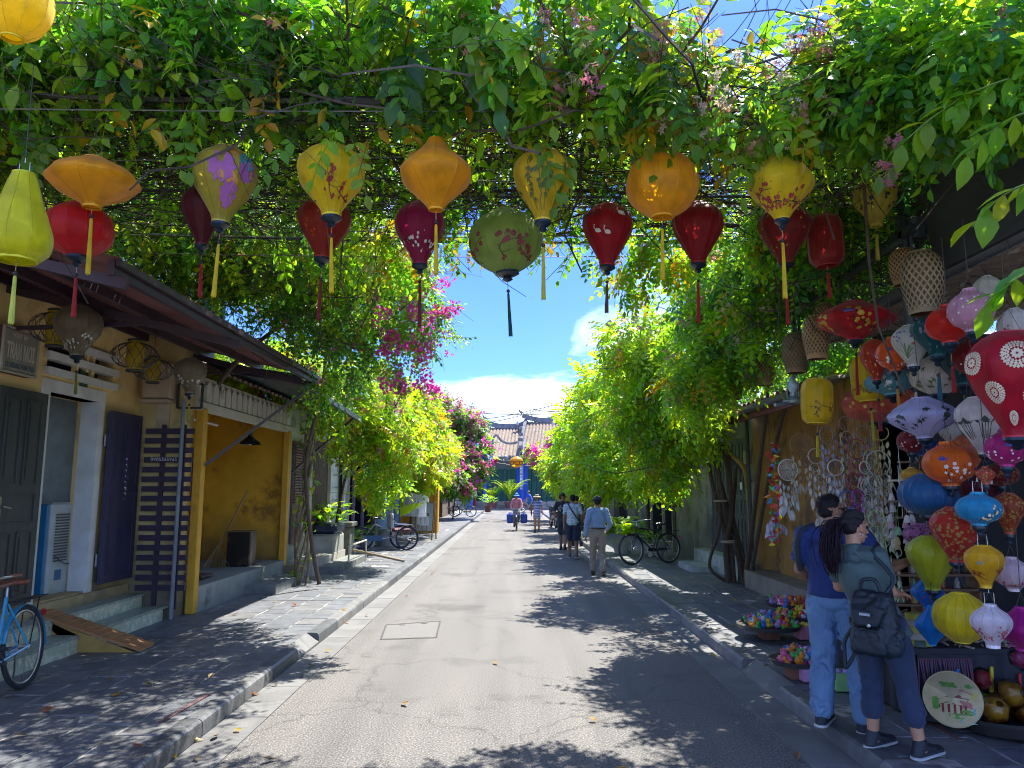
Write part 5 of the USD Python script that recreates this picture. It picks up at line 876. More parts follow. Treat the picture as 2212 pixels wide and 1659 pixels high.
def motif(kind, S, q, face, dens=1.):
    """painted motifs as {colour role: outlines}; face = girth position that looks at the street"""
    R, H = S.R, S.A * .96; out = {'a': [], 'b': [], 'c': []}; u0 = face * R
    if kind in ('plum', 'plumbird', 'plumdense'):
        for side in (0, 1, 2, 3):
            u = u0 + (side - 1.4) * R * 1.25; p = np.array([u + R * .5, -H * .34]); P = [p]; ang = 2.2 + q.normal() * .2
            for k in range(9): ang += q.normal() * .38; p = p + np.array([math.cos(ang), math.sin(ang) * .6]) * R * .17; P.append(np.clip(p, [-99, -.38 * H], [99, .36 * H]))
            out['b'] += d_stroke(P, .035 * R + .003, .004)
            tw = list(P)
            for k in (2, 4, 5, 7):
                a = q.uniform(-1, 2.4); T = [P[k]]
                for j in range(3): a += q.normal() * .3; T.append(np.clip(T[-1] + np.array([math.cos(a), math.sin(a)]) * R * .13, [-99, -.38 * H], [99, .38 * H]))
                out['b'] += d_stroke(T, .012 * R + .002, .002); tw += T
            nb = int((16 if kind == 'plumdense' else 10) * dens)
            for k in range(nb):
                c = tw[q.integers(len(tw))] + q.normal(size=2) * R * .11; c[1] = np.clip(c[1], -.4 * H, .4 * H); out['a'] += d_blossom(c, R * q.uniform(.055, .085), q.uniform(0, 1))
            for k in range(nb // 2): c = tw[q.integers(len(tw))] + q.normal(size=2) * R * .13; c[1] = np.clip(c[1], -.4 * H, .4 * H); out['a'] += [(c, c + R * .022 * np.array([[math.cos(x), math.sin(x)] for x in np.linspace(0, 6.28, 6)[:-1]]))]
        if kind == 'plumbird': out['c'] += d_bird((u0 - R * .25, H * .08), R * .24) + d_bird((u0 + R * 1.2, -H * .1), R * .16, -1)
    elif kind == 'bamboo':
        for u in (-.55, -.1, .12, .9, 1.9, 2.8, 3.8, 4.6):
            P = [(u0 + u * R + q.normal() * .01 + .03 * R * y, (-.42 + y * .8) * H) for y in np.linspace(0, 1, 9)]; out['b'] += d_stroke(P, .045 * R, .015 * R)
            for k in range(9): y = q.uniform(-.3, .38) * H; out['a'] += d_leafs((u0 + u * R + q.normal() * .12 * R, y), 5, .26 * R, .05 * R, -1.57 + q.normal() * .5 + (.7 if k % 2 else -.7), .36, q)
    elif kind == 'bambooside':
        for u in (-1.6, -.9, -.2, .5, 1.2, 2.4, 3.6):
            P = [(u0 + u * R - .2 * R + .5 * R * y, (-.3 + .5 * y) * H) for y in np.linspace(0, 1, 6)]; out['b'] += d_stroke(P, .022 * R, .01 * R)
            for k in range(6): y = q.uniform(0, 1); out['a'] += d_leafs((u0 + u * R - .2 * R + .5 * R * y + q.normal() * .08 * R, (-.3 + .5 * y) * H), 5, .2 * R, .045 * R, q.choice([-.6, -2.5, -1.6]) + q.normal() * .2, .4, q)
    elif kind == 'orchid':
        for u in (-.5, 1.5, 3.4):
            for k in range(11): a = 1.2 + q.normal() * .45; P = [(u0 + u * R + math.cos(a) * R * .8 * y - .12 * R * k / 11, -.34 * H + math.sin(a) * H * .42 * y - .1 * R * y * y * 2) for y in np.linspace(0, 1, 6)]; out['a'] += d_stroke(P, .045 * R, .004)
            for k in range(9): out['c'] += d_blossom((u0 + u * R + q.normal() * .28 * R, q.uniform(.02, .28) * H), .07 * R, q.uniform(0, 1), 4)
            out['b'] += d_leafs((u0 + (u + .55) * R, .0), 6, .2 * R, .07 * R, -1.57, .35, q)
    elif kind == 'cranes':
        for (u, y, s) in ((-.45, -.05, .2), (.0, -.08, .2), (.55, .2, .22), (2.2, 0, .2), (3.5, .1, .2)):
            c = np.array([u0 + u * R, y * H]); out['a'] += [(c, c + s * R * np.array([(-.7, .2), (-.2, .5), (.5, .3), (.8, -.3), (.2, -.45), (-.5, -.25)]))]; out['a'] += d_stroke([c + (-.1 * R, .05 * R), c + (-.17 * R, .16 * R), c + (-.1 * R, .24 * R), c + (-.16 * R, .26 * R)], .03 * R, .02 * R); out['b'] += d_stroke([c + (0, -.08 * R), c + (.02 * R, -.3 * R)], .015 * R, .01 * R)
        for k in range(26): u = q.uniform(-1.2, 4.6); c = (u0 + u * R, H * (.32 - .13 * abs(math.sin(u * 2))) + q.normal() * .02); out['b'] += d_leafs(c, 5, .13 * R, .06 * R, q.uniform(0, 6), .9, q)
    elif kind == 'mandala':
        for (u, y, s) in ((.1, .2, .36), (-.55, -.12, .3), (-1.0, .16, .3), (.55, -.15, .34), (1.2, .2, .34), (-.1, -.36, .2), (2.2, 0, .36), (3.3, .1, .36), (4.3, 0, .36)):
            c = np.array([u0 + u * R, y * H]); s *= R
            for ring, n, r0, w in ((0, 10, .06, .36), (1, 16, .44, .16), (2, 18, .52, .32), (3, 26, .72, .3)):
                for k in range(n):
                    a = (k + .5 * (ring % 2)) * 2 * np.pi / n; d = np.array([math.cos(a), math.sin(a)]); sd = np.array([-d[1], d[0]]); m = c + d * s * (r0 + w / 2); ww = s * min(.47 * (r0 + w) * 2 * np.pi / n, .12)
                    out['a'] += [(m, np.array([c + d * s * r0, m + sd * ww, c + d * s * (r0 + w), m - sd * ww]))]
    elif kind == 'pagoda':
        for u in (-.75, .1, .95, 1.9, 2.9, 3.9, 4.8):
            c = np.array([u0 + u * R, .02 * H]); out['a'] += [(c + (0, .02 * H), c + R * np.array([(-.42, .12), (-.3, .0), (.3, .0), (.42, .12), (.16, .12), (.0, .3), (-.16, .12)]))]
            for k in (-.24, -.12, .0, .12, .24): out['a'] += d_stroke([c + (k * R, 0), c + (k * R * .8, -.24 * H - q.uniform(0, .1) * H)], .035 * R, .006)
    elif kind == 'sprinkle':
        for k in range(int(60 * dens)): out['a'] += d_blossom((q.uniform(0, 6.28) * R, q.uniform(-.4, .4) * H), R * q.uniform(.05, .09), q.uniform(0, 1))
        out['c'] += d_bird((u0 + .1 * R, .05 * H), R * .3)
    elif kind == 'sparse':
        for k in range(int(26 * dens)): out['a'] += d_blossom((q.uniform(0, 6.28) * R, q.uniform(-.4, .4) * H), R * q.uniform(.04, .06), q.uniform(0, 1))
    elif kind == 'glyphs':
        for k in range(44): c = np.array([q.uniform(0, 6.28) * R, q.uniform(-.36, .36) * H]); out['a'] += d_stroke([c, c + (.07 * R, 0), c + (.07 * R, -.08 * R), c + (0, -.08 * R)], .02 * R, .015 * R)
    elif kind == 'patch':
        for (u, y, s, role) in ((-.1, .1, .42, 'a'), (.25, -.22, .38, 'a'), (.75, .1, .3, 'a'), (.1, .02, .24, 'b'), (.3, .32, .2, 'b'), (.72, .22, .26, 'c'), (.35, -.05, .16, 'b')):
            c = np.array([u0 + u * R, y * H]); n = 22; out[role] += [(c, c + s * R * np.array([[math.cos(x) * (1 + .18 * math.cos(9 * x)), 1.2 * math.sin(x) * (1 + .18 * math.cos(9 * x))] for x in np.linspace(0, 6.28, n)[:-1]]))]
    return out
_paint = {}
def paint(c): 
    k = 'paint_' + '_'.join(f'{int(x * 999)}' for x in c); return mat(k, c, .6)
def tassel(t, x, z0, L, col, thick=1., cord=.07):
    b = MB(); b.tube([(x, 0, z0), (x, 0, z0 - cord)], .0025, 4); b.tube([(x, 0, z0 - cord), (x, 0, z0 - cord - .04)], .0025, 4); tp = part(t, 'tassel', b, mat('cord', (.35, .25, .12), .8))
    b = MB(); b.ball((x, 0, z0 - cord - .015), .014 * thick, 10, 7); part(tp, 'bead', b, BLACK, smooth=True)
    th = np.linspace(0, 2 * np.pi, 25); b = MB(); zz = np.array([0, .04, .15, .55, .97, 1.0]); rr = np.array([.35, .6, .62, .8, 1., .85]) * .014 * thick; Lf = max(.05, L - cord - .03)
    P = np.array([[[x + r * (1 + .16 * (k % 2)) * math.cos(a), r * (1 + .16 * (k % 2)) * math.sin(a), z0 - cord - .03 - Lf * z - (.006 * ((k * 7) % 3) if z > .9 else 0)] for z, r in zip(zz, rr)] for k, a in enumerate(th)]); P[-1] = P[0]; b.grid(P); part(tp, 'fringe', b, silk('tassel_' + '_'.join(str(int(c * 999)) for c in col), col, .25, rough=.6))
lan_seed = [200]
def lantern(label, shape, cx, y0, y1, w, Y, col, m=None, mc=None, tas=None, cap=True, n=12, mode='flat', pat=None, tr=.48, hang=None, face=None, group=None, bail=False, neck=None, dens=1., name='silk_lantern', tilt=0., tcol=None):
    """a lantern measured on the photo: centre cx, top y0, bottom y1, width w, at distance Y"""
    lan_seed[0] += 1; q = np.random.default_rng(lan_seed[0])
    top, bot = onY(cx, y0, Y), onY(cx, y1, Y); k = Y / ray(cx, (y0 + y1) / 2)[1]; R = w * k / 2; H = top[2] - bot[2]
    loc = (top[0], Y, top[2]); t = thing(name, label, 'lantern', loc, 0, group, rx=0, ry=tilt)
    S = Surf(shape, R, H, n, mode, q.uniform(0, 6.28)); UsdGeom.Xformable(stage.GetPrimAtPath(t.path)).AddRotateYOp(opSuffix='sway').Set(float(q.uniform(-3.5, 3.5))); key = 'silk_' + '_'.join(f'{int(c * 999)}' for c in col) + (f'_{lan_seed[0]}' if pat else '')
    SM_ = silk(key, col, tr, pat); part(t, 'shade', S.mesh(), SM_, smooth=(28 if mode == 'flat' else True))
    rt, rb = float(S.f(0)) * R, float(S.f(1)) * R; ncol = neck or tuple(c * .8 for c in col); NK = mat('neck_' + '_'.join(f'{int(c * 999)}' for c in ncol), ncol, .5)
    b = MB(); b.lathe([(rt * .9, .002), (rt * 1.02, .004), (rt * 1.02, -.012), (rt * .9, -.014)], 20); part(t, 'top_ring', b, NK, smooth=40)
    b = MB(); b.lathe([(rb * .9, -H + .012), (rb * 1.03, -H + .012), (rb * 1.03, -H - .006), (rb * .9, -H - .008)], 20); part(t, 'bottom_ring', b, NK, smooth=40)
    if mode == 'flat' or mode == 'in':
        b = MB()
        for a in range(n): th = S.rot + a * 2 * np.pi / n; b.tube(S.pt(np.full(12, th), np.linspace(.01, .99, 12), .001), .0016, 3)
        part(t, 'ribs', b, mat('seam_' + '_'.join(f'{int(c * 999)}' for c in col), tuple(c * .6 for c in col), .6), kind='stuff')
    zb = -H
    if cap:
        b = MB(); b.lathe([(0, -H), (rb * 1.05, -H), (rb * 1.1, -H - .018), (rb * .8, -H - .03), (rb * .35, -H - .045), (rb * .5, -H - .06), (rb * .2, -H - .075), (0, -H - .078)], 14); part(t, 'cap', b, mat('cap_lacquer', (.012, .02, .03), .3), smooth=35); zb = -H - .075
    if m:
        f = face if face is not None else math.atan2(-loc[1], -loc[0] * .9)
        mo = motif(m, S, q, f, dens); mc = mc or ((.35, .02, .02), (.03, .015, .01), (.02, .05, .3)); nm = {'a': 'painted_pattern', 'b': 'painted_branch', 'c': 'painted_accent'}
        for j, r_ in enumerate('abc'):
            if mo[r_]: part(t, nm[r_], S.decal(mo[r_], .0025 + .0012 * 'bca'.index(r_)), paint(mc[j]))
    L = hang if hang is not None else max(.12, 4.38 - loc[2]); b = MB()
    b.tube([(rt * .95, 0, 0), (0, 0, rt * 1.6 + .03)], .002, 3); b.tube([(-rt * .95, 0, 0), (0, 0, rt * 1.6 + .03)], .002, 3); b.tube([(0, 0, rt * 1.6 + .03), (0, 0, L)], .003, 4); part(t, 'cord', b, mat('cord_dark', (.05, .04, .035), .7))
    if bail:
        b = MB(); b.tube([(-.03, 0, 0), (-.03, 0, .07), (.03, 0, .07), (.03, 0, 0)], .0025, 4); b.tube([(0, 0, .07), (0.0, 0, .1)], .003, 4); part(t, 'bail', b, STEEL)
    if tas:
        tx, ty0, ty1, tc = tas; p0, p1 = onY(tx, ty0, Y), onY(tx, ty1, Y); dx = 0.; tassel(t, dx, zb, max(.1, (loc[2] + zb) - p1[2]), tc, 1.0, max(.04, (loc[2] + zb) - p0[2]))
    return t
YE, OR, RE, CR, MG = (.95, .7, .01), (.95, .45, .004), (.72, .012, .015), (.5, .008, .025), (.42, .01, .1)
TY, TR = (.75, .55, .005), (.4, .012, .015)
WB = ((.75, .7, .65), (.02, .015, .015), (.03, .08, .35))
G1_ = None
# front row under the canopy, left to right
lantern('large yellow round lantern cut off at the top left corner', 'round', 42, -70, 82, 146, 3.6, YE, tas=None, cap=False, n=10)
lantern('lime yellow lantern wider at its base, leftmost below the canopy', 'bulb', 52, 376, 562, 132, 4.2, (.75, .74, .008), tas=(20, 585, 697, (.6, .7, .1)), cap=False, n=9, bail=True)
lantern('flat orange saucer shaped lantern with yellow tassel over the left awning', 'saucer', 205, 345, 447, 187, 4.6, OR, tas=(197, 462, 590, TY), cap=False, n=10)
lantern('patchwork teardrop lantern of yellow, purple and orange cloth', 'balloon', 492, 323, 482, 134, 4.8, (.52, .42, .04), 'patch', ((.3, .08, .25), (.5, .2, .03), (.02, .25, .27)), (480, 505, 640, TY), n=12)
lantern('yellow teardrop lantern with dark red plum blossoms, left of the diamond lantern', 'balloon', 716, 320, 468, 147, 4.8, YE, 'plum', ((.28, .012, .02), (.015, .01, .01), (.02, .02, .02)), (708, 492, 630, TY))
lantern('plain orange diamond shaped lantern with long yellow tassel', 'diamond', 942, 303, 452, 160, 4.7, OR, tas=(940, 475, 592, TY), cap=False, n=10)
lantern('yellow teardrop lantern painted with dark green bamboo', 'balloon', 1172, 326, 478, 129, 4.8, (.8, .55, .01), 'bamboo', ((.06, .09, .012), (.03, .07, .02), (.03, .07, .02)), (1168, 525, 645, (.6, .55, .02)))
lantern('plain orange round lantern partly behind hanging blossoms', 'round', 1430, 330, 468, 156, 4.9, OR, tas=(1428, 485, 602, TY), cap=False, n=12)
lantern('yellow lantern with red plum blossoms at the right of the row', 'diamond', 1683, 325, 474, 141, 4.8, YE, 'plumdense', ((.28, .015, .025), (.012, .01, .01), (.02, .02, .02)), (1687, 515, 642, TY))
lantern('dull olive yellow teardrop lantern under the leaves at the right', 'balloon', 1888, 384, 488, 92, 5.6, (.55, .45, .04), 'bambooside', ((.02, .02, .02), (.02, .02, .02), (.02, .02, .02)), (1897, 495, 560, (.4, .36, .03)), cap=False)
# second row, mostly red
lantern('plain red round lantern below the orange saucer lantern', 'round', 175, 440, 553, 139, 4.9, RE, tas=(157, 590, 683, TR))
lantern('dark maroon teardrop lantern half hidden by the patchwork lantern', 'drop', 440, 403, 530, 90, 5.4, (.16, .012, .03), tas=(445, 562, 640, TR))
lantern('red teardrop lantern with small orange glyphs behind the blossom lantern', 'drop', 704, 432, 558, 116, 5.6, (.42, .03, .012), 'glyphs', ((.5, .22, .03),) * 3, (692, 600, 690, (.25, .01, .012)))
lantern('magenta teardrop lantern with small white plum blossoms', 'drop', 908, 440, 572, 110, 5.7, MG, 'plum', WB, (906, 605, 705, (.2, .015, .03)))
lantern('large pale green round lantern with red plum blossoms, lowest in the middle', 'round', 1088, 456, 588, 160, 5.6, (.36, .5, .1), 'plum', ((.22, .02, .03), (.05, .015, .015), (.05, .02, .02)), (1077, 625, 725, (.015, .09, .07)), n=16)
lantern('crimson teardrop lantern painted with white cranes', 'drop', 1313, 443, 575, 110, 5.8, CR, 'cranes', ((.75, .7, .66), (.02, .02, .025), (.3, .3, .3)), (1307, 605, 674, (.13, .07, .06)))
lantern('plain crimson teardrop lantern right of the orange round lantern', 'drop', 1507, 440, 570, 110, 5.8, (.38, .01, .02), tas=(1507, 603, 695, TR), n=16, mode='in')
lantern('red teardrop lantern with yellow blossoms behind the yellow blossom lantern', 'drop', 1692, 445, 570, 111, 5.8, (.28, .014, .016), 'sparse', ((.5, .33, .04),) * 3, (1697, 622, 700, TR), dens=2.)
lantern('plain red cylinder lantern at the right end of the red row', 'cyl', 1778, 468, 574, 74, 5.9, (.36, .02, .018), tas=(1785, 582, 642, TR), cap=False)
# under the left awning
GF = ((.62, .58, .48), (.03, .025, .02), (.5, .5, .4)); GRS = (.26, .21, .13)
lantern('grey brown silk lantern with white blossoms beside the shop sign', 'balloon', 171, 663, 769, 98, 7.4, GRS, 'plum', GF, (155, 800, 850, (.2, .2, .02)), hang=.5, n=14)
lantern('smaller grey brown lantern with white blossoms by the drain pipe', 'balloon', 412, 775, 850, 69, 8.8, GRS, 'plum', GF, (405, 872, 906, (.35, .36, .03)), hang=.5, n=14)
def cage(label, cx, y0, y1, w, Y):
    top, bot = onY(cx, y0, Y), onY(cx, y1, Y); R = w * Y / ray(cx, y0)[1] / 2; H = top[2] - bot[2]; t = thing('wire_lantern', label, 'lantern', top); S = Surf('oblate', R, H, 14, 'flat')
    for sg_ in (1, -1):
        for k in range(14): b = MB(); tt = np.linspace(0, 1, 14); b.tube(S.pt(k * 2 * np.pi / 14 + sg_ * tt * .9, tt), .0035, 4); part(t, 'wire', b, IRON)
    b = MB(); b.lathe([(R * .33, -.01), (R * .37, -H * .2), (R * .37, -H * .8), (R * .33, -H + .01)], 16); part(t, 'inner_shade', b, silk('amber', (.55, .38, .01), .4), smooth=True)
    b = MB(); [b.lathe([(R * .34, z - .012), (R * .36, z), (R * .34, z + .012)], 16) for z in (0, -H)]; part(t, 'rings', b, IRON); b = MB(); b.tube([(0, 0, 0), (0, 0, .5)], .003, 4); part(t, 'cord', b, BLACK)
cage('round wire cage lantern with amber tube behind the grey blossom lantern', 124, 671, 748, 104, 7.7); cage('round wire cage lantern with amber tube above the white vent', 294, 736, 801, 95, 8.3); cage('lower wire cage lantern with amber tube beside the meter box', 333, 772, 826, 82, 8.9)
# woven bamboo lanterns along the right gutter
BAM = mat('woven_bamboo', (.42, .25, .1), .65, (.3, .17, .07), ns=12)
def woven(label, cx, y0, y1, w, Y, m=BAM):
    top, bot = onY(cx, y0, Y), onY(cx, y1, Y); R = w * Y / ray(cx, y0)[1] / 2; H = top[2] - bot[2]; t = thing('bamboo_lantern', label, 'lantern', top)
    f = PchipInterpolator([0, .06, .2, .45, .8, 1], [.5, .72, .94, 1, .84, .72]); b = MB(); N = 20
    for sg_ in (1, -1):
        for k in range(N):
            tt = np.linspace(0, 1, 15); th = k * 2 * np.pi / N + sg_ * tt * 2.2; P = []
            for a in (-.055, .055): r = f(tt) * R + sg_ * .002; P.append(np.stack([r * np.cos(th + a), r * np.sin(th + a), -tt * H], -1))
            b.grid(np.array(P))
    part(t, 'weave', b, m)
    b = MB(); b.lathe([(f(0) * R, .004), (f(0) * R * 1.05, 0), (f(0) * R, -.012)], 18); b.lathe([(f(1) * R * .98, -H + .05), (f(1) * R * 1.03, -H + .02), (f(1) * R * 1.03, -H), (f(1) * R * .95, -H)], 18); part(t, 'rim', b, m, smooth=True)
    b = MB(); tt = np.linspace(.02, .98, 10); b.lathe(np.stack([f(tt) * R * .9, -tt * H], 1), 20); part(t, 'lining', b, mat('lining_dark', (.13, .085, .045), .85), smooth=True)
    b = MB(); b.tube([(0, 0, 0), (0, 0, .35)], .003, 4); part(t, 'cord', b, BLACK)
BAM2 = mat('woven_bamboo_dark', (.22, .14, .06), .7, (.14, .09, .04), ns=12)
woven('large woven bamboo lantern hanging right of the steel hanger', 1988, 545, 679, 86, 5.4, mat('woven_bamboo_grey', (.3, .21, .11), .7, (.2, .14, .07), ns=12)); woven('woven bamboo lantern tucked behind the largest one', 1950, 540, 616, 62, 5.9); woven('woven bamboo lantern just above the red saucer lantern', 1780, 657, 722, 47, 7.4); woven('tan woven bamboo lantern left of the red saucer lantern', 1761, 684, 776, 58, 7.1); woven('dark woven bamboo lantern above the storm lamp', 1716, 721, 806, 56, 7.6, BAM2); woven('small woven bamboo lantern, leftmost by the creeper', 1583, 797, 863, 44, 10.2); woven('small woven bamboo lantern half hidden by the creeper sprays', 1650, 770, 833, 44, 9.2)
# storm lamp
t = thing('storm_lamp', 'grey metal storm lamp hanging under the dark bamboo lantern', 'lamp', onY(1711, 810, 7.7)); b = MB(); b.lathe([(0, -.3), (.1, -.3), (.11, -.27), (.07, -.25), (.03, -.22), (.03, -.18)], 14); part(t, 'tank', b, mat('zinc', (.35, .4, .42), .4, metal=.6), smooth=30); b = MB(); b.lathe([(.03, -.18), (.05, -.14), (.05, -.1), (.03, -.06)], 12); part(t, 'glass', b, mat('lamp_glass', (.4, .5, .52), .1)); b = MB(); b.lathe([(.035, -.06), (.02, -.02), (.0, 0)], 12); b.tube([(.06, 0, -.28), (.06, 0, -.04), (0, 0, .02), (-.06, 0, -.04), (-.06, 0, -.28)], .006, 5); part(t, 'frame', b, mat('zinc', ())); b = MB(); b.tube([(0, 0, 0), (0, 0, .4)], .003, 4); part(t, 'cord', b, BLACK); b = MB(); b.tube([(0, 0, -.295), (-.12, -.1, -.31), (-.25, -.16, -.33)], .02, 6); part(t, 'spout', b, mat('zinc', ()))
# the lantern shop
H_ = .5
def L(*a, **k): a = list(a); a[7] = tuple(min(.92, c * 1.5) for c in a[7]); k.setdefault('hang', H_); k.setdefault('name', 'shop_lantern'); return lantern(*a, **k)
WH = (.62, .58, .55)
L('red saucer lantern with yellow plum branches, highest at the stall left', 'saucer', 1845, 653, 735, 165, 6.6, (.45, .01, .02), 'plumbird', ((.55, .35, .04), (.02, .01, .01), (.12, .08, .3)), (1852, 755, 852, TR), n=9, face=-1.9)
L('small red orange teardrop lantern with gold flowers below the red saucer', 'drop', 1887, 736, 822, 62, 6.4, (.42, .04, .015), 'sprinkle', ((.55, .38, .08), (.02, .02, .02), (.2, .2, .5)), (1894, 860, 930, (.3, .02, .03)))
L('orange lantern with blue butterfly and dark branch beside the orchid lantern', 'oblate', 1927, 729, 802, 73, 6.0, (.62, .1, .012), 'plumbird', ((.7, .6, .5), (.05, .015, .01), (.05, .05, .3)), (1936, 828, 884, (.65, .25, .01)))
L('white teardrop lantern painted with purple orchids and grass', 'drop', 1966, 704, 792, 80, 5.7, (.5, .48, .42), 'orchid', ((.1, .17, .04), (.35, .08, .03), (.14, .06, .25)), (1978, 838, 892, (.6, .55, .42)), n=10)
L('teal teardrop lantern with silver scrolls behind the plain red one', 'drop', 2020, 680, 770, 100, 5.5, (.005, .09, .1), 'sprinkle', ((.16, .2, .2), (.1, .12, .12), (.1, .14, .15)), (2018, 806, 876, (.01, .14, .2)))
L('plain glossy red round lantern in front of the teal lanterns', 'oblate', 2046, 660, 741, 97, 5.2, (.55, .02, .01), tas=(2057, 782, 846, TR), n=8)
L('pale pink round lantern with white dots near the overhanging leaf', 'oblate', 2093, 625, 717, 91, 4.9, (.5, .27, .36), 'sparse', WB, None, dens=1.6)
L('white paper lantern tucked high under the roof', 'round', 2132, 598, 662, 62, 5.3, (.5, .48, .42), n=10, mode='in', cap=False)
L('big plain white lantern with bamboo sprig behind the orchid lantern', 'round', 2022, 770, 851, 112, 6.1, WH, 'bambooside', ((.1, .17, .05), (.4, .38, .34), (.1, .2, .05)), None, n=12, dens=.4)
L('second teal teardrop lantern below the first', 'drop', 2078, 742, 832, 102, 5.8, (.005, .09, .1), 'sprinkle', ((.16, .2, .2), (.1, .12, .12), (.1, .14, .15)), (2094, 850, 925, (.01, .13, .12)))
L('dark red lantern with white specks behind the mandala lantern', 'round', 2105, 733, 810, 96, 5.6, (.25, .012, .02), 'sparse', WB, dens=.4)
L('huge crimson teardrop lantern with cream mandala prints', 'drop', 2178, 720, 945, 182, 4.55, (.42, .006, .025), 'mandala', ((.62, .5, .34), (.3, .02, .03), (.3, .02, .03)), None, n=8)
L('white lantern with dark red sprays at the right edge under the roof', 'round', 2190, 668, 735, 70, 5.0, WH, 'plum', ((.3, .03, .06), (.1, .02, .02), (.1, .02, .02)))
L('flat sky blue lantern with white blossoms behind the orange one', 'oblate', 1921, 796, 853, 106, 6.6, (.12, .38, .46), 'plum', WB)
L('tall yellow lantern with dark branch behind the red orange teardrop', 'cyl', 1872, 772, 866, 72, 6.9, (.6, .44, .01), 'plum', ((.25, .16, .01), (.03, .025, .01), (.03, .02, .01)), (1882, 880, 950, (.5, .42, .05)), cap=False)
L('wide salmon red lantern with small blossoms at the back', 'round', 1892, 830, 911, 152, 7.2, (.5, .1, .06), 'sparse', ((.6, .42, .1),) * 3, dens=2.2, mode='in', n=10)
L('yellow cylinder lantern with plum branch beside the storm lamp', 'cyl', 1764, 820, 914, 66, 7.2, (.6, .43, .01), 'plum', ((.3, .1, .01), (.03, .025, .01), (.03, .02, .01)), (1771, 934, 986, (.6, .5, .02)), cap=False)
L('lilac saucer lantern painted with black bamboo', 'saucer', 1989, 860, 947, 144, 5.5, (.43, .42, .6), 'bambooside', ((.03, .045, .03), (.06, .07, .06), (.03, .04, .03)), (1991, 978, 1046, (.68, .64, .58)), n=14)
L('white balloon lantern with black pagoda painting', 'balloon', 2112, 858, 981, 100, 5.1, (.58, .54, .52), 'pagoda', ((.03, .035, .03), (.03, .03, .03), (.03, .03, .03)), (2110, 1000, 1003, (.6, .55, .5)), n=16, mode='in')
L('large orange lantern with blue swallow and white blossoms', 'oblate', 2045, 955, 1050, 106, 5.3, (.66, .13, .008), 'plumbird', ((.72, .6, .5), (.05, .02, .012), (.02, .03, .25)), None, n=12)
L('orange and brown flowered lantern behind the pagoda lantern', 'drop', 2092, 938, 1022, 64, 5.6, (.5, .15, .05), 'sprinkle', ((.45, .05, .12), (.1, .02, .02), (.2, .08, .03)), None)
L('magenta lantern with white blossoms and blue bird at the right edge', 'oblate', 2172, 928, 1008, 84, 4.8, (.42, .015, .18), 'sprinkle', ((.72, .62, .6), (.1, .02, .05), (.02, .12, .45)), None, n=10)
L('maroon lantern with white flowers below the lilac saucer', 'round', 1966, 928, 978, 56, 5.9, (.2, .012, .025), 'sprinkle', ((.65, .55, .5), (.1, .02, .02), (.1, .02, .02)), dens=.8)
L('small shiny gold lantern above the dark blue one', 'oblate', 1968, 1010, 1040, 44, 5.9, (.5, .28, .03), cap=False)
L('big ribbed dark blue lantern at shoulder height', 'round', 1999, 1024, 1112, 118, 5.5, (.008, .075, .19), n=18, mode='in', tas=(1996, 1120, 1140, (.5, .3, .02)), tr=.25)
L('sky blue lantern covered with cream cherry blossoms', 'oblate', 2112, 1064, 1135, 90, 4.9, (.02, .27, .45), 'plumdense', ((.7, .55, .32), (.05, .03, .02), (.3, .2, .1)), None, bail=True, hang=.1)
L('red and gold brocade teardrop lantern in the middle of the stall', 'drop', 2061, 1096, 1214, 102, 5.2, (.45, .02, .015), pat=((.6, .42, .12), (.42, .1, .03), 34.), n=10)
L('rust brocade teardrop lantern at the right behind the blue blossom lantern', 'drop', 2178, 1066, 1154, 62, 5.1, (.35, .06, .02), pat=((.55, .35, .08), (.2, .03, .02), 40.), n=10)
L('tiny red and gold flowered lantern hanging between larger ones', 'jar', 2128, 1009, 1046, 38, 4.9, (.45, .06, .03), pat=((.6, .45, .15), (.5, .1, .1), 60.), n=8, tas=(2133, 1060, 1085, TR))
L('dark maroon velvet round lantern in the shade at the back', 'round', 2112, 1024, 1080, 96, 5.9, (.11, .008, .025), n=12)
L('pink and violet flowered lantern above the lime one', 'round', 1988, 1132, 1178, 72, 5.9, (.45, .15, .3), pat=((.12, .03, .12), (.3, .1, .3), 40.), cap=False)
L('lime green ribbed teardrop lantern touched by the outstretched hand', 'drop', 2008, 1158, 1274, 98, 5.55, (.36, .38, .012), n=14, mode='in', tr=.3)
L('yellow lantern with grey swallows hanging on a wire bail', 'balloon', 2123, 1179, 1268, 77, 4.9, (.62, .36, .006), 'plumbird', ((.3, .06, .01), (.08, .03, .01), (.2, .22, .18)), None, bail=True, hang=.1, cap=False)
L('pale pink lantern with red cherry sprigs by the wire grid', 'oblate', 2184, 1204, 1275, 74, 5.1, (.6, .48, .5), 'plum', ((.35, .03, .08), (.1, .03, .03), (.1, .03, .03)), None, cap=False)
L('bright blue flowered diamond lantern behind the lime lantern', 'diamond', 2002, 1246, 1312, 68, 5.9, (.01, .22, .6), 'sprinkle', ((.4, .05, .12), (.02, .1, .3), (.5, .4, .1)), None, cap=False, n=8)
L('large ribbed yellow lantern low over the trinket table', 'round', 2074, 1281, 1386, 112, 5.15, (.6, .45, .006), n=18, mode='in', tr=.3, cap=False)
L('plain sky blue diamond lantern with green tassel low at the stall', 'diamond', 2012, 1309, 1392, 70, 5.5, (.015, .26, .62), n=8, tas=None, cap=False)
L('white lantern with red blossom prints on a wire bail', 'jar', 2138, 1306, 1397, 80, 4.75, (.62, .55, .57), 'plumdense', ((.45, .03, .04), (.4, .05, .05), (.1, .1, .14)), None, bail=True, hang=.1, cap=False)
L('plain magenta lantern lowest at the right edge', 'spindle', 2206, 1312, 1404, 104, 4.9, (.38, .01, .19), n=10, cap=False)
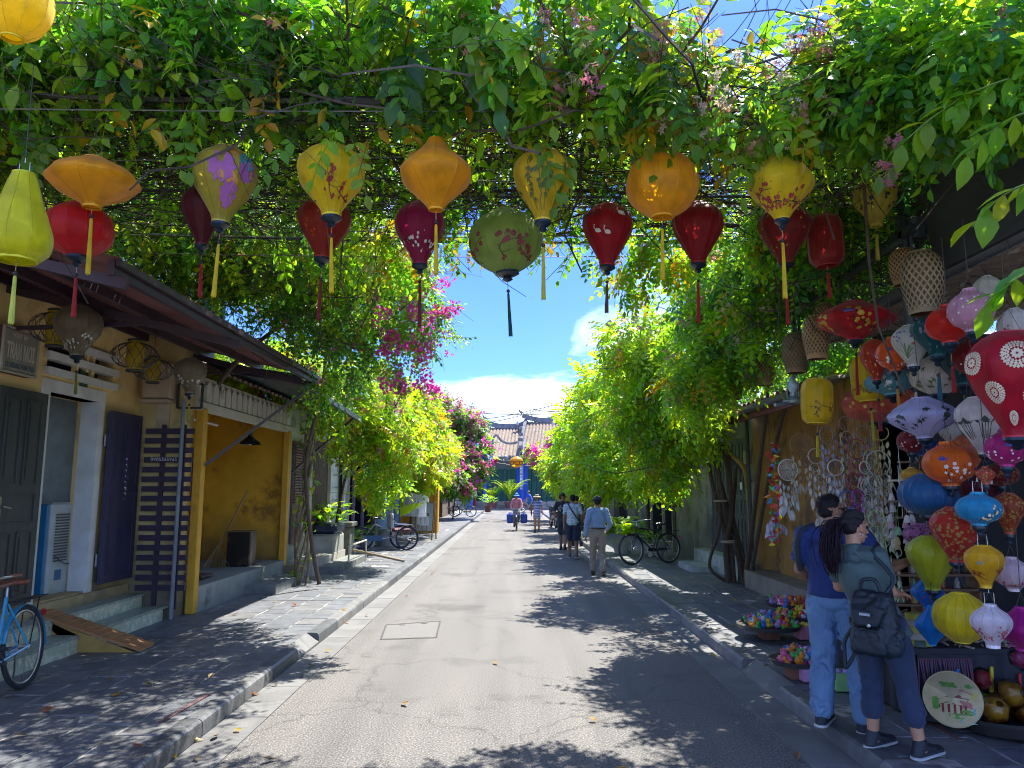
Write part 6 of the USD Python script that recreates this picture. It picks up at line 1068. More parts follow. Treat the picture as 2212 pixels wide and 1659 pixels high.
L('dark crimson lantern hidden deep behind the white balloon lantern', 'round', 2160, 1000, 1050, 70, 5.7, (.2, .015, .02), pat=((.4, .2, .05), (.1, .02, .02), 40.))
L('white blossom lantern in the shade beside the mandala lantern', 'drop', 2060, 915, 965, 60, 6.2, (.5, .46, .44), 'sparse', ((.2, .05, .1),) * 3)
L('golden tassel lantern of dark blue silk hung behind the lilac saucer', 'oblate', 1990, 940, 985, 60, 6.4, (.012, .05, .2))
# far lanterns before the temple
for lab, px, py, w_, h_, Y, c in (('bright blue round lantern hanging over the far street', 1049, 995, 31, 28, 46, (.005, .2, .75)), ('yellow round lantern with a dark printed square sign', 1115, 998, 29, 24, 46, (.75, .43, .005)), ('small white and pink lantern left of the far blue one', 1028, 992, 14, 14, 47, (.6, .3, .3)), ('small red lantern right of the far blue one', 1069, 994, 13, 14, 47, (.6, .05, .03)), ('orange lantern beside the golden creeper', 1000, 986, 16, 10, 44, (.6, .2, .02)), ('small grey blue lantern between blue and yellow ones', 1091, 990, 14, 14, 47, (.3, .35, .45)), ('small red lantern under the right far creeper', 1164, 989, 14, 14, 45, (.5, .07, .03)), ('tiny sky blue lantern in the tall bougainvillea', 1031, 962, 8, 9, 45.5, (.1, .4, .7))):
    tL = lantern(lab, 'round', px, py - h_ / 2, py + h_ / 2, w_, Y, c, hang=1.2, cap=False, mode='puff', name='street_lantern')
    if 'printed' in lab:
        b = MB()
        for a in (-.28, .0, .28):
            for k in ((-.09, .08), (-.09, -.1)): b.box((a - .12, -.47, -.4 + k[1] - .02), (a + .12, -.44, -.4 + k[1] + .02))
            b.box((a - .12, -.47, -.5), (a - .08, -.44, -.32)); 
            if a: b.box((a + .08, -.47, -.5), (a + .12, -.44, -.32))
        part(tL, 'printed_sign', b, BLACK)
# ================= PEOPLE =================
def sph(c, r): return m3.Manifold.sphere(1.0, 16).scale(tuple(np.broadcast_to(np.asarray(r, float), 3))).translate(tuple(map(float, c)))
def hulls(bones, edge=.02, it=12):
    parts = [m3.Manifold.batch_hull([sph(a, ra), sph(b, rb)]) for a, ra, b, rb in bones]
    m = m3.Manifold.batch_boolean(parts, m3.OpType.Add).refine_to_length(edge).to_mesh()
    t = trimesh.Trimesh(np.array(m.vert_properties[:, :3]), np.array(m.tri_verts), process=True); t.merge_vertices()
    if it: trimesh.smoothing.filter_taubin(t, .5, .53, it)
    return t
def folds(t, amp, fx, seed=0):
    v = np.array(t.vertices); n = np.array(t.vertex_normals); f = meshkit.fbm(v * np.array(fx), 3, seed) - .5
    w = np.sin(v[:, 2] * 58 + 26 * f + v[:, 0] * 16 + v[:, 1] * 9) * np.clip(meshkit.noise(v * 7, seed + 3) * 3 - 1.2, 0, 1) * .75
    return v + n * (amp * (2.2 * f + w))[:, None], np.array(t.faces)
SKIN = lambda k: mat(f'skin_{k}', [(.42, .22, .13), (.3, .15, .085), (.36, .18, .1)][k], .5, [(.38, .18, .1), (.25, .12, .065), (.3, .14, .08)][k], ns=9, spec=.35)
HAIR = mat('black_hair', (.008, .006, .007), .55, (.014, .01, .012), ns=40, spec=.2, streak=(1, 1, .1)); HAIRP = mat('plum_hair', (.02, .008, .014), .55, (.01, .006, .009), ns=40, spec=.2, streak=(1, 1, .1))
def J0(): return dict(hipL=(-.085, 0, .9), hipR=(.085, 0, .9), kneeL=(-.1, .02, .48), kneeR=(.1, .02, .48), ankL=(-.105, -.03, .085), ankR=(.105, -.03, .085), pel=(0, 0, .96), waist=(0, .0, 1.08), chest=(0, .0, 1.27), neck=(0, -.01, 1.43),
    shL=(-.175, -.01, 1.385), shR=(.175, -.01, 1.385), elL=(-.225, -.03, 1.11), elR=(.225, -.03, 1.11), wrL=(-.235, .05, .86), wrR=(.235, .05, .86), head=(0, .025, 1.575), toeL=None, toeR=None)
def hand(w, d, n, side, s=1., curl=.5):
    d, n = np.array(d, float), np.array(n, float); d /= np.linalg.norm(d); x = np.cross(d, n); x /= np.linalg.norm(x); n = np.cross(x, d); w = np.array(w, float); B = []
    for k in (-1, 1): B.append((w, .022 * s, w + d * .075 * s + x * .026 * k * s, .015 * s))
    B.append((w + d * .07 * s + x * .026 * s, .014 * s, w + d * .07 * s - x * .026 * s, .014 * s))
    for k, (o, l) in enumerate(((-.032, .062), (-.011, .075), (.011, .072), (.031, .055))):
        a = w + d * .075 * s + x * o * s; c1 = curl * .7; b = a + (d * math.cos(c1) + n * math.sin(c1)) * l * .55 * s; c2 = curl * 1.7; c = b + (d * math.cos(c2) + n * math.sin(c2)) * l * .5 * s; B += [(a, .0095 * s, b, .0085 * s), (b, .0085 * s, c, .007 * s)]
    a = w + d * .02 * s - x * side * .025 * s; b = a + (d * .6 - x * side * .8 + n * .3) * .04 * s; c = b + (d * .85 - x * side * .2 + n * .4) * .032 * s; B += [(a, .013 * s, b, .011 * s), (b, .011 * s, c, .009 * s)]
    return B
def person(label, loc, yaw, h=1.7, pose=None, skin=0, top=None, bottom=None, shoes=None, hair='short', hat=None, hd=(0, 0), wide=1., fine=.022, sleeve=.45, leg=1., open_top=False, female=False, hands=True, glasses=False, curl=.5, hem=.0, hcol=None, long_sleeve=False, fold=1., face=True):
    s = h / 1.7; J = J0(); J.update(pose or {}); J = {k: (np.array(v, float) * s if v is not None else None) for k, v in J.items()}
    t = thing('person', label, 'person', loc, yaw); sk = SKIN(skin); sh = .92 if female else 1.
    Rh = Rz(hd[0]) @ Rx(hd[1]); hc = J['head']; hp = lambda x, y, z: hc + Rh @ (np.array([x, y, z]) * s)
    B = [(J['pel'], (.135 * s, .095 * s, .1 * s), J['waist'], (.12 * s * sh, .085 * s, .08 * s)), (J['waist'], (.12 * s * sh, .085 * s, .08 * s), J['chest'], (.145 * s * sh, .1 * s, .12 * s)), (J['chest'], (.13 * s * sh, .095 * s, .12 * s), J['neck'] - (0, 0, .05 * s), (.075 * s, .06 * s, .05 * s)),
         (J['neck'] - (0, 0, .04 * s), .055 * s, hp(0, -.02, -.05), .05 * s), (J['shL'], .05 * s, J['shR'], .05 * s)]
    for sd in 'LR':
        B += [(J['hip' + sd], .088 * s, J['knee' + sd], .055 * s), (J['knee' + sd], .055 * s, J['knee' + sd] * .62 + J['ank' + sd] * .38 + (0, -.012 * s, 0), .054 * s), (J['knee' + sd] * .62 + J['ank' + sd] * .38, .052 * s, J['ank' + sd], .037 * s),
              (J['sh' + sd], .05 * s, J['el' + sd], .038 * s), (J['el' + sd], .04 * s, J['wr' + sd], .026 * s), (J['pel'], .09 * s, J['hip' + sd], .092 * s)]
        fw = np.array([0, 1., 0]); toe = J['toe' + sd] if J['toe' + sd] is not None else J['ank' + sd] + fw * .13 * s - (0, 0, .055 * s); J['toe' + sd] = toe
        B += [(J['ank' + sd] - (0, .02 * s, .04 * s), .036 * s, toe, (.036 * s, .04 * s, .024 * s))]
        if hands:
            d = J['wr' + sd] - J['el' + sd]; n = np.array([1., 0, 0]) if sd == 'L' else np.array([-1., 0, 0])
            if abs(d[2]) < .5 * np.linalg.norm(d): n = np.array([0, 0, -1.])
            B += hand(J['wr' + sd], d, n, -1 if sd == 'L' else 1, s, curl)
        else: B.append((J['wr' + sd], .026 * s, J['wr' + sd] + (J['wr' + sd] - J['el' + sd]) * .35, .03 * s))
    # head: cranium, jaw, brow, nose, lips, ears
    B += [(hp(0, -.012, .022), (.072 * s, .088 * s, .092 * s), hp(0, .0, .01), (.07 * s, .085 * s, .085 * s)), (hp(0, .01, -.01), (.062 * s, .07 * s, .07 * s), hp(0, .055, -.085), (.03 * s, .026 * s, .022 * s)), (hp(-.045, .01, -.055), .03 * s, hp(.045, .01, -.055), .03 * s),
          (hp(0, .082, .012), .01 * s, hp(0, .103, -.026), .014 * s), (hp(-.03, .072, .032), .016 * s, hp(.03, .072, .032), .016 * s), (hp(-.018, .08, -.056), .011 * s, hp(.018, .08, -.056), .011 * s)]
    for e in (-1, 1): B.append((hp(e * .074, -.008, .012), (.01 * s, .02 * s, .02 * s), hp(e * .072, -.002, -.022), (.009 * s, .012 * s, .012 * s)))
    bt = hulls(B, fine, 8); part(t, 'body', (np.array(bt.vertices), np.array(bt.faces)), sk, smooth=True)
    if face:
        b = MB(); [b.ball(hp(e * .03, .081, .008), .0105 * s, 8, 6) for e in (-1, 1)]; part(t, 'eyes', b, mat('eye_dark', (.02, .015, .012), .2))
        b = MB(); [b.bar(hp(e * .015, .093, .034), hp(e * .048, .078, .034), .007 * s) for e in (-1, 1)]; part(t, 'eyebrows', b, HAIR)
        b = MB(); b.tube([hp(-.022, .089, -.058), hp(0, .096, -.055), hp(.022, .089, -.058)], .0055 * s, 5); part(t, 'lips', b, mat('lips', (.3, .1, .08), .45))
    # clothes
    q = []
    if top:
        o = .022; wst = J['pel'] + (J['waist'] - J['pel']) * hem
        B = [(wst, ((.15 + o) * s, (.115 + o) * s, .05 * s), J['waist'], (.135 * s * sh + o * s, (.1 + o) * s, .07 * s)), (J['waist'], (.135 * s * sh + o * s, (.1 + o) * s, .07 * s), J['chest'], (.155 * s * sh + o * s, (.11 + o) * s, .11 * s)), (J['chest'], (.14 * s * sh + o * s, (.1 + o) * s, .12 * s), J['neck'] - (0, .0, .055 * s), (.085 * s, .07 * s, .04 * s)), (J['shL'], .068 * s, J['shR'], .068 * s), (J['neck'] - (0, 0, .05 * s), .066 * s, J['neck'] - (0, 0, .01 * s), .06 * s)]
        for sd in 'LR':
            if long_sleeve: B += [(J['sh' + sd], .066 * s, J['el' + sd], .056 * s), (J['el' + sd], .056 * s, J['el' + sd] * .12 + J['wr' + sd] * .88, .042 * s)]
            else: e = J['sh' + sd] * (1 - sleeve) + J['el' + sd] * sleeve; e = J['sh' + sd] * .2 + J['el' + sd] * .8 if sleeve > .9 else J['sh' + sd] * .35 + J['el' + sd] * .65; B += [(J['sh' + sd], .066 * s, e, .062 * s)]
        q.append(('shirt', B, top, (9, 9, 4), .0065))
    if bottom:
        B = [(J['pel'] + (0, 0, .03 * s), (.15 * s, .112 * s, .06 * s), J['pel'] - (0, 0, .06 * s), (.16 * s, .125 * s, .08 * s))]
        for sd in 'LR':
            w0, w1, w2 = (.105, .075, .068) if not female else (.104, .076, .072); k_ = J['knee' + sd]; a_ = J['ank' + sd]
            if leg >= .55: e = k_ + (a_ - k_) * min(1., (leg - .5) * 2) * .93; B += [(J['hip' + sd], w0 * s, k_, w1 * s), (k_, w1 * s, e, w2 * s)]
            else: e = J['hip' + sd] + (k_ - J['hip' + sd]) * leg * 2; B += [(J['hip' + sd], w0 * s, e, .092 * s)]
            B += [(J['pel'] - (0, 0, .03 * s), .11 * s, J['hip' + sd], w0 * s)]
        q.append(('trousers', B, bottom, (10, 10, 7), .0105))
    for nm, B, m_, fx, amp in q:
        wd = lambda r: tuple(np.broadcast_to(np.asarray(r, float), 3) * (wide, wide, 1)); ct = hulls([(a, wd(ra), b, wd(rb)) for a, ra, b, rb in B], fine, 4); part(t, nm, folds(ct, amp * s * fold, fx, int(abs(loc[0]) * 50)), m_, smooth=True)
    if shoes:
        for sd in 'LR':
            a = J['ank' + sd]; toe = J['toe' + sd]; f = (toe - a) * np.array([1, 1, 0]); f /= np.linalg.norm(f) + 1e-9; zf = toe[2] - .02 * s; hl = a - f * .035 * s; hl[2] = (a[2] - .055 * s)
            st = hulls([(hl, (.043 * s, .046 * s, .038 * s), toe + f * .035 * s + (0, 0, .006), (.046 * s, .046 * s, .032 * s)), (hl, .042 * s, a + (0, 0, .015 * s), .046 * s), (a - (0, 0, .01 * s), (.046 * s, .046 * s, .035 * s), toe - f * .03 * s + (0, 0, .024 * s), (.044 * s, .044 * s, .028 * s))], fine * .8, 4); sp = part(t, 'shoe', (np.array(st.vertices), np.array(st.faces)), shoes[0], smooth=True)
            if shoes[1] is not None:
                so = hulls([(hl - (0, 0, .022 * s), (.05 * s, .052 * s, .02 * s), toe + f * .04 * s - (0, 0, .01 * s), (.052 * s, .05 * s, .018 * s))], fine, 2); part(sp, 'sole', (np.array(so.vertices), np.array(so.faces)), shoes[1], smooth=True)
    # hair
    hm = hcol or HAIR
    if hair:
        c = hp(0, -.014, .036); e = sph((0, 0, 0), (.082 * s, .098 * s, .09 * s)); lo_ = e.trim_by_plane((0, -.8, .6), -.012 * s); hh = lo_ + sph((0, -.035 * s, -.04 * s), (.07 * s, .06 * s, .06 * s)) if hair != 'none' else lo_
        if hair == 'pony':
            hh = hh + m3.Manifold.batch_hull([sph((0, -.09 * s, .0), .035 * s), sph((0, -.13 * s, -.02 * s), .03 * s)])
        m_ = hh.refine_to_length(.012).to_mesh(); ht = trimesh.Trimesh(np.array(m_.vert_properties[:, :3]), np.array(m_.tri_verts)); trimesh.smoothing.filter_taubin(ht, .5, .53, 6); v = np.array(ht.vertices); n_ = np.array(ht.vertex_normals); v = v + n_ * ((meshkit.fbm(v * np.array([90, 60, 25]) / s, 3, 4) - .5) * .012 * s)[:, None]
        part(t, 'hair', (v @ Rh.T + c, np.array(ht.faces)), hm, smooth=True)
        if fine < .02:
            g_ = np.random.default_rng(3); b = MB(); el = np.array([.084, .1, .092]) * s
            for k in range(520):
                if hair == 'pony':
                    al = g_.uniform(-1.9, 1.9); p0 = np.array([math.sin(al), math.cos(al) * .55, .25 + .5 * abs(math.cos(al))]); p1 = np.array([g_.normal() * .12, -1., .05 + g_.normal() * .1]); W = np.array([p0 * (1 - u) + p1 * u + np.array([0, 0, .75 * u * (1 - u)]) for u in np.linspace(0, 1, 7)]); W = W / np.linalg.norm(W, axis=1, keepdims=True) * el * g_.uniform(1.0, 1.05); b.tube(W @ Rh.T + c, .0016, 3)
                else:
                    d = g_.normal(size=3); d /= np.linalg.norm(d)
                    if d[1] * -.8 + d[2] * .6 < 0: continue
                    q_0 = d * el; tg = np.array([g_.normal() * .4, -.3 + g_.normal() * .4, -.5]) ; W = np.array([q_0 * 1.0, (q_0 + tg * .008 + d * .006), (q_0 + tg * .018 + d * .008)]); b.tube(W @ Rh.T + c, [.0016, .0014, .0006], 3)
            part(t, 'hair_strands', b, hm)
        if hair == 'pony':
            P = np.array([(0, -.12, -.02), (0, -.18, -.06), (.0, -.2, -.16), (0, -.185, -.28), (.0, -.16, -.38)]) * s; P = spline(P, 14) ; rr = np.interp(np.linspace(0, 1, 14), [0, .15, .5, .85, 1], [.02, .045, .06, .045, .03]) * s; b = MB(); g_ = np.random.default_rng(8)
            for k in range(280):
                o = g_.normal(size=3) * .55; ph = g_.uniform(0, 6); l = int(g_.integers(10, 15)); W = P[:l] + o * rr[:l, None] + np.stack([np.sin(np.arange(l) * .8 + ph), 0 * np.arange(l), np.cos(np.arange(l) * .7 + ph)], 1) * .008; b.tube(W @ Rh.T + c, np.linspace(.0055, .002, l), 3)
            part(t, 'ponytail', b, HAIRP, smooth=True)
    if hat and hat[0] == 'cap':
        b = MB(); a = np.linspace(0, np.pi / 2, 8); b.lathe(np.stack([.098 * s * np.cos(a), .1 * s * np.sin(a)], 1), 20, (0, 0, 0)); P = np.array([[[r * math.sin(x) * .085, .075 + r * .0 + (r - 1) * .075 * math.cos(x) * 1.0 + .02, .004 - (r - 1) * .02] for r in (1, 1.5, 2.)] for x in np.linspace(-1.2, 1.2, 11)]) * s; b.grid(P); b2 = b.xform(Rh @ Rx(-6), hp(0, -.008, .045)); part(t, 'cap', b2, hat[1], smooth=40)
    if hat and hat[0] == 'straw':
        b = MB(); b.lathe(np.array([(.19, -.02), (.17, .0), (.11, .018), (.1, .03), (.095, .09), (.07, .115), (0, .12)]) * s, 24); part(t, 'straw_hat', b.xform(Rh, hp(0, -.005, .045)), hat[1], smooth=40)
    if glasses:
        b = MB(); [b.tube([hp(e * .076, .0, .016), hp(e * .07, .08, .012)], .003 * s, 4) for e in (-1, 1)]; [b.tube([hp(e * .034 + .024 * math.cos(a), .094, .008 + .018 * math.sin(a)) for a in np.linspace(0, 6.28, 13)], .003 * s, 4) for e in (-1, 1)]; part(t, 'glasses', b, BLACK)
    t.J, t.hp, t.s = J, hp, s; return t
CL = lambda n, c, r=.85, c2=None, ns=5: mat('cloth_' + n, c, r, c2 or tuple(x * .75 for x in c), ns=ns, sheen=.1, bump=.55, bs=26)
DENIM = mat('washed_denim', (.13, .23, .38), .85, (.07, .14, .25), ns=4.5, bump=.6, bs=22, lo=.3, hi=.75); NAVYC = CL('navy', (.014, .026, .065)); POLO = CL('polo_blue', (.007, .026, .13)); SAGE = CL('sage', (.055, .09, .085), c2=(.04, .07, .066))
BLKC = CL('black', (.014, .016, .02)); SOLE = mat('sole_white', (.5, .52, .5), .6); SHOE = mat('shoe_dark', (.015, .018, .026), .7)
# couple at the stall
pos = onZ(1822, 1572, PZ)
man = person('man in navy polo and light jeans reaching out to the lime lantern', (pos[0], pos[1], PZ), -38, 1.7, dict(wrR=(.5, .36, 1.22), elR=(.36, .1, 1.15), wrL=(-.2, .22, .98), elL=(-.25, -.03, 1.12), ankL=(-.14, -.03, .085), ankR=(.15, -.03, .085), kneeL=(-.12, .02, .48), kneeR=(.13, .02, .48), shL=(-.2, -.01, 1.385), shR=(.2, -.01, 1.385)), 1, POLO, DENIM, (SHOE, SOLE), 'short', hd=(-38, 0), wide=1.2, fine=.015, glasses=True, curl=.35, fold=1.7)
b = MB(); b.lathe([(.068, -.03), (.07, .0), (.062, .012)], 16, man.J['neck'] + (0, -.005, -.0)); part(man, 'collar', b, POLO, smooth=True)
b = MB(); P = spline([(-.13, .0, 1.46), (-.2, -.06, 1.42), (-.235, -.1, 1.3), (-.22, -.08, 1.12)], 16); b.tube(P, .024, 6); part(man, 'bag_strap', b, BLKC, smooth=True)
pos = onZ(1938, 1629, PZ)
fL, fR = onZ(1888, 1614, PZ), onZ(1990, 1638, PZ); yw = -52; RI = Rz(-yw); lf = lambda w: (RI @ (np.array(w) - np.array([pos[0], pos[1], PZ]))) * 1.7 / 1.6
aL, aR = lf(fL), lf(fR); sh_ = lf((pos[0] - .2, pos[1], PZ + 1.4)); pv_ = lf((pos[0] - .07, pos[1], PZ + .9))
dx, dy = sh_[0], sh_[1]; px_, py_ = pv_[0], pv_[1]
wp = dict(ankL=(aL[0], aL[1], .085), ankR=(aR[0], aR[1], .085), kneeL=((aL[0] + px_ - .08) / 2, (aL[1] + py_) / 2 + .03, .48), kneeR=((aR[0] + px_ + .08) / 2, (aR[1] + py_) / 2 + .03, .48), hipL=(px_ - .085, py_, .9), hipR=(px_ + .085, py_, .9), pel=(px_, py_, .96), waist=((px_ + dx) / 2, (py_ + dy) / 2, 1.1), chest=(dx * .85 + px_ * .15, dy * .85 + py_ * .15, 1.27), neck=(dx, dy, 1.42), shL=(dx - .155, dy, 1.375), shR=(dx + .155, dy + .02, 1.37), elL=(dx - .19, dy + .1, 1.12), wrL=(dx - .05, dy + .3, 1.08), elR=(dx + .2, dy + .1, 1.12), wrR=(dx + .13, dy + .36, 1.08), head=(dx, dy + .03, 1.565), toeL=(aL[0] + .03, aL[1] + .13, .03), toeR=(aR[0] + .03, aR[1] + .13, .03))
wom = person('woman with purple black ponytail, grey green tee and dark backpack slung low', (pos[0], pos[1], PZ), yw, 1.6, wp, 0, SAGE, NAVYC, (SHOE, SOLE), 'pony', hd=(-22, -6), wide=1.05, fine=.015, leg=.8, female=True, hem=-.9, fold=1.5)
J = wom.J
b = MB(); c_ = wom.hp(.08, -.012, -.045); b.tube([c_ + np.array([0, .014 * math.cos(a), .014 * math.sin(a)]) for a in np.linspace(0, 6.28, 16)], .0022, 4); part(wom, 'earring', b, STEEL)
pk = thing('backpack', 'dark blue black backpack hanging from the right shoulder of the woman', 'backpack', (pos[0], pos[1], PZ), yw)
PK = mat('backpack_cloth', (.004, .009, .014), .55, (.007, .014, .019), ns=5, bump=.3, bs=120); bc = J['pel'] + np.array([.1, -.24, .0])
def hullN(cs, edge=.014, it=5):
    m = m3.Manifold.batch_hull([sph(c, r) for c, r in cs]).refine_to_length(edge).to_mesh(); t = trimesh.Trimesh(np.array(m.vert_properties[:, :3]), np.array(m.tri_verts)); t.merge_vertices(); trimesh.smoothing.filter_taubin(t, .5, .53, it); return t
tk = hullN([(bc + (x, y, -.17), .07) for x in (-.1, .1) for y in (0, .03)] + [(bc + (x, 0, .12), .05) for x in (-.08, .08)] + [(bc + (x, -.04, -.12), .055) for x in (-.08, .08)]); part(pk, 'bag', folds(tk, .02, (9, 9, 9), 3), PK, smooth=True)
tk = hullN([(bc + (x, -.02, .13), .045) for x in (-.085, .085)] + [(bc + (x, -.095, .05), .022) for x in (-.085, .085)] + [(bc + (x, -.1, -.02), .018) for x in (-.06, .06)]); part(pk, 'flap', folds(tk, .012, (11, 11, 11), 5), PK, smooth=True)
tk = hullN([(bc + (x, -.085, z), .03) for x in (-.075, .075) for z in (-.18, -.07)]); part(pk, 'pocket', folds(tk, .012, (11, 11, 11), 6), PK, smooth=True)
b = MB(); b.box(bc + (-.035, -.126, .03), bc + (.035, -.12, .046)); part(pk, 'tag', b, mat('tag_silver', (.3, .32, .33), .4)); b = MB(); b.ball(bc + (.02, -.122, -.03), (.014, .006, .014)); part(pk, 'buckle', b, STEEL)
for P in ([bc + (.06, .03, .15), bc + (.09, .1, .25), J['shR'] + (0, -.06, .03), J['shR'] + (0, .02, .075), J['shR'] + (-.0, .08, .0), J['waist'] + (.16, .0, .05), bc + (.14, .02, -.05)], [bc + (-.08, .0, .15), bc + (-.05, -.02, .24), bc + (.0, .0, .25), bc + (.04, .02, .16)], [bc + (-.12, .0, -.05), bc + (-.2, -.03, -.2), bc + (-.2, -.03, -.34), bc + (-.12, -.02, -.2)]): b = MB(); b.tube(spline(P, 16), .013, 6); part(pk, 'strap', b, PK, smooth=True)
# walkers on the right side of the road
def at(px, py): p = onZ(px, py, .0); return (p[0], p[1], 0.006)
WALK = dict(ankL=(-.09, .2, .085), kneeL=(-.09, .18, .48), ankR=(.09, -.24, .12), kneeR=(.09, .06, .47), toeR=(.09, -.12, .04))
BSH = CL('light_blue_shirt', (.2, .29, .44), c2=(.15, .23, .36)); KHA = CL('khaki_grey', (.25, .22, .17), c2=(.19, .165, .13))
wm = person('man in light blue shirt and grey khaki trousers walking away bareheaded at the kerb', at(1293, 1244), 2, 1.7, dict(WALK, ankR=(.09, -.12, .1), wrL=(-.27, .0, .84), wrR=(.22, .18, .95), elL=(-.26, -.06, 1.1), elR=(.27, -.04, 1.1)), 1, BSH, KHA, (mat('shoe_black', (.02, .018, .016), .4), None), 'short', hat=('cap', mat('cap_navy', (.012, .022, .04), .7)), long_sleeve=True, hem=.75, fine=.024, fold=1.6)
stage.GetPrimAtPath(wm.path).SetCustomDataByKey('label', 'man in dark cap, light blue shirt and grey khaki trousers walking away')
b = MB(); b.lathe([(.158, -.02), (.163, .02)], 20); part(wm, 'belt', MB().add(b.arr()[0] * (1, .76, 1) + wm.J['pel'] + (0, 0, .055), b.arr()[1]), mat('leather_dark', (.04, .025, .018), .5))
HAW = usdkit.material(stage, '/World/Looks/hawaiian_cloth', {'tc': ('texture_coordinate', {}), 'v': ('noise_texture', {'scale': 17., 'detail': 3., 'distortion': 1.5}), 'r': ('rgb_ramp', {'ramp': [(.0, (.1, .22, .3)), (.42, (.14, .3, .36)), (.47, (.55, .62, .62)), (.56, (.6, .66, .66)), (.61, (.2, .36, .42)), (1., (.1, .22, .3))]}), 'p': ('principled_bsdf', {'roughness': .85})}, [('tc.object', 'v.vector'), ('v.fac', 'r.fac'), ('r.color', 'p.base_color')], surface='p.BSDF')
hw = person('man in blue white patterned short sleeved shirt and navy shorts walking away', at(1238, 1207), -4, 1.72, dict(WALK, wrR=(.24, .14, .9), elR=(.26, -.03, 1.12)), 1, HAW, NAVYC, (mat('shoe_grey', (.1, .09, .085), .6), SOLE), 'short', hd=(15, 0), leg=.44, hem=-.5, fine=.026)
b = MB(); b.tube(spline([(-.1, .1, 1.45), (-.12, -.06, 1.46), (.0, -.16, 1.25), (.2, -.14, .98), (.24, .0, .9)], 18), .016, 5); sb = thing('shoulder_bag', 'black shoulder bag hanging at the hip of the patterned shirt man', 'bag', at(1238, 1207), -4); part(sb, 'strap', b, BLKC); tk = hulls([((.26, -.06, .92), .05, (.27, .08, .92), .05), ((.26, -.06, .8), .06, (.27, .08, .8), .06)], .02, 4); part(sb, 'bag', (np.array(tk.vertices), np.array(tk.faces)), mat('bag_black', (.018, .017, .018), .4), smooth=True)
bk = person('man in black tee with white back print and cap looking back over his shoulder', at(1216, 1189), -12, 1.74, dict(WALK, elL=(-.25, -.03, 1.12), wrL=(-.12, .2, 1.05), elR=(.26, .1, 1.16), wrR=(.2, .26, 1.4)), 1, BLKC, CL('dark_denim', (.03, .05, .075)), (mat('sandal', (.03, .02, .018), .6), None), 'short', hat=('cap', BLKC), hd=(-75, 0), leg=.46, fine=.026)
b = MB(); [b.tube([(x + .02 * math.cos(a), -.168, z + .028 * math.sin(a)) for a in np.linspace(0, 6.28, 10)], .006, 4) for x, z in ((-.09, 1.28), (-.04, 1.33), (.02, 1.28), (-.05, 1.22))]; part(bk, 'back_print', b, mat('print_white', (.6, .6, .6), .7))
STR = usdkit.material(stage, '/World/Looks/striped_cloth', {'tc': ('texture_coordinate', {}), 'w': ('wave_texture', {'wave_type': 'bands', 'bands_direction': 'z', 'scale': 4.6, 'detail': 0.}), 'r': ('rgb_ramp', {'ramp': [(.0, (.05, .09, .38)), (.5, (.06, .1, .42)), (.58, (.55, .58, .66)), (1., (.55, .58, .66))]}), 'p': ('principled_bsdf', {'roughness': .85})}, [('tc.object', 'w.vector'), ('w.fac', 'r.fac'), ('r.color', 'p.base_color')], surface='p.BSDF')
dw = person('woman in blue striped dress and straw hat walking towards the camera', at(1160, 1150), 178, 1.62, dict(ankL=(-.09, -.1, .1), kneeL=(-.09, .05, .48), ankR=(.09, .1, .085), kneeR=(.09, .1, .48), wrL=(-.24, .04, .86), wrR=(.25, .05, .86)), 0, None, None, (mat('sandal', ()), None), 'short', hat=('straw', mat('straw', (.45, .33, .18), .8)), hd=(-18, 0), female=True, fine=.028)
J = dw.J; s_ = dw.s; tk = hulls([((0, .0, .62 * s_), (.175 * s_, .13 * s_, .03), J['pel'], (.17 * s_, .13 * s_, .08)), (J['pel'], (.17 * s_, .13 * s_, .08), J['waist'], (.14 * s_, .11 * s_, .07)), (J['waist'], (.14 * s_, .11 * s_, .07), J['chest'], (.165 * s_, .125 * s_, .1)), (J['chest'], (.15 * s_, .11 * s_, .1), J['neck'] - (0, 0, .05), (.08, .065, .03)), (J['shL'], .064 * s_, J['shR'], .064 * s_), (J['shL'], .062 * s_, J['shL'] * .55 + J['elL'] * .45, .058), (J['shR'], .062 * s_, J['shR'] * .55 + J['elR'] * .45, .058)], .025, 6); part(dw, 'dress', folds(tk, .008, (8, 8, 3), 2), STR, smooth=True)
b = MB(); b.tube(spline([(.12, .1, 1.34), (.2, .06, 1.3), (.24, .02, 1.1), (.25, .0, .95)], 10), .012, 5); b.cbox((.2, -.08, .78), (.28, .1, .98), .02); tb = thing('handbag', 'dark red handbag on the shoulder of the woman in the striped dress', 'bag', at(1160, 1150), 178); part(tb, 'bag', b, mat('bag_red', (.1, .02, .03), .5))
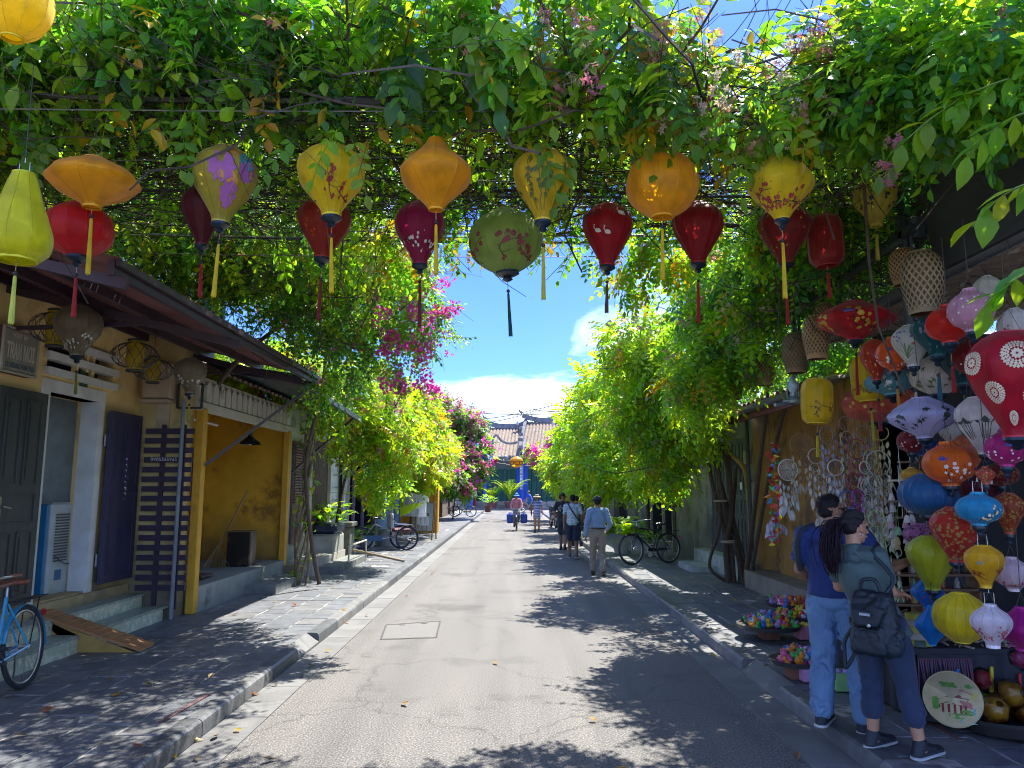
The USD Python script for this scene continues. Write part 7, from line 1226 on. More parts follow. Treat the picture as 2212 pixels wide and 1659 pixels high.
# ================= OBJECTS =================
def wheel(t, c, R, tilt=None, spokes=32, tyre=.022, nm='wheel', rimc=STEEL, wl=None):
    b = MB(); a = np.linspace(0, 2 * np.pi, 41)[:-1]; b.tube(np.stack([0 * a + c[0], c[1] + R * np.cos(a), c[2] + R * np.sin(a)], 1), tyre, 8, closed=True); w = part(t, nm, b, RUBBER, smooth=True, label=wl)
    b = MB(); b.tube(np.stack([0 * a + c[0], c[1] + (R - tyre * 1.25) * np.cos(a), c[2] + (R - tyre * 1.25) * np.sin(a)], 1), tyre * .55, 6, closed=True); part(w, 'rim', b, rimc, smooth=True)
    b = MB()
    for k in range(spokes): x = (k % 2 * 2 - 1) * .022; a0 = k * 2 * np.pi / spokes; a1 = a0 + (.55 if k % 4 < 2 else -.55); b.tube([(c[0] + x, c[1] + .025 * math.cos(a1), c[2] + .025 * math.sin(a1)), (c[0], c[1] + (R - tyre * 1.6) * math.cos(a0), c[2] + (R - tyre * 1.6) * math.sin(a0))], .0014, 3)
    part(w, 'spokes', b, STEEL, kind='stuff'); b = MB(); b.tube([(c[0] - .05, c[1], c[2]), (c[0] + .05, c[1], c[2])], [.018, .018], 8); part(w, 'hub', b, STEEL); return w
def tb(t, nm, P, r, m, n=7): b = MB(); b.tube(np.array(P, float), r, n); return part(t, nm, b, m, smooth=50)
SADB = mat('saddle_brown', (.22, .07, .035), .35, (.16, .045, .025), ns=8)
def bicycle(label, loc, yaw, fm, saddle=BLACK, lean=0., rack=True, basket=False, loop=True, stand=True, guard=None, steer=0., group=None):
    t = thing('bicycle', label, 'bicycle', loc, yaw, group, ry=lean); R = .335; rc, fc = np.array([0, -.53, .357]), np.array([0, .55, .357])
    wheel(t, rc, R); wheel(t, fc, R); bb = np.array([0, -.08, .3]); st_ = np.array([0, -.26, .82]); ht, hb = np.array([0, .36, .88]), np.array([0, .4, .72])
    b = MB()
    b.tube([bb, st_], .016, 8); b.tube([bb, hb], .019, 8)
    if loop: b.tube(spline([hb + (0, -.02, .06), (0, .1, .56), (0, -.16, .46)], 12), .016, 8)
    else: b.tube([ht - (0, 0, .03), st_ - (0, 0, .06)], .017, 8)
    for x in (-.045, .045): b.tube([(x * .3, bb[1], bb[2]), (x, rc[1], rc[2])], .011, 6); b.tube([(x * .3, st_[1], st_[2] - .06), (x, rc[1], rc[2])], .009, 6)
    b.tube([ht, hb], .02, 8); part(t, 'frame', b, fm, smooth=50)
    b = MB(); [b.tube(spline([(x * .9, hb[1], hb[2] - .01), (x, .44, .62), (x, fc[1], fc[2])], 10), .012, 6) for x in (-.05, .05)]; part(t, 'fork', b, fm, smooth=50)
    b = MB(); b.tube([ht, ht + (0, -.03, .12)], .013, 6); b.tube(spline([(-.28, .2, 1.02), (-.24, .3, 1.02), (-.1, .38, 1.0), (0, .33, 1.0), (.1, .38, 1.0), (.24, .3, 1.02), (.28, .2, 1.02)], 24), .011, 7); hbr = part(t, 'handlebar', b, STEEL, smooth=50)
    for x in (-.28, .28): b = MB(); b.tube([(x * .97, .22, 1.02), (x * 1.02, .1, 1.02)], .017, 8); part(hbr, 'grip', b, saddle, smooth=50)
    tb(t, 'seat_post', [st_ - (0, -.02, .1), st_ + (0, -.02, .08)], .013, STEEL)
    sd = hulls([(st_ + (-.075, -.12, .11), (.05, .06, .028), st_ + (.075, -.12, .11), (.05, .06, .028)), (st_ + (0, -.1, .115), (.07, .06, .03), st_ + (0, .14, .105), (.022, .04, .02))], .015, 4); part(t, 'saddle', (np.array(sd.vertices), np.array(sd.faces)), saddle, smooth=True)
    b = MB(); [b.tube([st_ + (x, -.1, .09), st_ + (x, -.1, .03)], .012, 5) for x in (-.04, .04)]; part(t, 'saddle_spring', b, BLACK)
    for c, a0, a1, nm in ((rc, -.15, 2.9, 'mudguard'), (fc, .5, 2.6, 'mudguard')):
        a = np.linspace(a0, a1, 18) if c is rc else np.linspace(.35, 2.3, 16); a = np.pi - a; P = np.array([[[x, c[1] + (R + .035 - abs(x) * .5) * math.cos(k), c[2] + (R + .035 - abs(x) * .5) * math.sin(k)] for x in (-.03, -.015, 0, .015, .03)] for k in a]); b = MB(); b.grid(P); part(t, nm, b, guard or fm, smooth=True)
    if rack:
        b = MB(); [b.tube([(x, -.36, .76), (x, -.86, .76)], .006, 5) for x in (-.06, -.02, .02, .06)]; [b.tube([(-.06, y, .76), (.06, y, .76)], .006, 5) for y in (-.4, -.6, -.85)]; [b.tube([(x, -.7, .76), (x * .8, -.54, .37)], .006, 5) for x in (-.06, .06)]; part(t, 'rack', b, BLACK)
    b = MB(); b.tube([(-.09, bb[1], bb[2]), (.09, bb[1], bb[2])], .014, 6); b.tube([(.07, bb[1], bb[2]), (.08, bb[1] - .1, bb[2] - .13)], .01, 6); b.tube([(-.07, bb[1], bb[2]), (-.08, bb[1] + .1, bb[2] + .13)], .01, 6); b.lathe([(.09, -.005), (.09, .005)], 16, (.06, bb[1], bb[2]), Ry(90)); cr = part(t, 'crank', b, IRON)
    for s in (1, -1): b = MB(); b.cbox((s * .08 + (s * .0), bb[1] - s * .1 - .04, bb[2] - s * .13 - .012), (s * .17, bb[1] - s * .1 + .04, bb[2] - s * .13 + .012), .004); part(cr, 'pedal', b, BLACK)
    b = MB(); b.cbox((.045, -.55, .3), (.075, .02, .37), .012); part(t, 'chain_guard', b, guard or BLACK)
    if stand: tb(t, 'kickstand', [(.05, -.5, .33), (.12, -.62, .12), (.17, -.66, -.0), (.2, -.72, -.015)], .008, STEEL)
    if basket:
        b = MB()
        for z in (.72, .8, .88, .96): b.tube([(-.16, .46, z), (.16, .46, z), (.16, .72, z), (-.16, .72, z)], .004, 4, closed=True)
        for k in np.linspace(-.16, .16, 7): b.tube([(k, .46, .96), (k, .46, .72), (k, .72, .72), (k, .72, .96)], .003, 4)
        part(t, 'basket', b, STEEL)
    b = MB(); b.ball((0, -.9, .6), (.03, .012, .03)); part(t, 'reflector', b, mat('reflector', (.4, .02, .02), .2)); return t
SKYB = mat('bike_blue', (.03, .3, .5), .25, (.025, .27, .46), coat=.6)
wc = onZ(50, 1487, PZ); R_ = Rz(187); off = R_ @ np.array([0, -.53, 0]); bicycle('sky blue bicycle with brown saddle parked at the left edge', (wc[0] - off[0], wc[1] - off[1], PZ), 187, SKYB, SADB, lean=5., guard=SKYB)
f_, r_ = onZ(1352, 1222, PZ), onZ(1460, 1216, PZ); d_ = f_ - r_; yw = math.degrees(math.atan2(-d_[0], d_[1])); m_ = (f_ + r_) / 2; bicycle('black bicycle standing across the right pavement before the grey wall', (m_[0], m_[1], PZ), yw, mat('bike_black', (.015, .015, .018), .35), lean=4., loop=False)
m_ = onZ(1000, 1117, PZ); bicycle('dark bicycle with front basket parked before the far clothes rack', (m_[0], m_[1], PZ), 80, BLACK, basket=True)
m_ = onZ(968, 1115, PZ); bicycle('second dark bicycle with grey basket leaning behind the basket one', (m_[0], m_[1] + .8, PZ), 98, BLACK, basket=True)
# cyclists
c1 = at(1116, 1146); bicycle('bicycle ridden by the cyclist in the pink shirt', c1, 178, mat('bike_old', (.08, .1, .12), .5), basket=True, stand=False)
SEAT = dict(hipL=(-.08, -.26, .98), hipR=(.08, -.26, .98), pel=(0, -.27, 1.04), waist=(0, -.22, 1.16), chest=(0, -.14, 1.34), neck=(0, -.1, 1.5), head=(0, -.05, 1.645), shL=(-.17, -.1, 1.45), shR=(.17, -.1, 1.45), elL=(-.25, .02, 1.2), elR=(.25, .02, 1.2), wrL=(-.25, .14, 1.05), wrR=(.25, .14, 1.05), kneeL=(-.1, .08, .82), kneeR=(.1, .16, .62), ankL=(-.12, -.02, .48), ankR=(.12, -.14, .24), toeL=(-.12, .1, .43), toeR=(.12, -.02, .18))
pk_ = person('cyclist in pink shirt, blue cap and blue face mask riding towards the camera', c1, 178, 1.62, SEAT, 1, CL('pink_check', (.5, .14, .19), c2=(.55, .3, .32), ns=30), CL('grey_trouser', (.13, .14, .17)), (mat('sandal', ()), None), 'short', hat=('cap', mat('cap_blue', (.02, .25, .6), .6)), long_sleeve=True, leg=.85, fine=.028)
b = MB(); b.ball(pk_.hp(0, .07, -.045), (.05, .04, .045), 10, 8); part(pk_, 'face_mask', b, mat('mask_blue', (.05, .2, .5), .7))
for x, nm in ((-.32, 'left'), (.32, 'right')): b = MB(); b.cbox((x - .16, -.85, .3), (x + .16, -.45, .74), .05); tj = thing('jerrycan', f'blue plastic jerrycan slung on the {"right" if x < 0 else "left"} side of the pink cyclist in the photo', 'jerrycan', c1, 178); part(tj, 'can', b, mat('jerry_blue', (.01, .07, .4), .35), smooth=30); b = MB(); b.tube([(x - .06, -.65, .74), (x - .06, -.65, .79), (x + .06, -.65, .79), (x + .06, -.65, .74)], .015, 5); b.lathe([(.03, .74), (.03, .77), (0, .77)], 10, (x, -.52, 0)); part(tj, 'cap_handle', b, mat('jerry_blue', ()))
c2 = at(1141, 1106); c2 = (ray(1141, 1085)[0] / ray(1141, 1085)[1] * 62, 62, .006); bicycle('bicycle ridden across the far junction by the cyclist in blue', c2, 70, IRON, stand=False, rack=False)
person('cyclist in royal blue tee crossing the far junction', c2, 70, 1.68, SEAT, 0, CL('royal_blue', (.01, .08, .42)), CL('blue_shorts', (.02, .12, .35)), None, 'short', hat=('cap', mat('cap_tan', (.35, .25, .15), .8)), leg=.46, fine=.035)
# scooter
sc_ = at(1194, 1140); sc = thing('scooter', 'dark grey motor scooter parked facing away beside the walkers', 'scooter', (2.05, sc_[1], 0.006), 8); SCM = mat('scooter_paint', (.05, .055, .06), .3, coat=.5)
for y in (-.6, .62): b = MB(); a = np.linspace(0, 2 * np.pi, 29)[:-1]; b.tube(np.stack([0 * a, y + .2 * np.cos(a), .25 + .2 * np.sin(a)], 1), .06, 8, closed=True); w_ = part(sc, 'wheel', b, RUBBER, smooth=True); b = MB(); b.lathe([(.0, -.03), (.15, -.03), (.15, .03), (0, .03)], 16, (0, y, .25), Ry(90)); part(w_, 'rim', b, STEEL)
tk = hulls([((0, -.75, .62), (.13, .1, .1), (0, -.1, .5), (.16, .1, .12)), ((0, -.1, .42), (.15, .1, .08), (0, .3, .32), (.13, .1, .06)), ((0, .3, .32), (.13, .06, .06), (0, .5, .95), (.14, .06, .1)), ((0, -.9, .7), .05, (0, -.6, .45), (.1, .1, .1))], .03, 6); part(sc, 'body', (np.array(tk.vertices), np.array(tk.faces)), SCM, smooth=True)
tk = hulls([((0, -.75, .76), (.12, .1, .05), (0, -.1, .74), (.13, .1, .05))], .03, 3); part(sc, 'seat', (np.array(tk.vertices), np.array(tk.faces)), BLACK, smooth=True)
b = MB(); b.tube([(-.32, .38, 1.05), (-.12, .48, 1.02), (.12, .48, 1.02), (.32, .38, 1.05)], .014, 6); [b.tube([(x, .42, 1.04), (x * 1.25, .42, 1.25)], .007, 5) for x in (-.22, .22)]; part(sc, 'handlebar', b, BLACK); b = MB(); [b.ball((x * 1.25, .42, 1.28), (.06, .02, .045)) for x in (-.22, .22)]; part(sc, 'mirrors', b, BLACK)
b = MB(); b.cbox((-.08, -.92, .55), (.08, -.88, .62), .01); part(sc, 'tail_light', b, mat('reflector', ())); b = MB(); b.box((-.08, -.96, .38), (.08, -.94, .5)); part(sc, 'number_plate', b, WHITE)
person('passer-by in dark clothes partly hidden behind the three walkers', (2.15, 25.2, 0.006), 10, 1.66, dict(WALK), 1, CL('dark_plum', (.05, .03, .05)), BLKC, (SHOE, None), 'short', fine=.03)
# trishaw
ty = thing('trishaw', 'parked cycle trishaw with chrome frame and three dark blue rimmed wheels', 'trishaw', (-3.6, 22.3, PZ), -68); BR = mat('rim_blue', (.02, .06, .16), .35)
wheel(ty, (0, -.75, .34), .3, rimc=BR, spokes=24); wheel(ty, (-.38, .45, .34), .32, rimc=BR, spokes=24); wheel(ty, (.38, .45, .34), .32, rimc=BR, spokes=24)
b = MB(); [b.tube(P, .017, 7) for P in ([(0, -.75, .34), (0, -.3, .3), (0, .1, .35)], [(0, -.3, .3), (0, -.42, .86)], [(0, -.42, .75), (0, .05, .55)], [(0, -.75, .34), (0, -.42, .75)], [(-.38, .45, .36), (.38, .45, .36)], [(-.3, .1, .38), (-.3, .95, .38), (.3, .95, .38), (.3, .1, .38)], [(0, .1, .35), (-.3, .1, .38)], [(0, .1, .35), (.3, .1, .38)])]; part(ty, 'frame', b, STEEL, smooth=50)
for x in (-.32, .32): b = MB(); b.tube(spline([(x, .05, .42), (x, -.02, .8), (x, .02, 1.12)], 8), .014, 6); b.tube(spline([(x, .02, .95), (x, .2, .74), (x, .6, .72), (x, .7, .45)], 12), .014, 6); part(ty, 'arm_rail', b, STEEL, smooth=50)
b = MB(); b.tube([(-.32, .02, 1.12), (.32, .02, 1.12)], .014, 6); part(ty, 'back_rail', b, STEEL); b = MB(); b.cbox((-.3, .08, .5), (.3, .6, .62), .03); part(ty, 'seat', b, mat('seat_maroon', (.12, .02, .025), .5)); b = MB(); b.cbox((-.3, .0, .62), (.3, .08, 1.05), .03); part(ty, 'backrest', b, mat('seat_pale', (.4, .42, .42), .6)); tk = hulls([((0, -.5, .92), (.1, .06, .03), (0, -.28, .92), (.03, .05, .025))], .02, 3); part(ty, 'saddle', (np.array(tk.vertices), np.array(tk.faces)), BLACK, smooth=True)
for x in (-.38, .38): a = np.linspace(.1, 3.0, 14); P = np.array([[[x + w_, .45 + .37 * math.cos(k), .34 + .37 * math.sin(k)] for w_ in (-.04, 0, .04)] for k in a]); b = MB(); b.grid(P); part(ty, 'mudguard', b, STEEL, smooth=True)
b = MB(); b.cbox((.05, -.7, .26), (.08, -.2, .42), .03); part(ty, 'chain_guard', b, mat('guard_blue', (.02, .1, .2), .4)); b = MB(); b.tube([(-.3, .95, .38), (-.25, 1.2, .3), (.25, 1.2, .3), (.3, .95, .38)], .02, 6); part(ty, 'foot_rest', b, STEEL)
b = MB(); a0, a1 = onZ(763, 1188, PZ + .25), onZ(873, 1212, PZ + .03); b.tube([a0, a1], .03, 8); single('wooden_pole', b, mat('pole_wood', (.3, .22, .14), .8), 'wooden pole lying slanted on the pavement in front of the trishaw', 'pole', smooth=50)
# A-frame picture board
af = thing('picture_board', 'wooden A frame board with a picture of girls in white on the pavement', 'signboard', (-3.12, 26.9, PZ), -8); FW = mat('board_wood', (.3, .16, .06), .6)
for s in (-1, 1):
    for x in (-.38, .38): b = MB(); b.bar((x, s * .32, 0), (x, s * .03, 1.3), .045, .035); part(af, 'leg', b, FW)
b = MB(); b.bar((-.38, -.255, .3), (.38, -.255, .3), .04); b.bar((-.38, -.03, 1.28), (.38, -.03, 1.28), .05); part(af, 'rail', b, FW); Rb = Rx(-13)
b = MB(); b.box((-.36, -.012, -.48), (.36, .0, .48)); part(af, 'panel', b.xform(Rb, (0, -.16, .79)), mat('picture_grey', (.36, .4, .38), .6, (.26, .3, .28), ns=2)); pic = MB(); wht = MB(); drk = MB(); skn = MB()
for x, z, s in ((-.14, -.08, 1.), (.02, -.12, .95), (.18, -.1, 1.05)): wht.add(*prism(Polygon([(x - .05, z + .12), (x + .05, z + .12), (x + .08, z - .2 * s), (x - .08, z - .2 * s)]), .013, .016)); drk.add(*prism(Polygon([(x + .05 * math.cos(a), z + .17 + .06 * math.sin(a)) for a in np.linspace(0, 6.28, 12)[:-1]]), .0135, .0165)); skn.add(*prism(Polygon([(x + .028 * math.cos(a), z + .155 + .035 * math.sin(a)) for a in np.linspace(0, 6.28, 10)[:-1]]), .017, .019)); skn.add(*prism(Polygon([(x - .03, z - .2), (x + .03, z - .2), (x + .02, z - .36), (x - .02, z - .36)]), .013, .0155))
drk.add(*prism(Polygon([(-.3, .3), (-.12, .3), (-.12, .42), (-.3, .42)]), .013, .0155))
for bb_, mm, nm in ((wht, WHITE, 'dresses'), (drk, BLACK, 'dark_marks'), (skn, SKIN(0), 'faces')): v, f = bb_.arr(); v = np.stack([v[:, 0], -v[:, 2], v[:, 1]], 1); part(af, nm, MB().add(v, f).xform(Rb, (0, -.16, .79)), mm)
# clothes
def tee(label, c, yaw, m, w=.42, h=.62, long=False, name='hanging_shirt', group=None):
    t = thing(name, label, 'shirt' if not long else 'garment', c, yaw, group); x = np.linspace(-1, 1, 9); b = MB()
    for s in (-1, 1):
        P = np.array([[[k * w / 2 * (1 + .06 * v), s * (.02 + .05 * math.sin(np.pi * (k + 1) / 2)) + .012 * math.sin(k * 9 + v * 3), -h * v - .06 * k * k * (v < .05)] for v in np.linspace(0, 1, 6)] for k in x]); b.grid(P)
        if not long:
            for e in (-1, 1): b.grid(np.array([[[e * (w / 2 + .17 * u), s * .03 * (1 - .5 * u), -.06 - .12 * u - (.16 - .02 * u) * v] for v in (0, 1)] for u in (0, .5, 1)]))
    part(t, 'cloth', b, m, smooth=True); b = MB(); b.tube([(-w / 2, 0, -.06), (0, 0, .01), (w / 2, 0, -.06)], .005, 4); b.tube([(0, 0, .01), (0, 0, .09)], .003, 4); part(t, 'hanger', b, STEEL); return t
tee('white tee with red print hanging on the wooden stand by the picture board', (-3.45, 26.0, 1.75), -20, WHITE, .5, .8); tee('second white tee hung at the near end of the wooden stand', (-3.1, 26.2, 1.72), 60, WHITE, .42, .8); tee('orange brown shirt high on the yellow door', (-3.55, 29.0, 2.35), 0, CL('orange', (.42, .18, .02)), .5, .6); tee('dark green patterned shirt above the orange one', (-3.5, 29.0, 2.9), 10, CL('camo', (.05, .09, .09), c2=(.12, .16, .14), ns=16), .5, .6)
for k, (c, h_) in enumerate((((.25, .4, .5), 'pale blue'), ((.3, .35, .4), 'grey blue'), ((.15, .25, .35), 'slate blue'))): tee(f'{h_} long garment hanging inside the dark shop', (-4.0 + k * .16, 23.6 + k * .2, 1.75), -10 * k, CL(h_.replace(' ', '_'), c), .3, 1.1, True)
ck = thing('coat_stand', 'wooden cross bar clothes stand carrying white tees', 'stand', (-3.3, 26.1, PZ)); b = MB(); b.tube([(0, 0, 0), (0, 0, 1.85)], .035, 8); part(ck, 'pole', b, FW); b = MB(); b.tube([(-.5, -.05, 1.8), (.5, .1, 1.82)], .025, 8); part(ck, 'bar', b, FW)
for k, (px, c, lab) in enumerate(((971, (.5, .27, .08), 'ochre'), (983, (.55, .6, .68), 'pale blue'), (991, (.5, .5, .46), 'cream'), (1000, (.45, .55, .75), 'light blue'))): p = onY(px, 1050, 57.); tee(f'{lab} shirt on the far clothes rack behind the parked bicycles', (p[0], 57, 1.95), 0, CL('far_' + lab.replace(' ', '_'), c), .42, .85)
fr_ = thing('clothes_rack', 'thin metal clothes rack standing before the far left houses', 'rack', (-4.2, 57.1, .0)); b = MB(); b.tube([(-.8, 0, 0), (-.8, 0, 2.05), (1.0, 0, 2.05), (1.0, 0, 0)], .02, 6); part(fr_, 'frame', b, STEEL)
p = onY(1030, 1090, 69.); b = MB(); b.bar((p[0] - .9, 70.9, .14), (p[0] - .6, 70.9, 2.6), .75, .06, up=(0, 1, 0)); single('blue_board', b, BLUE, 'bright blue board leaning beside the palms at the temple', 'board')
p = onY(1018, 1080, 71.); b = MB(); b.cbox((p[0] - .75, 70.8, 1.1), (p[0] + .5, 71.5, 1.75), .04); single('white_box', b, WHITE, 'white cool box near the blue board by the temple', 'box'); b = MB(); b.cbox((p[0] - .5, 71.7, .4), (p[0] + .4, 72.2, 1.1), .04); b.ball((p[0], 71.1, 2.0), (.35, .3, .28)); single('red_bin', b, mat('red_plastic', (.4, .02, .02), .4), 'red tub standing on the white cool box by the temple', 'tub')
# porch things
pl_ = thing('pendant_lamp', 'black enamel pendant lamp hanging in the mustard porch', 'lamp', onY(541, 940, 13.5)); b = MB(); b.lathe([(.19, -.17), (.17, -.12), (.1, -.07), (.045, -.02), (.04, .05), (.0, .06)], 20); part(pl_, 'shade', b, mat('enamel_black', (.01, .012, .014), .25), smooth=35); b = MB(); b.ball((0, 0, -.13), .045); part(pl_, 'bulb', b, WHITE); b = MB(); b.tube([(0, 0, .06), (0, 0, .75)], .006, 5); part(pl_, 'cord', b, BLACK)
p = onZ(477, 1222, .48); br_ = thing('broom', 'straw broom leaning in the corner of the mustard porch', 'broom', (p[0], p[1] - .2, .48)); b = MB(); b.tube([(0, 0, .3), (.3, .55, 1.35)], .018, 6); part(br_, 'handle', b, mat('broom_handle', (.35, .2, .09), .7)); b = MB(); [b.tube([(.0, 0, .38), (vr.normal() * .1, vr.normal() * .07, .0)], .006, 3) for _ in range(60)]; part(br_, 'bristles', b, mat('straw_dry', (.4, .26, .1), .85))
p = onZ(519, 1222, .48); cn = thing('oil_can', 'square black oil can standing on the porch floor', 'can', (p[0], p[1], .48)); b = MB(); b.cbox((-.2, -.18, 0), (.22, .18, .62), .02); part(cn, 'body', b, mat('burnt_tin', (.03, .025, .022), .35, (.16, .1, .05), ns=4, lo=.55, hi=.7, metal=.4)); b = MB(); [b.bar((x0, y0, .62), (x1, y1, .62), .02) for x0, y0, x1, y1 in ((-.2, -.18, .22, -.18), (.22, -.18, .22, .18), (.22, .18, -.2, .18), (-.2, .18, -.2, -.18))]; part(cn, 'rim', b, mat('rust', (.2, .11, .05), .7))
for k in range(2): b = MB(); b.cbox((-5.35 + k * .05, 11.6 + k * .05, .48 + k * .04), (-4.75 + k * .05, 12.2 - k * .1, .515 + k * .04), .006); single('floor_board', b, mat('board_brown', (.09, .06, .05), .7), ('upper' if k else 'lower') + ' brown wooden board lying at the porch entrance', 'board')
# overhead cables and street lamp near the temple
WIRE = mat('cable_black', (.02, .02, .025), .6)
for k, (a, b_, sg_) in enumerate((((940, 882, 50), (1262, 889, 50), .3), ((1150, 886, 50), (1262, 850, 40), .1), ((1010, 905, 60), (1155, 884, 50), .2), ((1020, 915, 60), (1160, 886, 50), .2), ((1160, 886, 50), (1270, 882, 46), .15), ((985, 965, 46), (1180, 1000, 50), .3), ((1000, 980, 46), (1180, 1004, 50), .3))): b = MB(); b.tube(seg(onY(*a), onY(*b_), 14, sg_), .03 if k < 5 else .015, 4); single('overhead_cable', b, WIRE if k < 5 else mat('pale_wire', ()), ['long level black cable crossing above the far roofs', 'black cable rising to the upper right over the far street', 'lower slanting cable left of the temple ridge', 'lowest slanting cable meeting the temple ridge', 'cable running right from the ridge into the creeper', 'upper pale wire carrying the far lanterns', 'lower pale wire carrying the far lanterns'][k], 'cable')
for k, px in enumerate((1036, 1118, 1195, 1262)): q0 = onY(px, 885, 50); b = MB(); b.tube([q0, q0 - (0, 0, .8)], .015, 4); b.ball(q0 - (0, 0, .9), (.1, .1, .16)); single('cable_lamp', b, mat('lamp_white', (.5, .52, .55), .4), ['small bulb lamp on the level cable, leftmost', 'small bulb lamp on the cable above the temple ridge', 'small bulb lamp on the cable above the right roof', 'small bulb lamp on the cable by the creeper'][k], 'lamp')
sl = thing('street_lamp', 'curved grey street lamp arm in front of the right temple roof', 'street lamp', onY(1230, 930, 70)); q0 = onY(1230, 930, 70); P = [onY(1230, 1060, 70) - q0, (0, 0, 0), onY(1228, 915, 70) - q0, onY(1218, 905, 70) - q0, onY(1200, 901, 70) - q0]; b = MB(); b.tube(spline(P, 20), .07, 6); part(sl, 'arm', b, mat('lamp_grey', (.4, .42, .44), .5)); b = MB(); b.ball(P[-1] - np.array([.3, 0, 0]), (.55, .18, .1)); part(sl, 'head', b, mat('lamp_white', ()))
# --- lantern stall furniture ---
tt = thing('trinket_table', 'low black draped table covered with trinkets below the lanterns', 'table', (3.9, 6.3, PZ)); TD = mat('table_cloth', (.012, .014, .022), .7)
b = MB(); b.box((3.05, 5.9, .6), (5.0, 7.5, .66)); part(tt, 'top', b, TD, world=True); P = np.array([[[3.05 + u * 1.95, 5.88 + .012 * math.sin(u * 60), z] for z in (PZ + .02, .4, .62)] for u in np.linspace(0, 1, 60)]); b = MB(); b.grid(P); P = np.array([[[3.03 + .012 * math.sin(u * 50), 5.88 + u * 1.6, z] for z in (PZ + .02, .4, .62)] for u in np.linspace(0, 1, 50)]); b.grid(P); part(tt, 'drape', b, TD, world=True, smooth=True)
for x, y in ((3.1, 5.95), (4.9, 5.95), (3.1, 7.4), (4.9, 7.4)): b = MB(); b.tube([(x, y, PZ), (x, y, .6)], .02, 6); part(tt, 'leg', b, IRON, world=True)
TC = [mat(f'trinket_{k}', c, .35) for k, c in enumerate([(.25, .04, .05), (.3, .2, .06), (.05, .12, .1), (.35, .3, .24), (.03, .04, .08), (.2, .1, .05), (.4, .38, .4), (.3, .06, .18)])]; tn = ['red', 'golden', 'green', 'cream', 'navy', 'brown', 'silver', 'pink']; q_ = np.random.default_rng(3)
for k in range(64):
    x, y = 3.1 + 1.7 * q_.uniform(), 5.92 + 1.1 * q_.uniform() ** 1.4; b = MB(); kind = k % 3; a = q_.uniform(0, 6.28)
    if kind == 0: b.tube([(math.cos(i) * .035, math.sin(i) * .035, .006 + .012 * (i % 2)) for i in np.linspace(0, 6.28, 14)[:-1]], .006, 5, closed=True); nm, ct = 'bangle', 'bangle'
    elif kind == 1: [b.bar((math.cos(a) * -.1 + i * .006 * math.sin(a), math.sin(a) * -.1 - i * .006 * math.cos(a), .008 + .004 * (i % 2)), (math.cos(a) * .1 + i * .006 * math.sin(a), math.sin(a) * .1 - i * .006 * math.cos(a), .01 + .006 * (i % 3)), .006) for i in range(9)]; nm, ct = 'stick_bundle', 'sticks'
    else: b.cbox((-.04, -.028, 0), (.04, .028, .03 + .02 * q_.uniform()), .008, R=Rz(math.degrees(a))); nm, ct = 'trinket_box', 'box'
    w8 = k % 8; single(nm, b.xform(t=(x, y, .662)), TC[w8], f'{tn[w8]} {nm.replace("_", " ")} lying among the trinkets on the low table', ct, f'{tn[w8]} {nm.replace("_", " ")}s on the trinket table')
b = MB()
for k in range(420): x, y = 3.06 + 1.8 * q_.uniform(), 5.92 + 1.5 * q_.uniform(); a = q_.uniform(0, 6.28); l = q_.uniform(.02, .08); b.bar((x - l * math.cos(a), y - l * math.sin(a), .664 + .02 * q_.uniform()), (x + l * math.cos(a), y + l * math.sin(a), .67 + .05 * q_.uniform()), .012 * q_.uniform(.4, 1.5), .012)
single('trinkets', b, mat('trinket_mix', (.09, .06, .05), .35, (.35, .28, .22), ns=26, lo=.45, hi=.6), 'jumble of small trinkets covering the low table', 'trinkets', kind='stuff')
b = MB(); [b.tube(seg((3.05 + .012 * k, 5.86, .6), (3.06 + .012 * k + q_.normal() * .02, 5.85, .25 + .1 * q_.uniform()), 5, 0), .004, 3) for k in range(34)]; single('hanging_bracelets', b, mat('bracelet_mix', (.25, .1, .12), .4, (.1, .08, .2), ns=30), 'fringe of thin bracelets hanging from the front edge of the table', 'bracelets', kind='stuff')
# painted conical hat and wrapped paper lanterns on the pavement
hc = onY(2058, 1510, 5.62); ht = thing('conical_hat', 'conical straw hat with painted bridge scene leaning on the black basket', 'hat', hc); HS = mat('palm_hat', (.5, .4, .22), .6, (.4, .31, .16), ns=12)
n_ = np.array([-.45, -.86, .25]); n_ /= np.linalg.norm(n_); x_ = np.cross((0, 0, 1), n_); x_ /= np.linalg.norm(x_); y_ = np.cross(n_, x_); Rh_ = np.stack([x_, y_, n_], 1); R0 = .185
b = MB(); b.lathe([(R0, 0), (R0 * .97, .006), (.0, .1)], 36); part(ht, 'cone', b.xform(Rh_), HS, smooth=30); b = MB(); b.tube([(R0 * math.cos(a), R0 * math.sin(a), 0) for a in np.linspace(0, 6.28, 40)[:-1]], .005, 5, closed=True); part(ht, 'rim', b.xform(Rh_), HS)
def hatpaint(nm, polys, m):
    b = MB()
    for P in polys: P = np.array(P) * R0; r = np.linalg.norm(P, axis=1); c = P.mean(0); V = np.vstack([np.append(c, .1 * (1 - np.linalg.norm(c) / R0) + .0025), np.column_stack([P, .1 * (1 - r / R0) + .0025])]); n = len(P); b.add(V, [[0, 1 + k, 1 + (k + 1) % n] for k in range(n)])
    part(ht, nm, b.xform(Rh_), m)
blob = lambda cx, cy, rx, ry, n=14: [(cx + rx * math.cos(a) * (1 + .15 * math.cos(5 * a)), cy + ry * math.sin(a)) for a in np.linspace(0, 6.28, n)[:-1]]
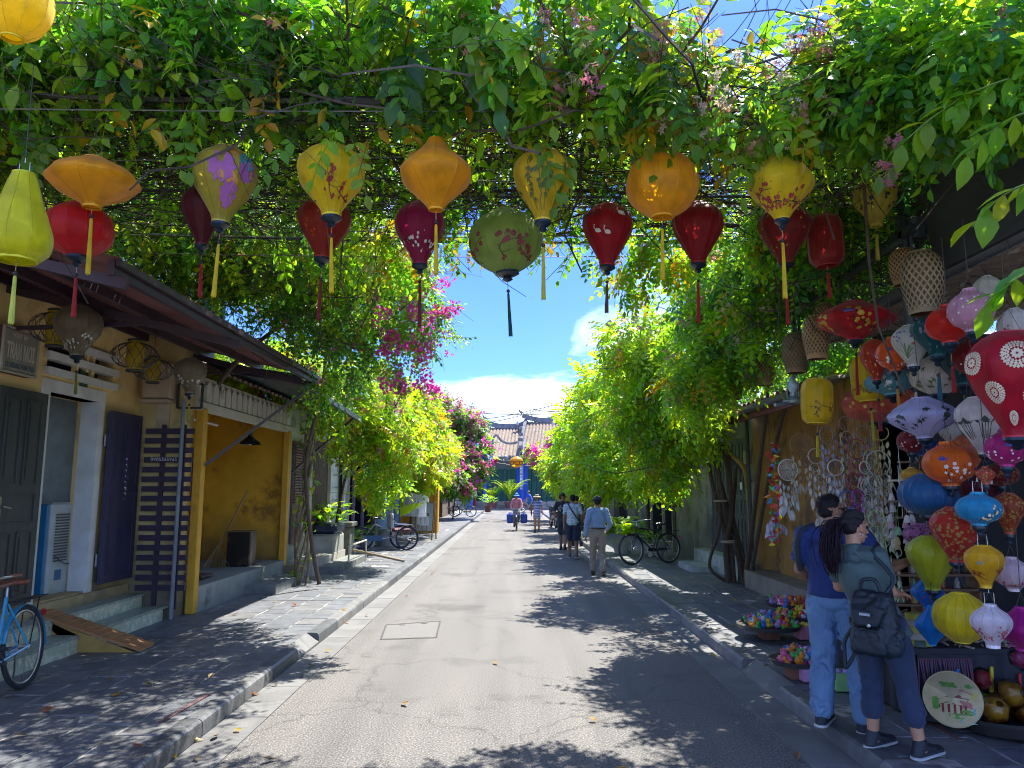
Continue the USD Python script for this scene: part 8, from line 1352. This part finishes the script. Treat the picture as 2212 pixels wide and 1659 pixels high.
hatpaint('painted_greenery', [blob(-.1 + .06 * k, .45 + .05 * (k % 3), .1, .05) for k in range(-4, 4)] + [blob(-.6, -.05 - .1 * k, .12, .08) for k in range(4)] + [blob(.45, -.45, .25, .1), blob(.1, -.6, .3, .1), blob(.55, .5, .14, .08)], mat('hat_green', (.05, .22, .04), .6, (.2, .32, .05), ns=30))
hatpaint('painted_bridge', [[(-.5, -.25), (-.2, -.12), (.2, -.1), (.5, .0), (.5, -.12), (.2, -.22), (-.2, -.24), (-.5, -.36)]] + [[(x, -.2), (x + .08, -.2), (x + .08, -.5), (x, -.5)] for x in (-.4, -.2, 0, .2, .36)] + [[(-.55, -.1), (.1, .06), (.6, .02), (.2, .16), (-.2, .08)]], mat('hat_red', (.2, .03, .025), .6)); hatpaint('painted_house', [[(.2, -.02), (.62, -.1), (.65, -.3), (.3, -.32)], [(.2, .3), (.65, .18), (.7, .26), (.3, .38)]], mat('hat_pink', (.45, .17, .13), .6)); hatpaint('painted_water', [blob(.2, -.8, .5, .1), blob(.75, -.45, .12, .2)], mat('hat_blue', (.1, .36, .38), .6)); hatpaint('painted_yellow', [blob(.75, .2, .14, .22)], mat('hat_yellow', (.55, .45, .04), .6))
bsk = thing('black_basket', 'wide black woven basket holding wrapped paper star lanterns', 'basket', onZ(2185, 1580, PZ)); b = MB(); b.lathe([(0, .02), (.3, .02), (.36, .1), (.37, .13), (.34, .12), (.28, .05), (0, .05)], 40); v, f = b.arr(); v[:, 2] += .006 * np.sin(np.arctan2(v[:, 1], v[:, 0]) * 36); part(bsk, 'weave', (v, f), mat('basket_black', (.02, .017, .016), .6), smooth=False)
FILM = usdkit.material(stage, '/World/Looks/clear_film', {'f': ('fresnel', {'IOR': 1.5}), 't': ('transparent_bsdf', {}), 'g': ('glossy_bsdf', {'roughness': .12}), 'x': ('mix_closure', {})}, [('f.fac', 'x.fac'), ('t.BSDF', 'x.closure1'), ('g.BSDF', 'x.closure2')], surface='x.closure')
for k, (px, py, r_, c, lab) in enumerate(((2150, 1532, .095, (.6, .3, .01), 'orange folded lantern in clear film, front of the basket'), (2185, 1500, .1, (.6, .3, .01), 'orange folded lantern in clear film, behind the front one'), (2215, 1535, .09, (.58, .22, .01), 'orange folded lantern in clear film at the right frame edge'), (2118, 1468, .09, (.4, .015, .03), 'red folded lantern in crumpled clear film'), (2112, 1512, .085, (.22, .5, .03), 'bright green folded lantern beside the conical hat'), (2200, 1425, .08, (.5, .05, .2), 'pink folded lantern hanging in clear film at the edge'))):
    Yd = 5.75 - .12 * (k == 0) + .15 * (k > 2); c0 = onY(px, py, Yd); t = thing('folded_lantern', lab, 'lantern', c0, 0); S = Surf('round', r_, r_ * 1.6, 6, 'flat', k); b = S.mesh(3, 12); Rr = Rx(50 + 20 * k) @ Ry(30 * k); part(t, 'shade', b.xform(Rr, Rr @ np.array([0, 0, r_ * .8])), silk(f'fold_{k}', c, .35), smooth=25)
    S2 = Surf('round', r_ * 1.12, r_ * 1.85, 9, 'flat', k + .3); b = S2.mesh(2, 8); v, f = b.arr(); v = v + (meshkit.noise(v * 40, k)[:, None] - .5) * .02; part(t, 'film', MB().add(v, f).xform(Rr, Rr @ np.array([0, 0, r_ * .92])), FILM)
for k, (px, y0, y1, c, lab) in enumerate(((2068, 1370, 1425, (.01, .2, .6), 'blue'), (2142, 1365, 1420, (.6, .45, .02), 'yellow'), (2203, 1380, 1470, (.5, .02, .03), 'red'))): p0, p1 = onY(px, y0 + 75, 5.84), onY(px, y1 + 75, 5.84); b = MB(); b.tube([p0, p1], [.012, .016], 8); single('coloured_stick', b, mat('handle_' + lab, c, .5), f'{lab} paper stick hanging in front of the dark table drape', 'stick')
# wire grid, shelf, boxes
gr = thing('wire_grid', 'silver wire display grid hung behind the lanterns at the right', 'grid', (3.9, 6.2, .8)); b = MB(); G0 = onY(2140, 1060, 6.15); G1v = onY(2235, 1330, 6.15)
for z in np.arange(G1v[2], G0[2], .055): b.tube([(G0[0], 6.15, z), (G0[0] + .75, 6.0, z)], .0022, 4)
part(gr, 'horizontal_wires', b, STEEL, kind='stuff'); b = MB()
for x in np.arange(0, .76, .055): b.tube([(G0[0] + x, 6.15 - .2 * x, G1v[2]), (G0[0] + x, 6.15 - .2 * x, G0[2])], .0022, 4)
part(gr, 'vertical_wires', b, STEEL, kind='stuff')
shf = thing('display_shelf', 'wooden shelf with rows of small carved figures behind the couple', 'shelf', (3.4, 6.9, .8)); SHW = mat('shelf_wood', (.16, .08, .04), .6)
for z in (.82, .95, 1.08, 1.2): b = MB(); b.box((3.15, 6.9, z), (4.2, 7.1, z + .02)); part(shf, 'board', b, SHW, world=True)
for x in (3.15, 3.66, 4.18): b = MB(); b.box((x, 6.9, .66), (x + .02, 7.1, 1.25)); part(shf, 'upright', b, SHW, world=True)
for k in range(21): z = (.84, .97, 1.1)[k % 3]; x = 3.25 + .13 * (k // 3); b = MB(); b.lathe([(.0, 0), (.028, 0), (.02, .03), (.026, .05), (.014, .07), (.02, .085), (0, .1)], 8, (x, 6.98, z)); c = k % 4; single('carved_figure', b, mat(f'figure_{c}', [(.35, .06, .04), (.4, .3, .08), (.1, .2, .12), (.3, .28, .26)][c], .5), f'small {("red", "gold", "green", "cream")[c]} carved figure on the display shelf', 'figurine', f'{("red", "gold", "green", "cream")[c]} carved figures on the shelf', smooth=True)
for k in range(5): p = onY(1985, 1350, 6.0); b = MB(); rr = .12 - .012 * k; b.lathe([(0, 0), (rr, 0), (rr, .045), (0, .045)], 20, (p[0], 6.05, .664 + k * .047)); single('round_box', b, mat(f'round_box_{k % 2}', [(.4, .35, .05), (.35, .31, .25)][k % 2], .6), ['lowest yellow', 'second pale', 'middle yellow', 'fourth pale', 'topmost yellow'][k] + ' round box of the stack beside the backpack', 'box', 'stacked round boxes', smooth=40)
# toys on trays beside the man
TYC = [('pink', (.6, .1, .25)), ('red', (.55, .03, .03)), ('yellow', (.65, .45, .02)), ('green', (.06, .4, .07)), ('blue', (.03, .2, .55)), ('orange', (.62, .2, .02)), ('lilac', (.4, .25, .55)), ('white', (.6, .6, .6))]
for k, (px, py, rx_, ry_, lab) in enumerate(((1660, 1345, .34, .28, 'front'), (1730, 1325, .3, .26, 'rear'), (1722, 1420, .22, .2, 'small near'), (1700, 1300, .26, .2, 'farthest'))):
    c = onZ(px, py, .3); t = thing('toy_tray', f'round dark wire tray of toys on a brick, {lab} one on the pavement', 'tray', (c[0], c[1], PZ)); b = MB(); b.lathe([(0, .12), (rx_, .12), (rx_ + .03, .17), (rx_, .16), (0, .13)], 28); part(t, 'tray', b, IRON, smooth=40); b = MB(); b.cbox((-.1, -.1, 0), (.1, .1, .12), .006); part(t, 'brick', b, mat('brick_red', (.2, .08, .05), .85))
    for j in range(44):
        a, r = q_.uniform(0, 6.28), rx_ * q_.uniform() ** .5 * .95; cc, col = TYC[int(q_.integers(8))]; s = q_.uniform(1., 1.6); b = MB(); b.ball((0, 0, .028 * s), (.03 * s, .024 * s, .028 * s), 8, 6); b.ball((.02 * s, 0, .062 * s), .02 * s, 8, 6); [b.ball((.02 * s, e * .014 * s, .08 * s), .008 * s, 5, 4) for e in (-1, 1)]; [b.ball((-.01 * s, e * .026 * s, .03 * s), (.018 * s, .01 * s, .01 * s), 5, 4) for e in (-1, 1)]
        single('plastic_toy', b.xform(Rz(q_.uniform(0, 360)), (c[0] + r * math.cos(a), c[1] + r * math.sin(a), PZ + .13 + .05 * (1 - r / rx_) * q_.uniform(.3, 1.6))), mat('toy_' + cc, col, .3), f'small {cc} plastic toy animal heaped on the {lab} tray', 'toy', f'{cc} toys on the {lab} tray', smooth=True)
for k, (px, py, c, lab) in enumerate(((1758, 1450, (.5, .25, .45), 'pale pink open carton of small gifts by the man in jeans'), (1745, 1360, (.55, .2, .25), 'small pink box under the rear toy tray'), (1765, 1290, (.5, .3, .5), 'shiny pink bag of toys standing by the plinth'), (1830, 1470, (.2, .4, .15), 'green flat box on the pavement behind the jeans'))):
    p = onZ(px, py + 20, PZ); t = thing('carton', lab, 'box', (p[0], p[1], PZ)); w_ = .13; b = MB(); [b.box(A, B) for A, B in (((-w_, -.1, 0), (w_, -.09, .16)), ((-w_, .09, 0), (w_, .1, .16)), ((-w_, -.09, 0), (-w_ + .01, .09, .16)), ((w_ - .01, -.09, 0), (w_, .09, .16)), ((-w_, -.1, 0), (w_, .1, .01)))]; part(t, 'carton', b, mat(f'carton_{k}', c, .6)); b = MB(); [b.ball((q_.uniform(-.09, .09), q_.uniform(-.07, .07), .14 + .03 * q_.uniform()), .028, 7, 5) for _ in range(9)]; part(t, 'contents', b, mat('toy_' + TYC[k * 2][0], ()), smooth=True)
# dreamcatchers and chimes in front of the mustard wall
def feather(b, p, L, w, q, a=None):
    d = np.array([q.normal() * .15, q.normal() * .15, -1.]); leaf(b, np.array(p), d, np.array([q.normal(), -1., q.normal() * .3]), L, w, 4, q.uniform(-.3, .3), .15)
DCC = {'cream': ((.5, .42, .32), (.55, .5, .42)), 'red': ((.35, .05, .06), (.4, .12, .12)), 'yellow': ((.5, .42, .12), (.55, .5, .25)), 'grey violet': ((.3, .28, .36), (.36, .34, .42)), 'pale green': ((.4, .48, .2), (.48, .55, .32)), 'white': ((.6, .58, .53), (.6, .58, .54)), 'brown': ((.28, .15, .08), (.45, .36, .26)), 'dusty pink': ((.42, .22, .22), (.48, .3, .3)), 'blue': ((.03, .12, .45), (.2, .3, .5)), 'purple': ((.35, .05, .35), (.45, .2, .4))}
def dreamcatcher(label, px, py, Y, r, colr, sub=2, drop=.5, nf=4, solid=False):
    c = onY(px, py, Y); q = np.random.default_rng(int(px * 7 + py)); t = thing('dreamcatcher', label, 'dreamcatcher', c, q.uniform(-25, 25)); hm, fm = (mat('hoop_' + colr.replace(' ', '_'), DCC[colr][0], .7), mat('feather_' + colr.replace(' ', '_'), DCC[colr][1], .85))
    rings = [((0, 0, 0), r)] + [((q.normal() * .03, 0, -r * 1.5 - k * r * 1.5), r * .55) for k in range(sub)]
    for cc, rr in rings:
        b = MB(); a = np.linspace(0, 6.283, 25)[:-1]; cc = np.array(cc); b.tube(np.stack([cc[0] + rr * np.cos(a), 0 * a, cc[2] + rr * np.sin(a)], 1), .006 if rr > .05 else .004, 5, closed=True); hp_ = part(t, 'hoop', b, hm, smooth=True); b = MB()
        for lv in range(3 if not solid else 7):
            ra = rr * (1 - .3 * lv) if not solid else rr * (1 - .13 * lv); rb = rr * (1 - .3 * (lv + 1)) if not solid else rr * (1 - .13 * (lv + 1)); n = 10 if not solid else 20
            for k in range(n): a0, a1 = (k + .5 * (lv % 2)) * 2 * np.pi / n, (k + .5 + .5 * (lv % 2)) * 2 * np.pi / n; a2 = a1 + np.pi / n; b.tube([(cc[0] + ra * math.cos(a0), 0, cc[2] + ra * math.sin(a0)), (cc[0] + rb * math.cos(a1), 0, cc[2] + rb * math.sin(a1)), (cc[0] + ra * math.cos(a2), 0, cc[2] + ra * math.sin(a2))], .0012 if not solid else .003, 3)
        part(hp_, 'web', b, hm if solid else mat('web_pale', (.5, .48, .44), .7))
    lo_ = rings[-1][0][2] - rings[-1][1]
    for k in range(nf):
        x = (k - (nf - 1) / 2) * r * 1.7 / max(1, nf - 1); zs = -math.sqrt(max(0, r * r - x * x)); ze = lo_ - drop * q.uniform(.4, 1.); b = MB(); b.tube([(x, 0, zs), (x + q.normal() * .01, 0, ze)], .0016, 3); sp = part(t, 'string', b, mat('web_pale', ()))
        b = MB()
        for j in range(int((zs - ze) / .085)): z = zs - .05 - j * .085; [feather(b, (x, 0, z), .075, .03, q) for _ in range(2)]
        for j in range(3): feather(b, (x + q.normal() * .01, q.normal() * .01, ze), .13, .04, q)
        part(sp, 'feathers', b, fm); b = MB(); [b.ball((x, 0, ze + .02 + .02 * j), .009, 6, 5) for j in range(2)]; part(sp, 'beads', b, hm)
    b = MB(); b.tube([(0, 0, r), (0, 0, r + .45)], .0015, 3); part(t, 'cord', b, mat('web_pale', ()))
for a in [('tan crocheted disc dreamcatcher hanging on a wire by itself', 1732, 960, 8.3, .125, 'brown', 1, .35, 4, True), ('white macrame dreamcatcher with long fringe left of the crocheted disc', 1702, 1015, 8.5, .12, 'white', 0, .35, 7, True), ('cream feathered dreamcatcher just right of the crocheted disc', 1762, 985, 8.1, .08, 'cream', 2, .4, 4), ('white dreamcatcher with large drooping feathers above the head of the man', 1805, 1010, 7.8, .08, 'white', 2, .4, 5), ('grey violet feathered dreamcatcher behind the yellow cylinder lantern', 1785, 940, 8.0, .09, 'grey violet', 2, .6, 4), ('yellow feathered dreamcatcher below the salmon lantern', 1830, 950, 7.9, .09, 'yellow', 2, .55, 4), ('red feathered dreamcatcher in the middle of the curtain', 1850, 970, 7.7, .1, 'red', 3, .5, 5), ('second red dreamcatcher a little lower in the curtain', 1843, 1040, 7.6, .085, 'red', 2, .4, 4), ('dusty pink feathered dreamcatcher high in the curtain', 1828, 915, 8.1, .08, 'dusty pink', 2, .5, 4), ('pale green feathered dreamcatcher left of the ladder charm', 1880, 990, 7.6, .085, 'pale green', 2, .5, 4), ('large cream hoop dreamcatcher with grey rings', 1897, 1000, 7.3, .12, 'cream', 2, .45, 5), ('cream ringed dreamcatcher under the large hoop', 1880, 1050, 7.4, .085, 'cream', 2, .4, 4), ('electric blue dreamcatcher above the hair of the man', 1830, 1080, 7.3, .085, 'blue', 0, .25, 3), ('purple dreamcatcher right of the electric blue one', 1852, 1075, 7.2, .07, 'purple', 1, .25, 3), ('lime ringed dreamcatcher beside the head of the woman', 1893, 1120, 7.0, .075, 'pale green', 3, .35, 4), ('pale yellow feather dreamcatcher right of the woman at shoulder height', 1922, 1150, 6.9, .06, 'pale green', 2, .3, 3), ('grey violet dreamcatcher at the back of the curtain', 1865, 935, 8.3, .08, 'grey violet', 3, .6, 4), ('dusty pink dreamcatcher with long strands under the salmon lantern', 1815, 930, 8.2, .07, 'dusty pink', 1, .7, 6), ('yellow dreamcatcher at the right end of the upper curtain', 1902, 935, 7.7, .075, 'yellow', 2, .45, 4), ('small white dreamcatcher in front of the mustard wall', 1868, 1010, 7.5, .06, 'white', 3, .35, 3), ('brown feathered dreamcatcher right of the large cream hoop', 1915, 1020, 7.3, .06, 'brown', 2, .4, 3)]: dreamcatcher(*a)
c = onY(1668, 960, 8.8); gs = thing('crane_garland', 'long garland of folded red and multicoloured paper birds on the left', 'garland', c); b = MB(); [b.tube([(x, 0, .35), (x, 0, -1.15)], .002, 3) for x in (-.03, .04)]; part(gs, 'cord', b, BLACK)
for k in range(64): b = MB(); p = np.array([q_.normal() * .035, q_.normal() * .035, -.0 - k * .018]); r = Rot.random(random_state=k).as_matrix(); v = np.array([(-.05, 0, .02), (0, .02, 0), (.05, 0, .03), (0, -.02, 0), (0, 0, .035)]) @ r.T + p; b.add(v, [[0, 1, 4], [1, 2, 4], [2, 3, 4], [3, 0, 4], [0, 3, 1], [3, 2, 1]]); part(gs, 'paper_bird', b, mat('toy_' + ['red', 'red', 'orange', 'pink', 'green', 'blue', 'red', 'yellow'][k % 8], ()))
c = onY(1672, 1130, 8.8); g2 = thing('feather_charm', 'small black, white and lilac feather charm at the end of the bird garland', 'charm', c); b = MB(); [feather(b, (q_.normal() * .05, 0, q_.normal() * .05), .14, .05, q_) for _ in range(22)]; part(g2, 'feathers', b, mat('feather_mixed', (.5, .45, .55), .85, (.15, .14, .18), ns=30))
def chime(label, px, py, Y, n, col, m):
    c = onY(px, py, Y); t = thing('wind_chime', label, 'wind chime', c); b = MB(); b.lathe([(0, .0), (.1, 0), (.1, .015), (0, .015)], 16); part(t, 'disc', b, m); b = MB(); b.tube([(0, 0, .01), (0, 0, .3)], .002, 3); [b.tube([(.09 * math.cos(a), .09 * math.sin(a), 0), (0, 0, .12)], .0015, 3) for a in (0, 2.1, 4.2)]; part(t, 'cord', b, STEEL)
    for k in range(n): a = k * 6.283 / n; x, y = .085 * math.cos(a), .085 * math.sin(a); b = MB(); z0 = -.1 - .05 * (k % 3); b.tube([(x, y, 0), (x, y, z0)], .0012, 3); b.lathe([(.028, z0 - .06), (.022, z0 - .03), (.012, z0), (0, z0)], 10, (x, y, 0)); part(t, 'bell', b, mat(f'bell_{col[k % len(col)]}', {'cream': (.55, .5, .42), 'pink': (.5, .25, .28), 'green': (.25, .45, .2), 'brass': (.5, .36, .12)}[col[k % len(col)]], .35), smooth=40)
chime('wind chime of small pastel bells beside the dark blue lantern', 1945, 1085, 6.2, 8, ('cream', 'pink', 'green'), SHW); chime('brass wind chime below the pastel bells', 1950, 1120, 6.4, 7, ('brass', 'cream'), SHW); chime('pale rope and wood chime above the dark blue lantern', 1945, 1040, 6.5, 6, ('cream',), mat('pale_wood', (.45, .36, .27), .7)); chime('cream bell chime hanging behind the orange swallow lantern', 1965, 1000, 6.7, 6, ('cream', 'brass'), SHW)
# bags and lanterns at the bag shop, small lanterns on the right
for k, (px, py, w_, h_, Yb, lab) in enumerate(((1475, 1075, .75, .5, 21.0, 'large brown leather bag hanging low in the bag shop'), (1478, 1005, .5, .4, 21.4, 'smaller brown leather bag hanging high in the bag shop'), (1505, 1030, .16, .5, 19.6, 'narrow orange leather bag hanging on the dark post'))): c = onY(px, py, Yb); c[0] = min(c[0], 4.5); t = thing('leather_bag', lab, 'bag', c); b = MB(); b.cbox((-w_ / 2, -.06, -h_ / 2), (w_ / 2, .06, h_ / 2), .03); part(t, 'bag', b, mat('leather_brown', (.2, .09, .045), .5, (.14, .06, .03), ns=6), smooth=30); b = MB(); b.tube(spline([(-w_ * .3, 0, h_ / 2), (-w_ * .2, 0, h_ / 2 + .25), (w_ * .2, 0, h_ / 2 + .25), (w_ * .3, 0, h_ / 2)], 12), .015, 5); part(t, 'handle', b, mat('leather_brown', ()))
for k, (px, py, w_, Y, c, lab) in enumerate(((1268, 1060, 16, 27, (.5, .05, .03), 'red lantern low under the right creepers, left one'), (1290, 1062, 18, 25, (.5, .12, .03), 'orange red lantern low under the right creepers'), (1365, 1060, 16, 21, (.4, .06, .02), 'dull red lantern beside the bag shop front'), (1276, 1085, 18, 24, (.6, .3, .03), 'orange yellow lantern behind the heads of the walkers'))): lantern(lab, 'round', px, py - w_ / 2, py + w_ / 2, w_, Y, c, hang=.6, cap=False, name='street_lantern')
